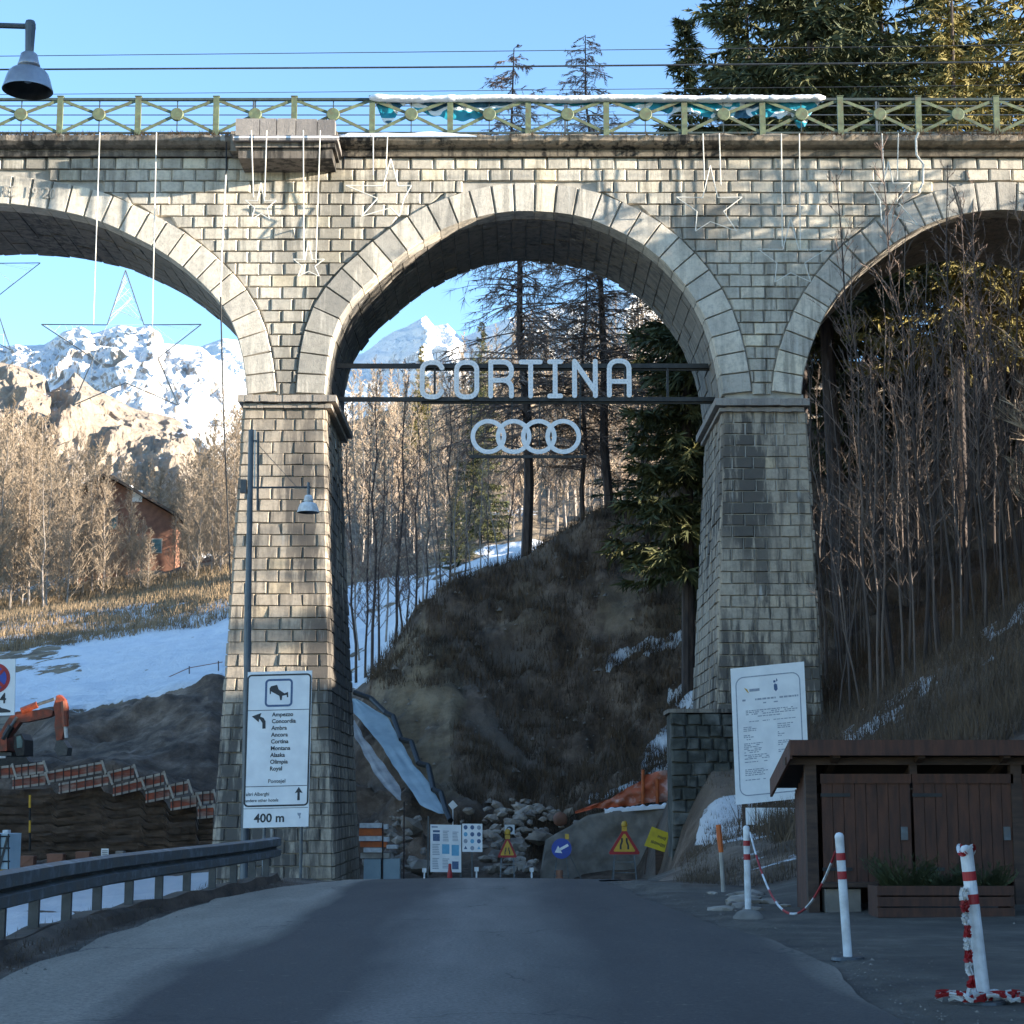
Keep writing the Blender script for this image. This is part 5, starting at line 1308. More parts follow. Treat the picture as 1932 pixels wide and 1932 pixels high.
# ------------------------------------------------------------------ walls and works around the arch foot
def rough_face(mb, P00, P10, P01, P11, nu, nv, amp, sc, seed, out=(0, -1, 0)):
    rows = []; out = Vector(out)
    for j in range(nv + 1):
        r = []
        for i in range(nu + 1):
            p = P00.lerp(P10, i / nu).lerp(P01.lerp(P11, i / nu), j / nv)
            p = p + out * amp * (noise.fractal(p * sc + Vector((seed, 0, 0)), 1.0, 2.0, 5) )
            r.append(p)
        rows.append(r)
    mb.grid(rows)
def buttress():
    t = thing('retaining_wall', 'dark mossy rubble retaining wall below the right pier', 'wall', (4.0, 45.6, -1))
    Y = 45.6; a = W(1265, 1345, Y); b = W(1402, 1338, Y); a0 = W(1266, 1700, Y); b0 = W(1402, 1700, Y)
    rn = random.Random(8); H = a.z - a0.z; nr = 15
    for r in range(nr):
        z0 = a0.z + H * r / nr; z1 = a0.z + H * (r + 1) / nr; x = a.x; k = 0
        while x < b.x - .05:
            w = rn.uniform(.25, .55); x1 = min(x + w, b.x); c = Vector(((x + x1) / 2, Y, (z0 + z1) / 2))
            j = lambda s_: rn.uniform(-s_, s_)
            q = [Vector((x + j(.02), Y, z0 + j(.02))), Vector((x1 - .01 + j(.02), Y, z0 + j(.02))), Vector((x1 - .01 + j(.02), Y, z1 - .01 + j(.02))), Vector((x + j(.02), Y, z1 - .01 + j(.02)))]
            mb, c = bevel_block(q, (0, -1, 0), rn.uniform(.02, .08), .15, .06, rn, .02); mb.build('rubble_stone', 'mossy', t, origin=c); x = x1
    mb = MB(); mb.box(a.x + .02, b.x, Y + .05, 47.0, a0.z, a.z - .03); mb.build('wall_core', 'mossy', t)
    rn2 = random.Random(18); mb = MB(); y = Y + .1
    mb.box(a.x - .06, b.x + .05, Y - .09, 47.05, a.z + .002, a.z + .10); mb.build('coping', 'cornice', t)
M['mossy'] = surf('mossy_stone', (0.085, 0.085, 0.072), (0.035, 0.036, 0.030), 1.6, .97, bmp=.9, bscale=12, c3=(.16, .155, .14), lo=.35, hi=.68)
buttress()
def concrete_wall():
    Y = 54.4; pts = [(1019, 1650), (1029, 1585), (1050, 1572), (1073, 1560), (1108, 1538), (1147, 1531), (1200, 1527), (1275, 1521), (1275, 1665), (1019, 1665)]
    P = [W(u, v, Y) for u, v in pts]
    mb = MB(); us = np.linspace(1019, 1275, 46); tops = [p for p in pts[:8]]
    rows = []
    for j in range(19):
        r = []
        for u in us:
            vt = float(np.interp(u, [p[0] for p in tops], [p[1] for p in tops])); vb = 1668; v = vb + (vt - vb) * j / 18
            p = W(u, v, Y); p.y += .22 * noise.fractal(Vector((p.x * 1.1, p.z * 1.1, 3)), 1.0, 2.0, 5); r.append(p)
        rows.append(r)
    rows.append([p + Vector((0, .8, -.05)) for p in rows[-1]]); mb.grid(rows)
    tag(mb.build('concrete_wall', 'concrete', smooth=True), 'low grey rough concrete wall curving behind the road signs', 'wall')
    mb = MB(); rows = []
    for u in np.linspace(1140, 1268, 40):
        vt = float(np.interp(u, [p[0] for p in tops], [p[1] for p in tops])); p = W(u, vt, Y + .2); h = .10 + .07 * noise.noise(Vector((u * .12, 0, 0)))
        rows.append([p + Vector((0, -.25, -.04)), p + Vector((0, -.27, h * .7)), p + Vector((0, 0, h)), p + Vector((0, .4, h * .6))])
    mb.grid(rows); tag(mb.build('snow', 'snow', smooth=True), 'snow lying along the top of the low concrete wall', 'snow', kind='stuff')
    # orange netting
    t = thing('safety_net', 'orange safety netting hung along the bank above the concrete wall', 'netting', W(1213, 1515, 56.2))
    top = [(1085, 1531), (1118, 1518), (1150, 1508), (1180, 1488), (1212, 1472), (1216, 1462), (1240, 1456), (1275, 1448)]; bot = [(1085, 1535), (1118, 1526), (1150, 1524), (1180, 1521), (1212, 1517), (1216, 1516), (1240, 1513), (1275, 1510)]
    mb = MB(); rows = []
    for k in range(8):
        r = []
        for u in np.linspace(1085, 1275, 60):
            a = float(np.interp(u, [p[0] for p in top], [p[1] for p in top])); b = float(np.interp(u, [p[0] for p in bot], [p[1] for p in bot]))
            r.append(W(u, a + (b - a) * k / 7 + 2 * noise.noise(Vector((u * .06, k * .4, 0))), 56.2 + .25 * noise.noise(Vector((u * .05, k * .5, 3)))))
        rows.append(r)
    mb.grid(rows)
    m, n, b = nt_new('orange_net'); p = posn(n)
    c = ramp(n, tex_noise(n, p, 1.4, 5, .6), [(0.35, (0.60, 0.10, 0.03)), (0.5, (0.55, 0.16, 0.08)), (0.62, (0.72, 0.5, 0.46))]); L(n, c, b.inputs['Base Color']); b.inputs['Roughness'].default_value = .6
    mb.build('net', m, t, smooth=True)
    for u, v0, v1 in ((1213, 1452, 1521), (1240, 1470, 1516)):
        mb = MB(); mb.tube([W(u, v0, 56.0), W(u, v1, 56.0)], .05, 6); mb.build('stake', 'orange', t)
concrete_wall()

def tri_sign(label, apex, base, Y, lampv, gz, stand='frame'):
    t = thing('roadworks_triangle', label, 'road sign', (WX(apex[0], 1640, Y), Y, gz), 'roadworks triangles below the arch')
    A = W(*apex, Y); Bl = W(base[0], base[2], Y); Br = W(base[1], base[2], Y); c = (A + Bl + Br) / 3
    def tri(k, off, mat, nm, th=.03):
        q = [c + (p - c) * k + Vector((0, off, 0)) for p in (A, Bl, Br)]
        out = []
        for i in range(3):
            p = q[i]; a = q[i - 1]; b = q[(i + 1) % 3]
            out += [p.lerp(a, .06), p.lerp(b, .06)]
        mb = MB(); mb.prism(out, (0, th, 0)); mb.build(nm, mat, t, fix=True)
    tri(1.0, 0, 'signred', 'plate'); tri(.70, -.006, 'signyellow', 'yellow_field', .005)
    s = (Br.x - Bl.x)
    mb = MB()
    for sg in (-1, 1):
        z0 = Bl.z + s * .15; xs = c.x + sg * s * .085
        pts = [(xs + sg * s * .03, z0), (xs + sg * s * .03, z0 + s * .13), (xs - sg * s * .012, z0 + s * .22), (xs - sg * s * .012, z0 + s * .34)]
        for a, b in zip(pts, pts[1:]): mb.bar((a[0], Y - .01, a[1]), (b[0], Y - .01, b[1]), s * .055, .004)
    mb.build('narrowing_symbol', 'ink', t)
    mb = MB(); la = W(apex[0], lampv, Y); mb.lathe([(.001, .17), (.06, .15), (.085, .08), (.085, .02), (.001, 0)], 14, (A.x, Y, A.z + .01)); mb.box(A.x - .07, A.x + .07, Y - .03, Y + .05, A.z - .10, A.z + .02); mb.build('warning_lamp', 'signyellow', t)
    mb = MB(); w = s * .30
    for sg in (-1, 1):
        mb.bar((c.x + sg * w, Y + .05, Bl.z), (c.x + sg * w * 1.25, Y + .3, gz), .035, .035); mb.bar((c.x + sg * w, Y + .04, Bl.z), (c.x + sg * w * 1.2, Y - .15, gz), .035, .035)
    for f in (.25, .6): mb.bar((c.x - w * 1.1, Y, Bl.z + (gz - Bl.z) * f), (c.x + w * 1.1, Y, Bl.z + (gz - Bl.z) * f), .03, .03)
    mb.build('stand', 'galv', t)
    mb = MB(); mb.box(c.x - w * 1.2, c.x + w * 1.2, Y - .12, Y + .12, gz + .02, gz + .14); mb.build('weight_bag', 'cabin', t)
tri_sign('larger roadworks triangle in front of the grey concrete wall', (1178, 1561), (1147, 1209, 1612), 50.0, 1550, -.98)
tri_sign('smaller roadworks triangle left of the blue arrow sign', (957.5, 1576), (938, 976, 1618), 50.5, 1568, -.98)
def other_signs():
    Y = 50.2; c = W(1059.5, 1601, Y); r = 18.6 / FPX * Y; gz = -1.0
    t = thing('arrow_sign', 'round blue sign with a white arrow pointing down left', 'road sign', (c.x, Y, gz))
    mt = Matrix.Rotation(math.radians(90), 3, 'X'); mb = MB(); mb.lathe([(.001, .015), (r, .015), (r, -.015), (.001, -.015)], 32, c, mat=mt); mb.build('disc', 'signblue', t, fix=True)
    d = Vector((-1, 0, -.55)).normalized(); n_ = Vector((d.z, 0, -d.x)); o = Vector((0, -.022, 0)); tip = c + d * r * .78
    mb = MB(); mb.poly([tip + o, tip - d * r * .62 + n_ * r * .42 + o, tip - d * r * .62 - n_ * r * .42 + o]); q = c - d * r * .75
    mb.poly([tip - d * r * .55 + n_ * r * .13 + o, q + n_ * r * .13 + o, q - n_ * r * .13 + o, tip - d * r * .55 - n_ * r * .13 + o]); mb.build('arrow', 'signwhite', t)
    mb = MB()
    for a, b in (((-.12, -.1), (-.22, .4)), ((.12, -.1), (.22, .4)), ((.22, -.15), (.62, .5))): mb.bar((c.x + a[0], Y + .05, c.z - r * .6), (c.x + b[0], Y + .1 + .2 * b[1], gz), .03, .03)
    mb.bar((c.x - .2, Y + .06, gz + .25), (c.x + .2, Y + .06, gz + .25), .03, .03); mb.build('stand', 'galv', t)
    mb = MB(); mb.lathe([(.001, .3), (.1, .3), (.1, .12), (.14, .0), (.001, 0)], 14, (c.x - .06, Y + .1, gz + .1)); mb.build('weight', 'cabin', t)
    mb = MB(); mb.box(c.x + .1, c.x + .2, Y - .02, Y + .04, c.z + r * .92, c.z + r + .12); mb.build('warning_lamp', 'signyellow', t)
    # yellow panel
    Y = 48.5; t = thing('yellow_notice', 'tilted yellow works panel on a brown wooden stand beside the mossy wall', 'sign', (WX(1243, 1640, Y), Y, -.95))
    q = [W(u, v, Y) for u, v in ((1230, 1559.5), (1268.5, 1574), (1262, 1610.5), (1215.5, 1595.5))]
    mb = MB(); mb.prism(q, (0, .03, 0)); mb.build('panel', 'yellowpanel', t, fix=True)
    rn = random.Random(4); mb = MB(); X = (q[1] - q[0]); Z = (q[3] - q[0])
    for (b, a0, a1) in ((.34, .42, .82), (.68, .22, .88)):
        a = a0
        while a < a1:
            w = .05; h = rn.uniform(.05, .09); p = [q[0] + X * aa + Z * bb + Vector((0, -.004, 0)) for aa, bb in ((a, b + h), (a + w * .6, b + h), (a + w * .6, b - h), (a, b - h))]; mb.poly(p); a += w * 1.15
    mb.build('print_strokes', 'ink', t)['kind'] = 'stuff'
    mb = MB(); mb.box(WX(1237, 1620, Y), WX(1252, 1620, Y), Y + .05, Y + .2, -1.0, WZ(1600, Y)); mb.bar(W(1258, 1606, Y + .2), W(1266, 1660, Y), .07, .07); mb.bar(W(1222, 1600, Y + .1), W(1216, 1650, Y), .03, .03); mb.build('stand', 'wood2', t)
    # white site panels
    Y = 49.6; t = thing('site_safety_panel', 'large white panel with nine blue and grey safety notices', 'sign', (WX(841, 1645, Y), Y, -1.0))
    B = Board(t, (811.8, 1555.5), (870, 1556.5), (811.8, 1645), Y, .03)
    fx = lambda x: (x - 900) / 355; fy = lambda y: (y - 320) / 545
    for (x0, y0, x1, y1, mt_) in ((930, 385, 1010, 410, 'signnavy'), (930, 425, 1010, 510, 'signnavy'), (1045, 390, 1115, 520, 'greyink'), (1155, 400, 1225, 515, 'greyink'), (925, 545, 1010, 680, 'greyink'), (1035, 545, 1120, 655, 'signlight'), (1145, 550, 1230, 675, 'signlight'), (925, 705, 1000, 840, 'greyink'), (1040, 710, 1120, 830, 'greyink'), (1150, 740, 1225, 830, 'signnavy')):
        mb = MB()
        if mt_ == 'greyink':
            for i in range(7):
                y = y0 + (y1 - y0) * i / 7; B.rect(mb, fx(x0), fy(y), fx(x1 - (i * 37 % 20)), fy(y + (y1 - y0) / 16))
        else: B.rect(mb, fx(x0), fy(y0), fx(x1), fy(y1))
        mb.build('notice', mt_, t)
    mb = MB(); B.rect(mb, fx(915), fy(342), fx(985), fy(354)); mb.build('heading', 'signnavy', t)
    mb = MB(); mb.box(WX(806, 1600, Y), WX(809, 1600, Y), Y + .04, Y + .1, -1.3, WZ(1540, Y)); mb.box(WX(868, 1600, Y), WX(871, 1600, Y), Y + .04, Y + .1, -1.3, WZ(1552, Y)); mb.build('post', 'darkgrey', t)
    t = thing('pictogram_panel', 'smaller white panel with rows of round safety pictograms', 'sign', (WX(891, 1645, Y), Y, -1.0))
    B = Board(t, (872, 1554), (910, 1554.5), (872, 1607), Y, .02)
    for r_ in range(4):
        for c_ in range(3):
            mb = MB(); cx = .17 + .33 * c_; cy = .13 + .245 * r_; k = (r_ * 3 + c_) % 4; asp = B.w / B.h
            ns = 3 if (r_ == 3 and c_ != 1) else 12
            B.poly(mb, [(cx + .10 * math.cos(a + 1.57), cy - .11 * asp * math.sin(a + 1.57)) for a in np.linspace(0, 2 * math.pi, ns + 1)[:-1]]); mb.build('pictogram', ('signnavy', 'signnavy', 'greyink', 'signlight')[k], t)
    mb = MB(); mb.box(WX(889, 1600, Y), WX(892, 1600, Y), Y + .03, Y + .07, -1.3, WZ(1606, Y)); mb.build('post', 'darkgrey', t)
    Y = 56.0; t = thing('prohibition_plate', 'small square white plate with a dark round symbol above the smaller triangle', 'sign', (WX(961, 1640, Y), Y, -1.2))
    B = Board(t, (952, 1556), (971, 1556), (952, 1574), Y, .02); mb = MB()
    B.poly(mb, [(.5 + .33 * math.cos(a), .5 + .33 * math.sin(a)) for a in np.linspace(0, 2 * math.pi, 17)[:-1]]); mb.build('round_symbol', 'ink', t); mb = MB(); B.poly(mb, [(.42 + .16 * math.cos(a), .5 + .18 * math.sin(a)) for a in np.linspace(0, 2 * math.pi, 13)[:-1]], 2); mb.build('symbol_centre', 'signwhite', t)
    mb = MB(); mb.box(WX(960, 1600, Y), WX(963, 1600, Y), Y + .03, Y + .07, -1.3, WZ(1572, Y)); mb.build('post', 'darkgrey', t)
    Y = 61.2; c = W(854.5, 1519, Y); t = 9 / FPX * Y
    mb = MB(); mb.prism([c + Vector((0, 0, t)), c + Vector((-t, 0, .02)), c + Vector((-.02, 0, -t)), c + Vector((t, 0, -.02))], (0, .03, 0)); mb.tube([c + Vector((0, .05, 0)), c + Vector((0, .05, -1.0))], .02, 6)
    tag(mb.build('diamond_plate', 'signwhite', fix=True), 'small pale diamond shaped plate low on the bank', 'plate')
    Y = 58.0; c = W(1057, 1546, Y); mb = MB(); mb.lathe([(.001, .24), (.13, .21), (.22, .1), (.235, 0), (.2, -.13), (.1, -.2), (.001, -.22)], 18, c)
    tag(mb.build('orange_ball', 'cabin', smooth=True), 'rusty orange drum end lying on the rocks', 'drum')
    for u, v, lb in ((800.5, 1642, 'small white marker left of the safety panel'), (899, 1640, 'small white marker right of the pictogram panel'), (1003, 1641, 'small white marker beside the snow patch')):
        Y = 44; p = W(u, v, Y); mb = MB(); mb.box(p.x - .02, p.x + .02, Y, Y + .04, -.9, p.z - .05); mb.box(p.x - .05, p.x + .05, Y - .02, Y + .06, p.z - .05, p.z + .05); tag(mb.build('edge_marker', 'bollwhite'), lb, 'marker', 'edge markers at the road crest')
    p = W(848.7, 1640, 44); mb = MB(); mb.lathe([(.001, .14), (.035, .12), (.04, 0), (.06, -.1), (.06, -.5)], 12, p); tag(mb.build('hydrant', 'redsteel'), 'small dark red post in front of the safety panel', 'post')
    mb = MB(); rn = random.Random(3); rows = []
    for j in range(7): rows.append([(WX(1003, 1640, 47) + i * .16, 46.0 + j * .3, -.86 + .06 * noise.noise(Vector((i * .5, j * .5, 0))) + .07 * math.sin(math.pi * i / 8) * math.sin(math.pi * j / 6)) for i in range(9)])
    mb.grid(rows); tag(mb.build('snow', 'snow', smooth=True), 'flat snow patch on the ground behind the road crest', 'snow', kind='stuff')
other_signs()
def stack():
    Y = 50.0; t = thing('formwork_stack', 'stack of orange and white boards right of the left pier foot', 'board stack', (WX(710, 1645, Y), Y, -1.1))
    ux = lambda x: 664.4 + x * .1638; vy = lambda y: 1502.8 + y * .1638
    for i, (x0, y0, x1, y1, mt) in enumerate(((85, 308, 350, 362, 'bollwhite'), (360, 320, 410, 375, 'bollwhite'), (80, 368, 350, 452, 'orange'), (78, 456, 350, 512, 'bollwhite'), (360, 470, 420, 520, 'bollwhite'), (90, 518, 395, 584, 'orange'), (130, 590, 350, 644, 'bollwhite'), (395, 560, 520, 600, 'bollwhite'), (95, 652, 430, 712, 'woodlight'))):
        mb = MB(); y = Y + (i % 3) * .03; p = W(ux(x0), vy(y1), y); q = W(ux(x1), vy(y0), y)
        mb.box(p.x, q.x, y, y + .5, p.z, q.z); mb.build('board', mt, t)
    for i, (x0, x1) in enumerate(((130, 330), (342, 548))):
        mb = MB(); p = W(ux(x0), vy(900), Y); q = W(ux(x1), vy(722), Y)
        rows = []
        mb.box(p.x, q.x, Y + .05, Y + .6, p.z - .2, q.z); o = mb.build('sack', 'tarp', t)
    for x in (354, 600):
        mb = MB(); p = W(ux(x), vy(640 if x < 500 else 560), Y - .05); mb.tube([(p.x, Y - .03, p.z - 1.2), W(ux(x), vy(300 if x < 500 else 60), Y - .03)], .02, 5); mb.build('bar', 'mesh', t)
stack()

def site():
    # pale sheets and stepped black pipe on the bank
    Yv = lambda v: float(np.interp(v, [1310, 1430, 1545], [70.2, 65.9, 61.4])) - .3
    def sheet(label, left, right, mat, seed):
        mb = MB(); rows = []; vs = np.linspace(left[0][1], left[-1][1], 40)
        for v in vs:
            a = float(np.interp(v, [p[1] for p in left], [p[0] for p in left])); b = float(np.interp(v, [p[1] for p in right], [p[0] for p in right])); j = 3.5 * noise.noise(Vector((v * .06, seed, 0)))
            rows.append([W(a + (b - a) * k / 8 + j * (k in (0, 8)), v, Yv(v) + .12 * noise.noise(Vector((k * .5, v * .03, seed)))) for k in range(9)])
        mb.grid(rows); tag(mb.build('ground_sheet', mat, smooth=True), label, 'sheet', 'pale sheets on the excavated bank')
    sheet('broad bluish sheet running down the bank beside the black pipe', [(662, 1318), (668, 1345), (717, 1403), (757, 1467), (778, 1494), (794, 1521), (828, 1535)], [(668, 1316), (730, 1352), (781, 1443), (810, 1477), (835, 1522), (842, 1537)], 'tarp', 3)
    sheet('narrow pale sheet running down the bank beside the left pier', [(660, 1359), (668, 1386), (705, 1457), (730, 1490), (754, 1510)], [(668, 1358), (690, 1396), (730, 1450), (754, 1483), (758, 1510)], 'concrete2', 5)
    t = thing('drain_pipe', 'stepped black drain pipe running down the bank', 'pipe', W(848, 1547, Yv(1547)))
    P = [(668, 1306), (700, 1318), (728, 1345), (742, 1352), (757, 1395), (776, 1400), (790, 1440), (808, 1445), (818, 1490), (832, 1496), (842, 1530), (850, 1548)]
    for a, b in zip(P, P[1:]):
        mb = MB(); mb.tube([W(*a, Yv(a[1]) - .2), W(*b, Yv(b[1]) - .2)], .10, 8); mb.build('pipe_length', 'black', t)
    # stepped formwork on the left
    ux = lambda x: x * .2129; vy = lambda y: 1233.6 + y * .2129
    defs = [(-90, 105, 1005, 985, 108), (108, 385, 992, 958, 100), (108, 400, 1098, 1060, 100), (392, 900, 1050, 955, 100), (520, 960, 1150, 1068, 92), (925, 1185, 1052, 990, 105), (1000, 1250, 1168, 1110, 95), (1190, 1450, 1110, 1050, 108), (1290, 1500, 1222, 1180, 100), (1465, 1665, 1165, 1125, 108), (1510, 1745, 1290, 1250, 100), (1705, 1890, 1232, 1212, 108), (1750, 1890, 1355, 1340, 110)]
    words_ = ['first', 'second', 'third', 'fourth', 'fifth', 'sixth', 'seventh', 'eighth', 'ninth', 'tenth', 'eleventh', 'twelfth', 'thirteenth']
    rn = random.Random(6)
    for i, (x0, x1, ya, yb, h) in enumerate(defs):
        Y = 60.4 - (.25 if i in (2, 4, 6, 8, 10, 12) else 0)
        low = i in (2, 4, 6, 8, 10, 12)
        t = thing('shuttering', f'orange and white formwork panel, {words_[i]} from the left on the stepped excavation wall', 'shuttering', W(ux(x0), vy(ya + h), Y), 'stepped orange and white formwork panels')
        def strip(f0, f1, mat, nm, dy, th):
            mb = MB(); a = W(ux(x0), vy(ya + h * f0), Y); b = W(ux(x1), vy(yb + h * f0), Y); c = W(ux(x1), vy(yb + h * f1), Y); d = W(ux(x0), vy(ya + h * f1), Y)
            q = [d, c, b, a]; mb.hexa([p + Vector((0, dy, 0)) for p in q] + [p + Vector((0, dy + th, 0)) for p in q]); mb.build(nm, mat, t, fix=True)
        strip(0, .20, 'woodlight', 'top_board', -.03, .10); strip(.80, 1.0, 'woodlight', 'bottom_board', -.03, .10); strip(.2, .8, 'netting', 'infill_sheet', .03, .03)
        x = x0 + 20
        while x < x1:
            f = (x - x0) / (x1 - x0); yy = ya + (yb - ya) * f; mb = MB(); mb.tube([W(ux(x), vy(yy - 6), Y - .06), W(ux(x), vy(yy + h + 8), Y - .06)], .022, 4); mb.build('upright_bar', 'mesh', t); x += rn.uniform(58, 80)
        mb = MB(); mb.bar(W(ux(x1), vy(yb - 12), Y - .08), W(ux(x1 + 38), vy(yb + h), Y - .08), .07, .05); mb.build('end_board', 'woodlight', t)
    # excavated wall with layered fill below the steps
    t = thing('fill_wall', 'dark layered earth wall of the excavation below the formwork', 'wall', (-12, 60, -1.4))
    us = np.linspace(-260, 402, 120); topv = lambda u: float(np.interp(u, [-260, 20, 90, 92, 106, 190, 192, 215, 265, 276, 310, 320, 370, 372, 402], [1470, 1490, 1488, 1480, 1498, 1480, 1492, 1500, 1490, 1510, 1508, 1528, 1520, 1545, 1542]))
    for k in range(9):
        mb = MB(); rows = []
        for j in range(5):
            r = []
            for u in us:
                vt = topv(u); vb = 1640; v = vt + (vb - vt) * (k + j / 4) / 9
                p = W(u, v, 60.7 - .07 * k); p.y += .16 * noise.fractal(Vector((p.x * 1.2, k * 3.1, p.z * 2)), 1.0, 2.0, 4) + (.04 if j == 4 else 0)
                r.append(p)
            rows.append(r)
        mb.grid(rows); mb.build('earth_layer', 'soilwall', t)
    mb = MB()
    seg = [(1500, 'signyellow'), (1524, 'black'), (1548, 'signyellow'), (1571, 'black'), (1606, 'black')]
    t = thing('ranging_pole', 'thin yellow and black pole before the dark excavation wall', 'pole', W(56, 1606, 59))
    for (a, mt), (b, _) in zip(seg, seg[1:]):
        mb = MB(); mb.tube([W(56.5, a, 59), W(56, b, 59)], .04, 6); mb.build('pole_section', mt, t)
    # excavator
    Y = 64.0; t = thing('excavator', 'orange excavator with raised folded arm at the left edge', 'excavator', W(-40, 1445, Y))
    def plate(pts, mat, nm, y0, th):
        mb = MB(); mb.prism([W(ux(a), vy(b), Y + y0) for a, b in pts], (0, th, 0)); return mb.build(nm, mat, t, fix=True)
    plate([(-30, 760), (5, 690), (55, 600), (110, 530), (150, 512), (240, 505), (430, 490), (470, 500), (460, 545), (430, 560), (240, 602), (175, 606), (120, 680), (60, 760), (10, 840), (-30, 880)], 'orangered', 'boom', 0, .45)
    plate([(472, 470), (500, 370), (530, 362), (570, 400), (590, 470), (590, 560), (575, 640), (545, 760), (500, 768), (482, 640), (490, 560)], 'orangered', 'stick', -.06, .36)
    mb = MB(); a = W(ux(190), vy(505), Y - .1); b = W(ux(330), vy(450), Y - .1); c = W(ux(480), vy(400), Y - .1); mb.tube([a, b], .12, 8); mb.tube([b, c], .06, 8, 1); mb.build('boom_cylinder', ['orangered', 'galv'], t)
    mb = MB(); mb.tube([W(ux(565), vy(420), Y - .15), W(ux(580), vy(645), Y - .15)], .12, 8); mb.tube([W(ux(580), vy(645), Y - .15), W(ux(588), vy(745), Y - .15)], .065, 8, 1); mb.build('bucket_cylinder', ['orangered', 'bollwhite'], t)
    mb = MB(); mb.tube([W(ux(30), vy(760), Y - .1), W(ux(100), vy(640), Y - .1)], .13, 8); mb.tube([W(ux(100), vy(640), Y - .1), W(ux(150), vy(560), Y - .1)], .06, 8, 1); mb.build('lift_cylinder', ['black', 'galv'], t)
    plate([(500, 768), (560, 765), (600, 830), (590, 900), (520, 905), (480, 850)], 'darkgrey', 'bucket', -.1, .7)
    plate([(-260, 700), (60, 720), (60, 860), (-260, 880)], 'orangered', 'engine_housing', -.2, 2.2)
    plate([(135, 720), (190, 705), (215, 760), (215, 900), (150, 905), (120, 830)], 'black', 'cab', -.3, 1.2)
    plate([(145, 735), (180, 725), (200, 770), (195, 830), (150, 835)], 'glassgreen', 'cab_window', -.32, .015)
    plate([(-300, 900), (230, 915), (260, 960), (230, 1010), (-300, 1000)], 'black', 'track', -.4, .6)
    plate([(-300, 900), (230, 915), (260, 960), (230, 1010), (-300, 1000)], 'black', 'track', 1.6, .6)
    plate([(-300, 868), (100, 872), (100, 905), (-300, 900)], 'darkgrey', 'turntable', 0, 1.8)
    mb = MB(); mb.box(WX(-5, 1420, Y), WX(17, 1420, Y), Y - .42, Y - .405, WZ(1431, Y), WZ(1427, Y)); mb.build('number_strip', 'bollwhite', t)
    # tank and small orange things behind the guardrail
    Y = 33; t = thing('liquid_tank', 'pale caged liquid tank half out of frame at left', 'tank', (WX(-8, 1640, Y), Y, -1.3))
    mb = MB(); a = W(-48, 1640, Y); b = W(18, 1573, Y); mb.box(a.x, b.x, Y, Y + .8, a.z, b.z); mb.build('tank_body', 'tarp', t)
    mb = MB()
    for u in (-40, -20, 0, 16): mb.tube([W(u, 1642, Y - .02), W(u, 1573, Y - .02)], .014, 5)
    for v in (1578, 1600, 1625): mb.tube([W(-48, v, Y - .02), W(19, v, Y - .02)], .014, 5)
    mb.bar(W(-2, 1640, Y - .04), W(14, 1580, Y - .04), .04, .02); mb.build('cage', 'black', t)
    mb = MB(); mb.box(WX(-4, 1570, Y), WX(6, 1570, Y), Y + .3, Y + .5, b.z, b.z + .06); mb.build('lid', 'bollwhite', t)
    for u0, u1, v0, v1, lb, nm, mt in ((38, 63, 1615, 1640, 'orange crate behind the guardrail, nearest the left edge', 'crate', 'cabin'), (88, 118, 1611, 1632, 'second orange crate from the left behind the guardrail', 'crate', 'cabin'), (142, 168, 1607, 1628, 'third orange crate from the left behind the guardrail', 'crate', 'cabin'), (-14, 6, 1626, 1650, 'tan crate at the very left behind the guardrail', 'crate', 'signyellow'), (190, 205, 1601, 1630, 'small white notice plate behind the guardrail', 'notice_plate', 'signwhite'), (217, 232, 1606, 1630, 'grey box beside the white notice plate', 'box', 'concrete')):
        Y = 56.3; a = W(u0, min(v1, 1634), Y); b = W(u1, v0, Y); mb = MB()
        d = .4 if nm != 'notice_plate' else .03
        n_ = 5; rows = []
        mb.box(a.x, b.x, Y, Y + d, a.z, b.z)
        if nm == 'crate': mb.box(a.x - .02, b.x + .02, Y - .02, Y + d + .02, b.z - .05, b.z - .02); mb.bar((a.x, Y - .015, a.z), (b.x, Y - .015, b.z), .03, .02)
        if nm == 'notice_plate':
            for k in range(3): mb.box(a.x + .03, b.x - .03, Y - .006, Y - .001, b.z - .08 - k * .05, b.z - .06 - k * .05, 1)
        mb.box(a.x + .02, b.x - .02, Y + .02, Y + max(d - .02, .025), a.z - .35, a.z)
        tag(mb.build(nm, [mt, 'ink']), lb, 'crate' if nm == 'crate' else nm.split('_')[-1], 'orange crates behind the guardrail' if (nm == 'crate' and 'orange' in lb) else None)
M['concrete2'] = surf('pale_lime_sheet', (0.40, 0.38, 0.36), (0.25, 0.24, 0.23), 1.5, .9, bmp=.4)
M['netting'] = surf('orange_debris_sheet', (0.42, 0.10, 0.05), (0.24, 0.07, 0.045), 2.2, .8, c3=(.40, .33, .28), lo=.35, hi=.72, bmp=.4, stretch=(.5, 1, 1.6))
site()

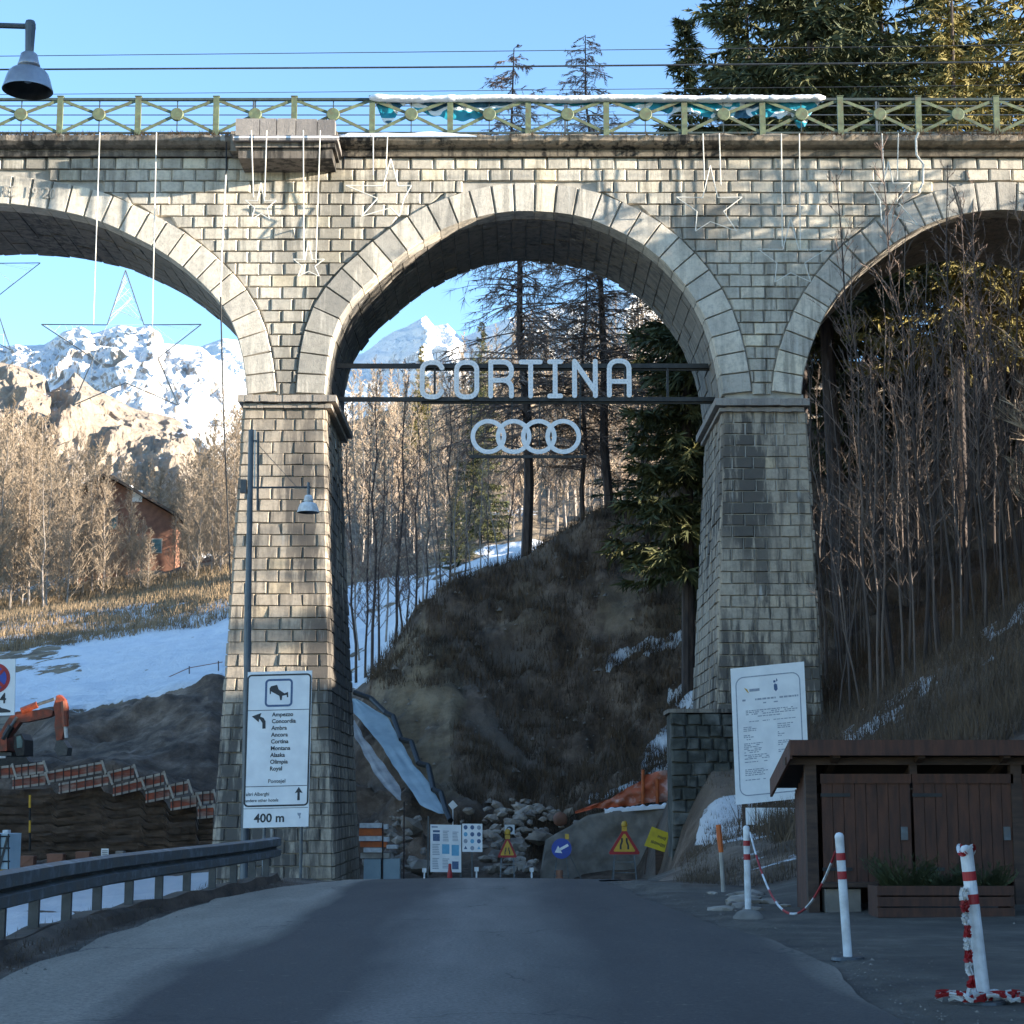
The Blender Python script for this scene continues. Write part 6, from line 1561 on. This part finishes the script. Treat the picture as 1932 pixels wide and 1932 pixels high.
def rocks():
    rn = random.Random(12); meshes = []
    import bmesh
    for k in range(7):
        bm = bmesh.new(); bmesh.ops.create_icosphere(bm, subdivisions=1 if k < 5 else 2, radius=1)
        for v in bm.verts:
            q = v.co.copy(); v.co *= 1 + .6 * noise.noise(q * 1.6 + Vector((k * 9, 0, 0))) + .1 * noise.noise(q * 4)
            v.co.x = round(v.co.x * 3) / 3 * .6 + v.co.x * .4; v.co.z *= .72
        me = bpy.data.meshes.new('rock'); bm.to_mesh(me); bm.free(); me.materials.append(M['rock']); meshes.append(me)
    for i in range(190):
        if i < 150:
            u = rn.gauss(985, 52); v = rn.uniform(1505, 1640); lim = 1500 + abs(u - 960) * .28
            if v < lim: v = lim + rn.uniform(0, 20)
            Y = 61.5 - (v - 1500) / 140 * 7.5
        else:
            u = rn.uniform(690, 800); v = rn.uniform(1540, 1640); Y = 61.5 - (v - 1500) / 140 * 7
        if 1012 < u and v > 1575: continue
        x = WX(u, v, Y); s = rn.uniform(.06, .24) * (1.7 if rn.random() < .14 else 1)
        o = bpy.data.objects.new('rock', rn.choice(meshes)); COL.objects.link(o)
        o.location = (x, Y, max(tz(x, Y), W(u, v, Y).z) - s * .3); o.rotation_euler = (rn.uniform(-.5, .5), rn.uniform(-.5, .5), rn.uniform(0, 6.28)); o.scale = (s * rn.uniform(.8, 1.4), s, s * rn.uniform(.7, 1.1))
        tag(o, 'loose grey limestone rock at the foot of the bank', 'rock', 'loose rocks at the foot of the bank')
    for i in range(14):
        u = rn.uniform(1345, 1500); v = rn.uniform(1685, 1716); p = G(u, v, 0.02); s = rn.uniform(.05, .16)
        o = bpy.data.objects.new('rock', rn.choice(meshes)); COL.objects.link(o); o.location = (p.x, p.y, p.z); o.rotation_euler = (0, 0, rn.uniform(0, 6)); o.scale = (s * 1.6, s, s * .6)
        tag(o, 'flat kerb stone half buried beside the shed', 'rock', 'kerb stones beside the shed')
rocks()

# ------------------------------------------------------------------ cabin in the trees
def cabin():
    Y = 165.0; t = thing('log_cabin', 'brown gabled cabin with chimney standing among the bare trees', 'cabin', W(235, 1060, Y))
    ridge = W(205, 900, Y); gr = W(235, 1068, Y).z; xl = WX(150, 1000, Y); xr = WX(331, 1000, Y); D = 9
    zl = lambda x: ridge.z - abs(x - ridge.x) * (ridge.z - W(362, 991, Y).z) / (WX(362, 991, Y) - ridge.x)
    mb = MB(); a = [(xl, Y, gr - 2), (xr, Y, gr - 2), (xr, Y, zl(xr) - .1), (ridge.x, Y, ridge.z - .1), (xl, Y, zl(xl) - .1)]
    mb.prism([Vector(p) for p in a], (0, D, 0)); mb.build('wall', 'cabin', t, fix=True)
    for sg, xe_ in ((1, WX(362, 991, Y)), (-1, 2 * ridge.x - WX(362, 991, Y))):
        mb = MB(); e = Vector((xe_, Y - 1.2, zl(xe_))); r = Vector((ridge.x, Y - 1.2, ridge.z)); q = [r, e, e + Vector((0, D + 2.4, 0)), r + Vector((0, D + 2.4, 0))]
        mb.hexa(q + [p + Vector((0, 0, .28)) for p in q]); mb.build('roof', 'shingle', t, fix=True)
    c = W(236, 937, Y); mb = MB(); mb.box(c.x - .35, c.x + .35, Y + 1, Y + 1.8, c.z - 1, W(236, 912, Y).z); mb.build('chimney', 'bollwhite', t)
    mb = MB(); c = W(246, 940, Y - 1); mb.box(c.x, c.x + .9, Y - .1, Y - .04, c.z - .2, c.z + .9); mb.build('shutter', 'signwhite', t)
    for u, v in ((250, 1025), (212, 985), (296, 1030)):
        p = W(u, v, Y); mb = MB(); mb.box(p.x - .5, p.x + .5, Y - .08, Y - .03, p.z - .7, p.z + .7); w = mb.build('window', 'woodlight', t)
        mb = MB(); mb.box(p.x - .4, p.x + .4, Y - .1, Y - .085, p.z - .6, p.z + .6); mb.build('pane', 'glassgreen', w)
cabin()

def pebbles():
    rn = random.Random(31); mb = MB()
    def stone(x, y, z, s):
        k = len(mb.v); a = rn.uniform(0, 6.28)
        for i in range(5): mb.v.append((x + s * math.cos(a + i * 1.257) * rn.uniform(.7, 1.2), y + s * math.sin(a + i * 1.257) * rn.uniform(.7, 1.2), z - s * .2))
        mb.v.append((x + rn.uniform(-.3, .3) * s, y + rn.uniform(-.3, .3) * s, z + s * rn.uniform(.4, .8)))
        for i in range(5): mb.f.append((k + i, k + (i + 1) % 5, k + 5)); mb.m.append(0)
    for i in range(2200):
        y = 8.5 * (31 / 8.5) ** rn.random(); sd_ = rn.random()
        if sd_ < .5: x = float(rl(y)) + rn.gauss(-.05, .22)
        elif sd_ < .85: x = float(rr(y)) + abs(rn.gauss(.1, .5))
        else: x = rn.uniform(float(rr(y)) + .3, 9)
        zz = max(tz(x, y), float(road_z(y)) + .004 if float(rl(y)) < x < float(rr(y)) else -9); stone(x, y, zz, rn.uniform(.004, .013) if rn.random() < .96 else rn.uniform(.012, .028))
    o = mb.build('gravel', 'rockpale'); tag(o, 'loose grit and small stones along both road edges', 'gravel', kind='stuff')
    mb.__init__()
    for i in range(900):
        u = rn.uniform(700, 1345); y = rn.uniform(58.5, 75.5); x = (u - 966) / FPX * y; stone(x, y, tz(x, y), rn.uniform(.03, .10) if rn.random() < .9 else rn.uniform(.1, .24))
    o = mb.build('bank_stones', 'rockpale'); tag(o, 'small pale stones sticking out of the dark bank', 'stones', kind='stuff')
M['rockpale'] = surf('pale_stone', (0.30, 0.25, 0.20), (0.13, 0.11, 0.09), 2.5, .95)
pebbles()

t = thing('rope_fence', 'thin orange rope on low stakes across the snowy left field', 'rope', W(360, 1262, 92))
mb = MB(); mb.tube([W(230, 1303, 92), W(290, 1290, 92), W(357, 1260, 92), W(420, 1249, 92)], .022, 5); mb.build('rope', 'cabin', t)
for u, v in ((290, 1290), (357, 1260), (412, 1250)):
    mb = MB(); mb.tube([W(u, v - 3, 92), W(u, v + 55, 92)], .03, 5); mb.build('stake', 'mesh', t)
# ------------------------------------------------------------------ plants
def leaf_tri(mb, a, b, w, d, mi):
    s = d.cross(Vector((random.uniform(-1, 1), random.uniform(-1, 1), random.uniform(-1, 1))))
    if s.length < 1e-6: return
    s = s.normalized() * w; mb.poly([a - s, a + s, b], mi)
def prism3(mb, a, b, r0, r1, mi):
    t = (b - a)
    if t.length < 1e-6: return
    t.normalize(); u = t.orthogonal().normalized(); w = t.cross(u); k = len(mb.v)
    for p, r in ((a, r0), (b, r1)):
        for j in range(3):
            an = 2.0944 * j; mb.v.append(tuple(p + (u * math.cos(an) + w * math.sin(an)) * r))
    for j in range(3):
        mb.f.append((k + j, k + (j + 1) % 3, k + 3 + (j + 1) % 3, k + 3 + j)); mb.m.append(mi)
def spruce_meshes(h, r, seed, dens=1.0, low=.04, mat='needle', clump=1.0):
    random.seed(seed); tr = MB(); tr.tube([(0, 0, -1.0), (0, 0, h * .3), (0, 0, h * .98)], [h * .009 + .04, h * .007 + .03, .02], 8)
    mb = MB(); z = h * low
    while z < h * .985:
        f = z / h; Lm = r * (1 - f) ** .8 * (1.0 if f > .12 else .75 + 2 * f) + .12
        nb = 6 if f < .8 else 4
        for k in range(nb):
            an = random.uniform(0, 6.283); Lb = Lm * random.uniform(.62, 1.12); zz = z + random.uniform(-.15, .15)
            P = []; n = max(3, int(Lb / .38))
            for i in range(n + 1):
                s = i / n; dr = -.42 * s * Lb * .75 + .30 * s * s * Lb * .75
                if f > .75: dr = .15 * s * Lb
                P.append(Vector((math.cos(an) * Lb * s, math.sin(an) * Lb * s, zz + dr)))
            for a, b in zip(P, P[1:]):
                d = (b - a)
                if random.random() < .6: mb.poly([a + Vector((0, 0, .02)), b + Vector((0, 0, .015)), b - Vector((0, 0, .015)), a - Vector((0, 0, .02))], 1)
                m = max(1, int(4.6 * dens))
                for _ in range(m):
                    q = a.lerp(b, random.random()); side = Vector((-math.sin(an), math.cos(an), 0)) * random.choice((-1, 1))
                    dd = (d.normalized() * random.uniform(.2, 1.0) + side * random.uniform(.2, 1.0) + Vector((0, 0, random.uniform(-1.0, .25)))).normalized()
                    l = random.uniform(.28, .62) * clump * (.6 + .4 * (1 - f)); leaf_tri(mb, q, q + dd * l, l * random.uniform(.08, .13), dd, 0)
                    q2 = q + dd * l * .4; d3 = (dd + Vector((random.uniform(-1, 1), random.uniform(-1, 1), random.uniform(-1, .4))) * .8).normalized(); leaf_tri(mb, q2, q2 + d3 * l * .7, l * .075, d3, 0)
        z += .42 * (h / 22) ** .5
    return tr.mesh('trunk', [M['bark']]), mb.mesh('crown', [M[mat], M['bark']])
def bare_meshes(h, seed, trunk_r=.09, spread=.35, first=.25, nbr=34, twigs=7, droop=0.0, bark='bark', twig='twig', up=.75, lean=0.0, sub=4, horizontal=False, stems=1, tw=.006):
    random.seed(seed); tr = MB(); mb = MB()
    for st in range(stems):
        a0 = random.uniform(0, 6.28); ln = lean + (0 if stems == 1 else random.uniform(.05, .16)); P = []; n = 7
        hh = h * (1 if st == 0 else random.uniform(.6, .95))
        for i in range(n + 1):
            s = i / n; P.append(Vector((math.cos(a0) * ln * hh * s + random.uniform(-1, 1) * .012 * hh * (i > 0), math.sin(a0) * ln * hh * s * .6 + random.uniform(-1, 1) * .012 * hh * (i > 0), hh * s - (.6 if i == 0 else 0))))
        R = [trunk_r * (1 - .93 * i / n) + .006 for i in range(n + 1)]
        tr.tube(P, R, 6)
        def at(s):
            x = s * n; i = min(int(x), n - 1); return P[i].lerp(P[i + 1], x - i)
        for k in range(nbr):
            s = first + (1 - first) * (k + random.random()) / nbr; p = at(s); an = random.uniform(0, 6.283)
            Lb = hh * spread * (1.05 - s) ** .75 * random.uniform(.6, 1.1) + .12
            d = Vector((math.cos(an), math.sin(an), (up if not horizontal else random.uniform(-.1, .25)) * random.uniform(.6, 1.3))).normalized(); q = p; rr0 = max(.006, trunk_r * .26 * (1.1 - s)); ns = 4
            pts = [p]
            for i in range(ns):
                d = (d + Vector((random.uniform(-.2, .2), random.uniform(-.2, .2), (.14 if not droop else -droop * .12)))).normalized(); q = q + d * Lb / ns; pts.append(q)
            for i in range(ns): prism3(mb, pts[i], pts[i + 1], rr0 * (1 - i / ns) + tw * .6, rr0 * (1 - (i + 1) / ns) + tw * .5, 0)
            for j in range(sub):
                i = random.randrange(0, ns); a = pts[i].lerp(pts[i + 1], random.random()); d2 = (d + Vector((random.uniform(-1, 1), random.uniform(-1, 1), random.uniform(-.3, .8) - droop * .8))).normalized(); l2 = Lb * random.uniform(.25, .5)
                e = a + d2 * l2; prism3(mb, a, e, tw * .6 + rr0 * .25, tw * .4, 0)
                for _ in range(twigs):
                    b = a.lerp(e, random.uniform(.15, 1)); d3 = (d2 + Vector((random.uniform(-1, 1), random.uniform(-1, 1), random.uniform(-.4, .8) - droop))).normalized(); l3 = l2 * random.uniform(.25, .6); leaf_tri(mb, b, b + d3 * l3, tw * random.uniform(.7, 1.3), d3, 0)
    return tr.mesh('trunk', [M[bark]]), mb.mesh('crown', [M[twig]])
def make_tree(name, meshes, loc, label, cat, group=None, rz=0.0, sc=1.0, tilt=(0, 0)):
    t = bpy.data.objects.new(name, None); COL.objects.link(t); t.location = loc; t.rotation_euler = (tilt[0], tilt[1], rz); t.scale = (sc, sc, sc) if not hasattr(sc, '__len__') else sc
    tag(t, label, cat, group)
    for nm, me in zip(('trunk', 'crown'), meshes):
        o = bpy.data.objects.new(nm, me); COL.objects.link(o); o.parent = t
    return t
def ground_at(u, Y, v=None):
    x = WX(u, v if v else 1300, Y); return Vector((x, Y, tz(x, Y)))

rt = random.Random(21)
ORD = ['first', 'second', 'third', 'fourth', 'fifth', 'sixth', 'seventh', 'eighth', 'ninth', 'tenth', 'eleventh', 'twelfth', 'thirteenth', 'fourteenth', 'fifteenth', 'sixteenth', 'seventeenth', 'eighteenth', 'nineteenth', 'twentieth']
def rank(seq, item): return ORD[sorted(seq).index(item)]
# big larches on the ridge
LA = bare_meshes(25, 5, .27, .21, .20, 190, 13, droop=.55, bark='bark', twig='twigm', horizontal=True, sub=8, tw=.016)
LB = bare_meshes(26, 6, .25, .21, .22, 190, 13, droop=.5, bark='bark', twig='twigm', horizontal=True, sub=8, tw=.016)
def place_top(name, meshes, u, Y, vtop, h, label, cat, group, rz=0, u_top=None, wide=1.0, base_v=1100):
    """scale so that the top shows at vtop"""
    g = ground_at(u, Y, base_v); top = W(u_top if u_top else u, vtop, Y); H = top.z - g.z; s = H / h
    tilt = math.atan2(top.x - g.x, H)
    return make_tree(name, meshes, g, label, cat, group, rz, (s * wide, s * wide, s), (0, tilt))
place_top('larch_tree', LA, 991, 76.5, 96, 25, 'tall bare larch with straight trunk on the ridge behind the rings', 'larch', 'tall larches on the ridge', u_top=968)
place_top('larch_tree', LB, 1153, 77, 68, 26, 'tall leaning bare larch on the ridge right of the rings', 'larch', 'tall larches on the ridge', u_top=1100)
place_top('larch_tree', LA, 1102, 77.5, 420, 25, 'thinner dark larch between the two tall ones', 'larch', 'tall larches on the ridge', rz=2, u_top=1080, wide=.8)
place_top('larch_tree', LB, 1215, 90, 470, 26, 'bare larch half hidden behind the dark spruce', 'larch', 'tall larches on the ridge', rz=1, u_top=1195, wide=.8)
# spruces
SA = spruce_meshes(24, 4.6, 41, 1.8, clump=1.25); SB = spruce_meshes(22, 4.2, 42, 1.8, clump=1.25); SF = spruce_meshes(24, 3.2, 47, 2.4, low=.17, clump=1.3); SC = spruce_meshes(24, 6.4, 43, 2.8, low=.40, clump=1.4); SG = spruce_meshes(24, 5.4, 44, 2.0, mat='needlesunlit', low=.38, clump=1.3); SE = spruce_meshes(23, 4.6, 46, 1.6, clump=1.4)
SD = spruce_meshes(24, 3.1, 45, 2.2, low=.22, clump=1.15)
spr = [
 ('dark spruce between the spiky one and the huge crowns', SC, 1385, 69, -60, .7), ('dark crown rising behind the huge crowns, above the railing', SC, 1520, 68, -210, .9), ('dark crown in the gap left of the sun-painted spruces', SC, 1665, 69, -260, .9), ('dark crown behind the sun-painted spruces', SC, 1880, 67, -260, .9), ('squat dark spruce at the foot of the right pier, inside the arch', SB, 1322, 73, 880, 1.8), ('lowest squat spruce hugging the right pier foot, inside the arch', SA, 1312, 69.5, 1040, 1.6),
 ('big dark spruce inside the middle arch beside the right pier', SB, 1285, 84, 548, 2.1), ('dark spruce pressed against the right pier in the middle arch', SB, 1350, 81, 560, 2.0),
 ('low dark spruce at the ridge line left of the right pier', SD, 1222, 92, 790, .9),
 ('small dark spruce tip beside the letter O', SA, 906, 128, 598, .75), ('small golden conifer above the letter C', SG, 792, 190, 648, .6), ('stubby dark conifer beneath the rings at left', SB, 862, 118, 905, 1.3),
 ('spiky dark spruce rising over the railing, leftmost of the tall ones', SF, 1296, 66, 8, .95), ('huge dark spruce crown above the railing', SC, 1440, 62, -190, 1.0), ('second huge dark spruce crown above the railing', SC, 1590, 60, -330, 1.0),
 ('dark spruce filling the space behind the railing at right', SC, 1720, 64, -240, 1.0), ('spruce with yellow sunlight painted on, at the top right corner', SG, 1815, 57.5, -120, .95), ('spruce with yellow sunlight painted on, cut by the right edge', SG, 1935, 58.5, -260, 1.0),
 ('dark spruce behind the right arch, left side', SE, 1600, 72, 200, 1.0), ('dark spruce behind the right arch, centre', SE, 1700, 74, 150, 1.0), ('dark spruce behind the right arch, right side', SE, 1820, 73, 120, 1.0), ('dark spruce at the right edge behind the arch', SA, 1925, 70, 130, 1.3),
 ('dark spruce close behind the right pier', SB, 1520, 78, 420, .8), ('dark spruce deep behind the right pier', SD, 1440, 80, 380, .9),
]
for i, (lb, ms, u, Y, vt, wd) in enumerate(spr):
    h = 24 if ms is not SB else 22
    place_top('spruce_tree', ms, u, Y, vt, h, lb, 'spruce', 'spruces on the steep bank', rz=i * 1.1, wide=wd)
# unseen hill beyond the right edge, spruces placed to shade slopes behind viaduct
for i, (x, y, s) in enumerate([(24, 62, 1.0), (30, 70, 1.1), (36, 60, .9), (42, 74, 1.1), (50, 66, 1.0), (34, 84, 1.1), (26, 76, 1.1), (22, 70, 1.0)]):
    make_tree('spruce_tree', (SA, SB)[i % 2], (x, y, tz(x, y)), 'unseen spruce beyond the right edge, placed to shade the slopes behind the viaduct', 'spruce', 'unseen spruces placed for shade beyond the right edge', i, s)

for i, (x, y, s) in enumerate([(24, 30, .9), (29, 33, .95), (34, 30, 1.0), (40, 32, 1.0), (26, 24, .9), (32, 22, .95), (38, 24, 1.0), (46, 27, 1.0), (24, 16, .9), (31, 14, .95), (40, 14, 1.0), (26, 7, .9), (35, 5, 1.0), (46, 12, 1.0), (28, -3, .9), (40, -6, 1.0), (52, 20, 1.0), (50, 4, 1.0)]):  # unseen spruces added to keep sun off the lamp post and road
    make_tree('spruce_tree', (SA, SB)[i % 2], (x, y, tz(x, y)), 'unseen spruce beyond the right edge, added to shade the lamp post and road', 'spruce', 'unseen spruces added for shade beside the road', i, (s * 1.3, s * 1.3, s))
# thin bare trees on the snowy slope in the middle arch
TH = [bare_meshes(11, 60 + i, .055, .17, .18, 40, 7, bark='bark', twig='twigm', up=1.1, sub=4, tw=.011) for i in range(3)]
TP = [bare_meshes(12, 70 + i, .05, .17, .22, 40, 7, bark='barkp', twig='twig', up=1.1, sub=4, tw=.011) for i in range(2)]
near = [(672, 83, 760, 0), (690, 84, 820, 0), (703, 82, 700, 0), (716, 86, 800, 0), (742, 85, 690, 0), (758, 88, 830, 0), (770, 90, 860, 0), (786, 86, 760, 0), (806, 92, 840, 0), (822, 90, 720, 1), (835, 95, 800, 0), (848, 88, 690, 0), (858, 86, 740, 1), (872, 96, 760, 0), (886, 92, 820, 1), (905, 97, 780, 1), (922, 94, 840, 0), (938, 98, 800, 1), (952, 96, 760, 0), (1015, 95, 830, 1), (1030, 100, 800, 0), (1050, 96, 840, 1), (1065, 99, 760, 1), (1120, 100, 780, 1), (1135, 96, 850, 0), (1180, 95, 800, 1), (728, 100, 780, 1), (796, 103, 740, 1), (680, 98, 760, 1)]
for i, (u, Y, vt, k) in enumerate(near):
    place_top('slender_tree', (TP[i % 2] if k else TH[i % 3]), u, Y, vt, 12 if k else 11, 'slender %s bare tree on the snowy slope, %s of its shade from the left pier' % ('pale' if k else 'dark', rank([a[0] for a in near if a[3] == k], u)), 'tree', 'slender %s trees on the snowy slope' % ('pale' if k else 'dark'), rz=i * .7, u_top=u + rt.uniform(-34, 30), base_v=1200)
# sunlit wood behind
FW = [bare_meshes(14, 80 + i, .10, .17, .15, 54, 8, bark='barkp', twig='twigp', up=1.2, sub=5, tw=.022) for i in range(3)]
cnt = 0
for Y, u0, u1, n, vt0 in ((135, 655, 1330, 20, 800), (165, 640, 1350, 36, 745), (200, 640, 1360, 36, 700), (250, 650, 1360, 34, 665), (310, 700, 1340, 30, 640)):
    for i in range(n):
        u = u0 + (u1 - u0) * (i + rt.random()) / n
        vt = vt0 + rt.uniform(-40, 60) - max(0, (u - 860)) * (.42 if Y < 180 else .22)
        if u < 870 and Y > 180: vt = max(vt, 655 + (870 - u) * .10 + rt.uniform(0, 30))
        place_top('forest_tree', FW[cnt % 3], u, Y + rt.uniform(-8, 8), vt, 14, 'bare pinkish tree of the sunlit wood seen through the middle arch', 'tree', 'bare trees of the sunlit wood behind the middle arch', rz=cnt, wide=rt.uniform(.9, 1.5), u_top=u + rt.uniform(-5, 5), base_v=1000); cnt += 1
# tree line on the left
FL = [bare_meshes(10, 90 + i, .08, .28, .06, 64, 9, bark='barkp', twig='twig', up=.8, sub=6, tw=.017) for i in range(4)]
cnt = 0
for Y, n, off, hr in ((140, 24, 0, (40, 30)), (150, 26, 0, (20, 30)), (160, 22, 0, (0, 25)), (182, 26, 0, (-20, 25)), (205, 22, 0, (-40, 20))):
    for i in range(n):
        u = -60 + 530 * (i + rt.random()) / n
        base = float(np.interp(u, [-60, 0, 120, 250, 330, 380, 460], [780, 800, 865, 915, 925, 850, 780])) + hr[0] + rt.uniform(-hr[1], hr[1])
        if 190 < u < 345 and Y < 170:
            base = max(base, 985 + rt.uniform(-45, 30)) if rt.random() < .75 else base
        if 288 < u < 334 and Y < 166 and rt.random() < .8: continue
        place_top('field_tree', FL[cnt % 4], u, Y + rt.uniform(-4, 4), base, 10, 'bare brown tree of the tree line behind the left field', 'tree', 'bare trees behind the left field', rz=cnt * 1.3, wide=rt.uniform(.7, 1.1), u_top=u + rt.uniform(-8, 8), base_v=1100); cnt += 1
# one pale trunk that stands out
place_top('birch_tree', TP[0], 84, 134, 870, 12, 'single pale trunked tree standing before the left tree line', 'tree', None, u_top=84, base_v=1130, wide=1.6)

# bare saplings before and behind the right arch
SPL = [bare_meshes(9, 100 + i, .032, .20, .22, 20, 4, bark='twigd', twig='twigd', up=1.0, sub=4, lean=.03) for i in range(3)]
SQ = [bare_meshes(9, 110 + i, .036, .22, .30, 22, 4, bark='bark', twig='twigm', up=1.0, sub=4, stems=2) for i in range(2)]
sap = [(1640, 46.1, 1270, 470, 1590, 0), (1665, 45.7, 1300, 520, 1615, 0), (1690, 46.4, 1330, 330, 1668, 1), (1712, 46.6, 1300, 430, 1700, 0), (1740, 45.9, 1310, 300, 1728, 1), (1760, 46.6, 1260, 560, 1735, 0), (1778, 46.1, 1290, 290, 1788, 1), (1800, 45.7, 1290, 470, 1765, 0), (1822, 46.6, 1240, 300, 1840, 1), (1845, 46.1, 1230, 520, 1830, 0), (1866, 45.7, 1230, 400, 1880, 1), (1890, 46.6, 1180, 330, 1905, 1), (1912, 46.1, 1150, 480, 1895, 0), (1935, 45.7, 1150, 350, 1945, 1), (1600, 46.6, 1290, 700, 1520, 0), (1622, 45.7, 1330, 800, 1500, 0), (1580, 46.6, 1300, 880, 1470, 0), (1655, 45.2, 1330, 640, 1620, 0), (1700, 45.2, 1320, 620, 1660, 0), (1725, 45.0, 1330, 700, 1690, 0), (1770, 45.2, 1290, 640, 1745, 0), (1815, 45.0, 1280, 600, 1800, 0), (1860, 45.2, 1230, 560, 1850, 0), (1900, 45.0, 1200, 640, 1890, 0)]
for i, (u, Y, vb, vt, ut, k) in enumerate(sap):
    g = ground_at(u, Y, 1250); top = W(ut, vt, Y); H = top.z - g.z; s = H / 9
    make_tree('sapling', (SQ[i % 2] if k else SPL[i % 3]), g, 'bare %s sapling before the right arch, %s of its kind from the right pier' % ('pale branching' if k else 'dark slender', rank([a[0] for a in sap if a[5] == k], u)), 'sapling', 'bare %s saplings before the right arch' % ('pale' if k else 'dark'), i * 1.7, (s * .9, s * .9, s), (0, math.atan2(top.x - g.x, H)))
for i in range(26):
    u = rt.uniform(1545, 1960); Y = rt.uniform(54, 62); g = ground_at(u, Y, 1150); vt = rt.uniform(480, 820); top = W(u - rt.uniform(0, 40), vt, Y); H = max(3, top.z - g.z); s = H / 9
    make_tree('sapling', SPL[i % 3], g, 'bare sapling in the shade behind the right arch', 'sapling', 'bare saplings behind the right arch', i, (s, s, s), (0, math.atan2(top.x - g.x, H)))
# unseen bare trees added right of the frame to shade the right pier
for i in range(20):
    x = rt.uniform(14.5, 21); y = rt.uniform(44.4, 45.9); g = Vector((x, y, tz(x, y))); s = rt.uniform(.8, 1.25)
    make_tree('unseen_shade_tree', FL[i % 4], g, 'unseen bare tree on the bank, added to shade the right pier', 'tree', 'unseen bare trees added for shade on the bank', i, s)

for i, (x, y, s) in enumerate([(16, 45.0, .42), (18.5, 44.5, .46), (21, 44.0, .44), (14.6, 45.6, .36), (24, 43.4, .5)]):  # unseen young spruces added to shade the saplings before the right arch
    make_tree('spruce_tree', SB, (x, y, tz(x, y)), 'unseen young spruce on the bank, added to shade the saplings', 'spruce', 'unseen young spruces added for shade on the bank', i, s)
# scrub on the dark banks, dry grass on the field (nobody could count these)
def scrub(name, label, n, region, mat, h0, h1, w, seed, blades=5, spread=.8):
    rn = np.random.RandomState(seed); mb = MB(); U, Yr, cond = region
    us = rn.uniform(U[0], U[1], n); ys = Yr[0] * (Yr[1] / Yr[0]) ** rn.rand(n); xs = (us - 966) / FPX * ys * 1.0
    zs = terrain_z(xs, ys); k = 0
    for x, y, z in zip(xs, ys, zs):
        u, v = UV(x, y, z)
        if not cond(x, y, z, u, v): continue
        for _ in range(blades):
            a = rn.rand() * 6.283; l = h0 + (h1 - h0) * rn.rand(); dx = math.cos(a) * spread * rn.rand(); dy = math.sin(a) * spread * rn.rand()
            ox, oy = rn.uniform(-.25, .25, 2); s = Vector((-math.sin(a), math.cos(a), 0)) * w * (.6 + .8 * rn.rand())
            p = Vector((x + ox, y + oy, z - .03)); e = p + Vector((dx * l, dy * l, l)); mb.poly([p - s, p + s, e])
    o = mb.build(name, mat); tag(o, label, 'scrub', kind='stuff')
bankc = lambda x, y, z, u, v: not (660 < u < 860 and v > 1300) and noise.noise(Vector((x * .35, y * .35, 0))) > -.25
scrub('bank_scrub', 'dark low scrub covering the steep bank behind the arch', 16000, ((700, 1400), (58, 77), bankc), 'drygrass', .12, .55, .013, 1, 6)
scrub('bank_scrub', 'dark undergrowth on the slope right of the viaduct', 9000, ((1400, 2000), (33, 70), lambda x, y, z, u, v: x > 5), 'drygrass', .15, .7, .009, 2, 6)
scrub('dry_grass', 'tan dry grass on the open field at left', 9000, ((-60, 460), (112, 150), lambda x, y, z, u, v: True), 'drygrass2', .2, .7, .03, 3, 3)
scrub('verge_scrub', 'brown weeds along the verge below the guardrail', 5000, ((-200, 560), (12, 34), lambda x, y, z, u, v: -5.2 < x < float(rl(y)) - .12), 'drygrass', .02, .10, .004, 4, 4)

scrub('bank_scrub', 'short withered weeds on the earth bank beside the mossy wall', 2600, ((1290, 1560), (27, 46), lambda x, y, z, u, v: x > float(rr(y)) + 1.1 and noise.noise(Vector((x * .8, y * .8, 5))) > -.1), 'drygrass', .04, .2, .006, 6, 6)
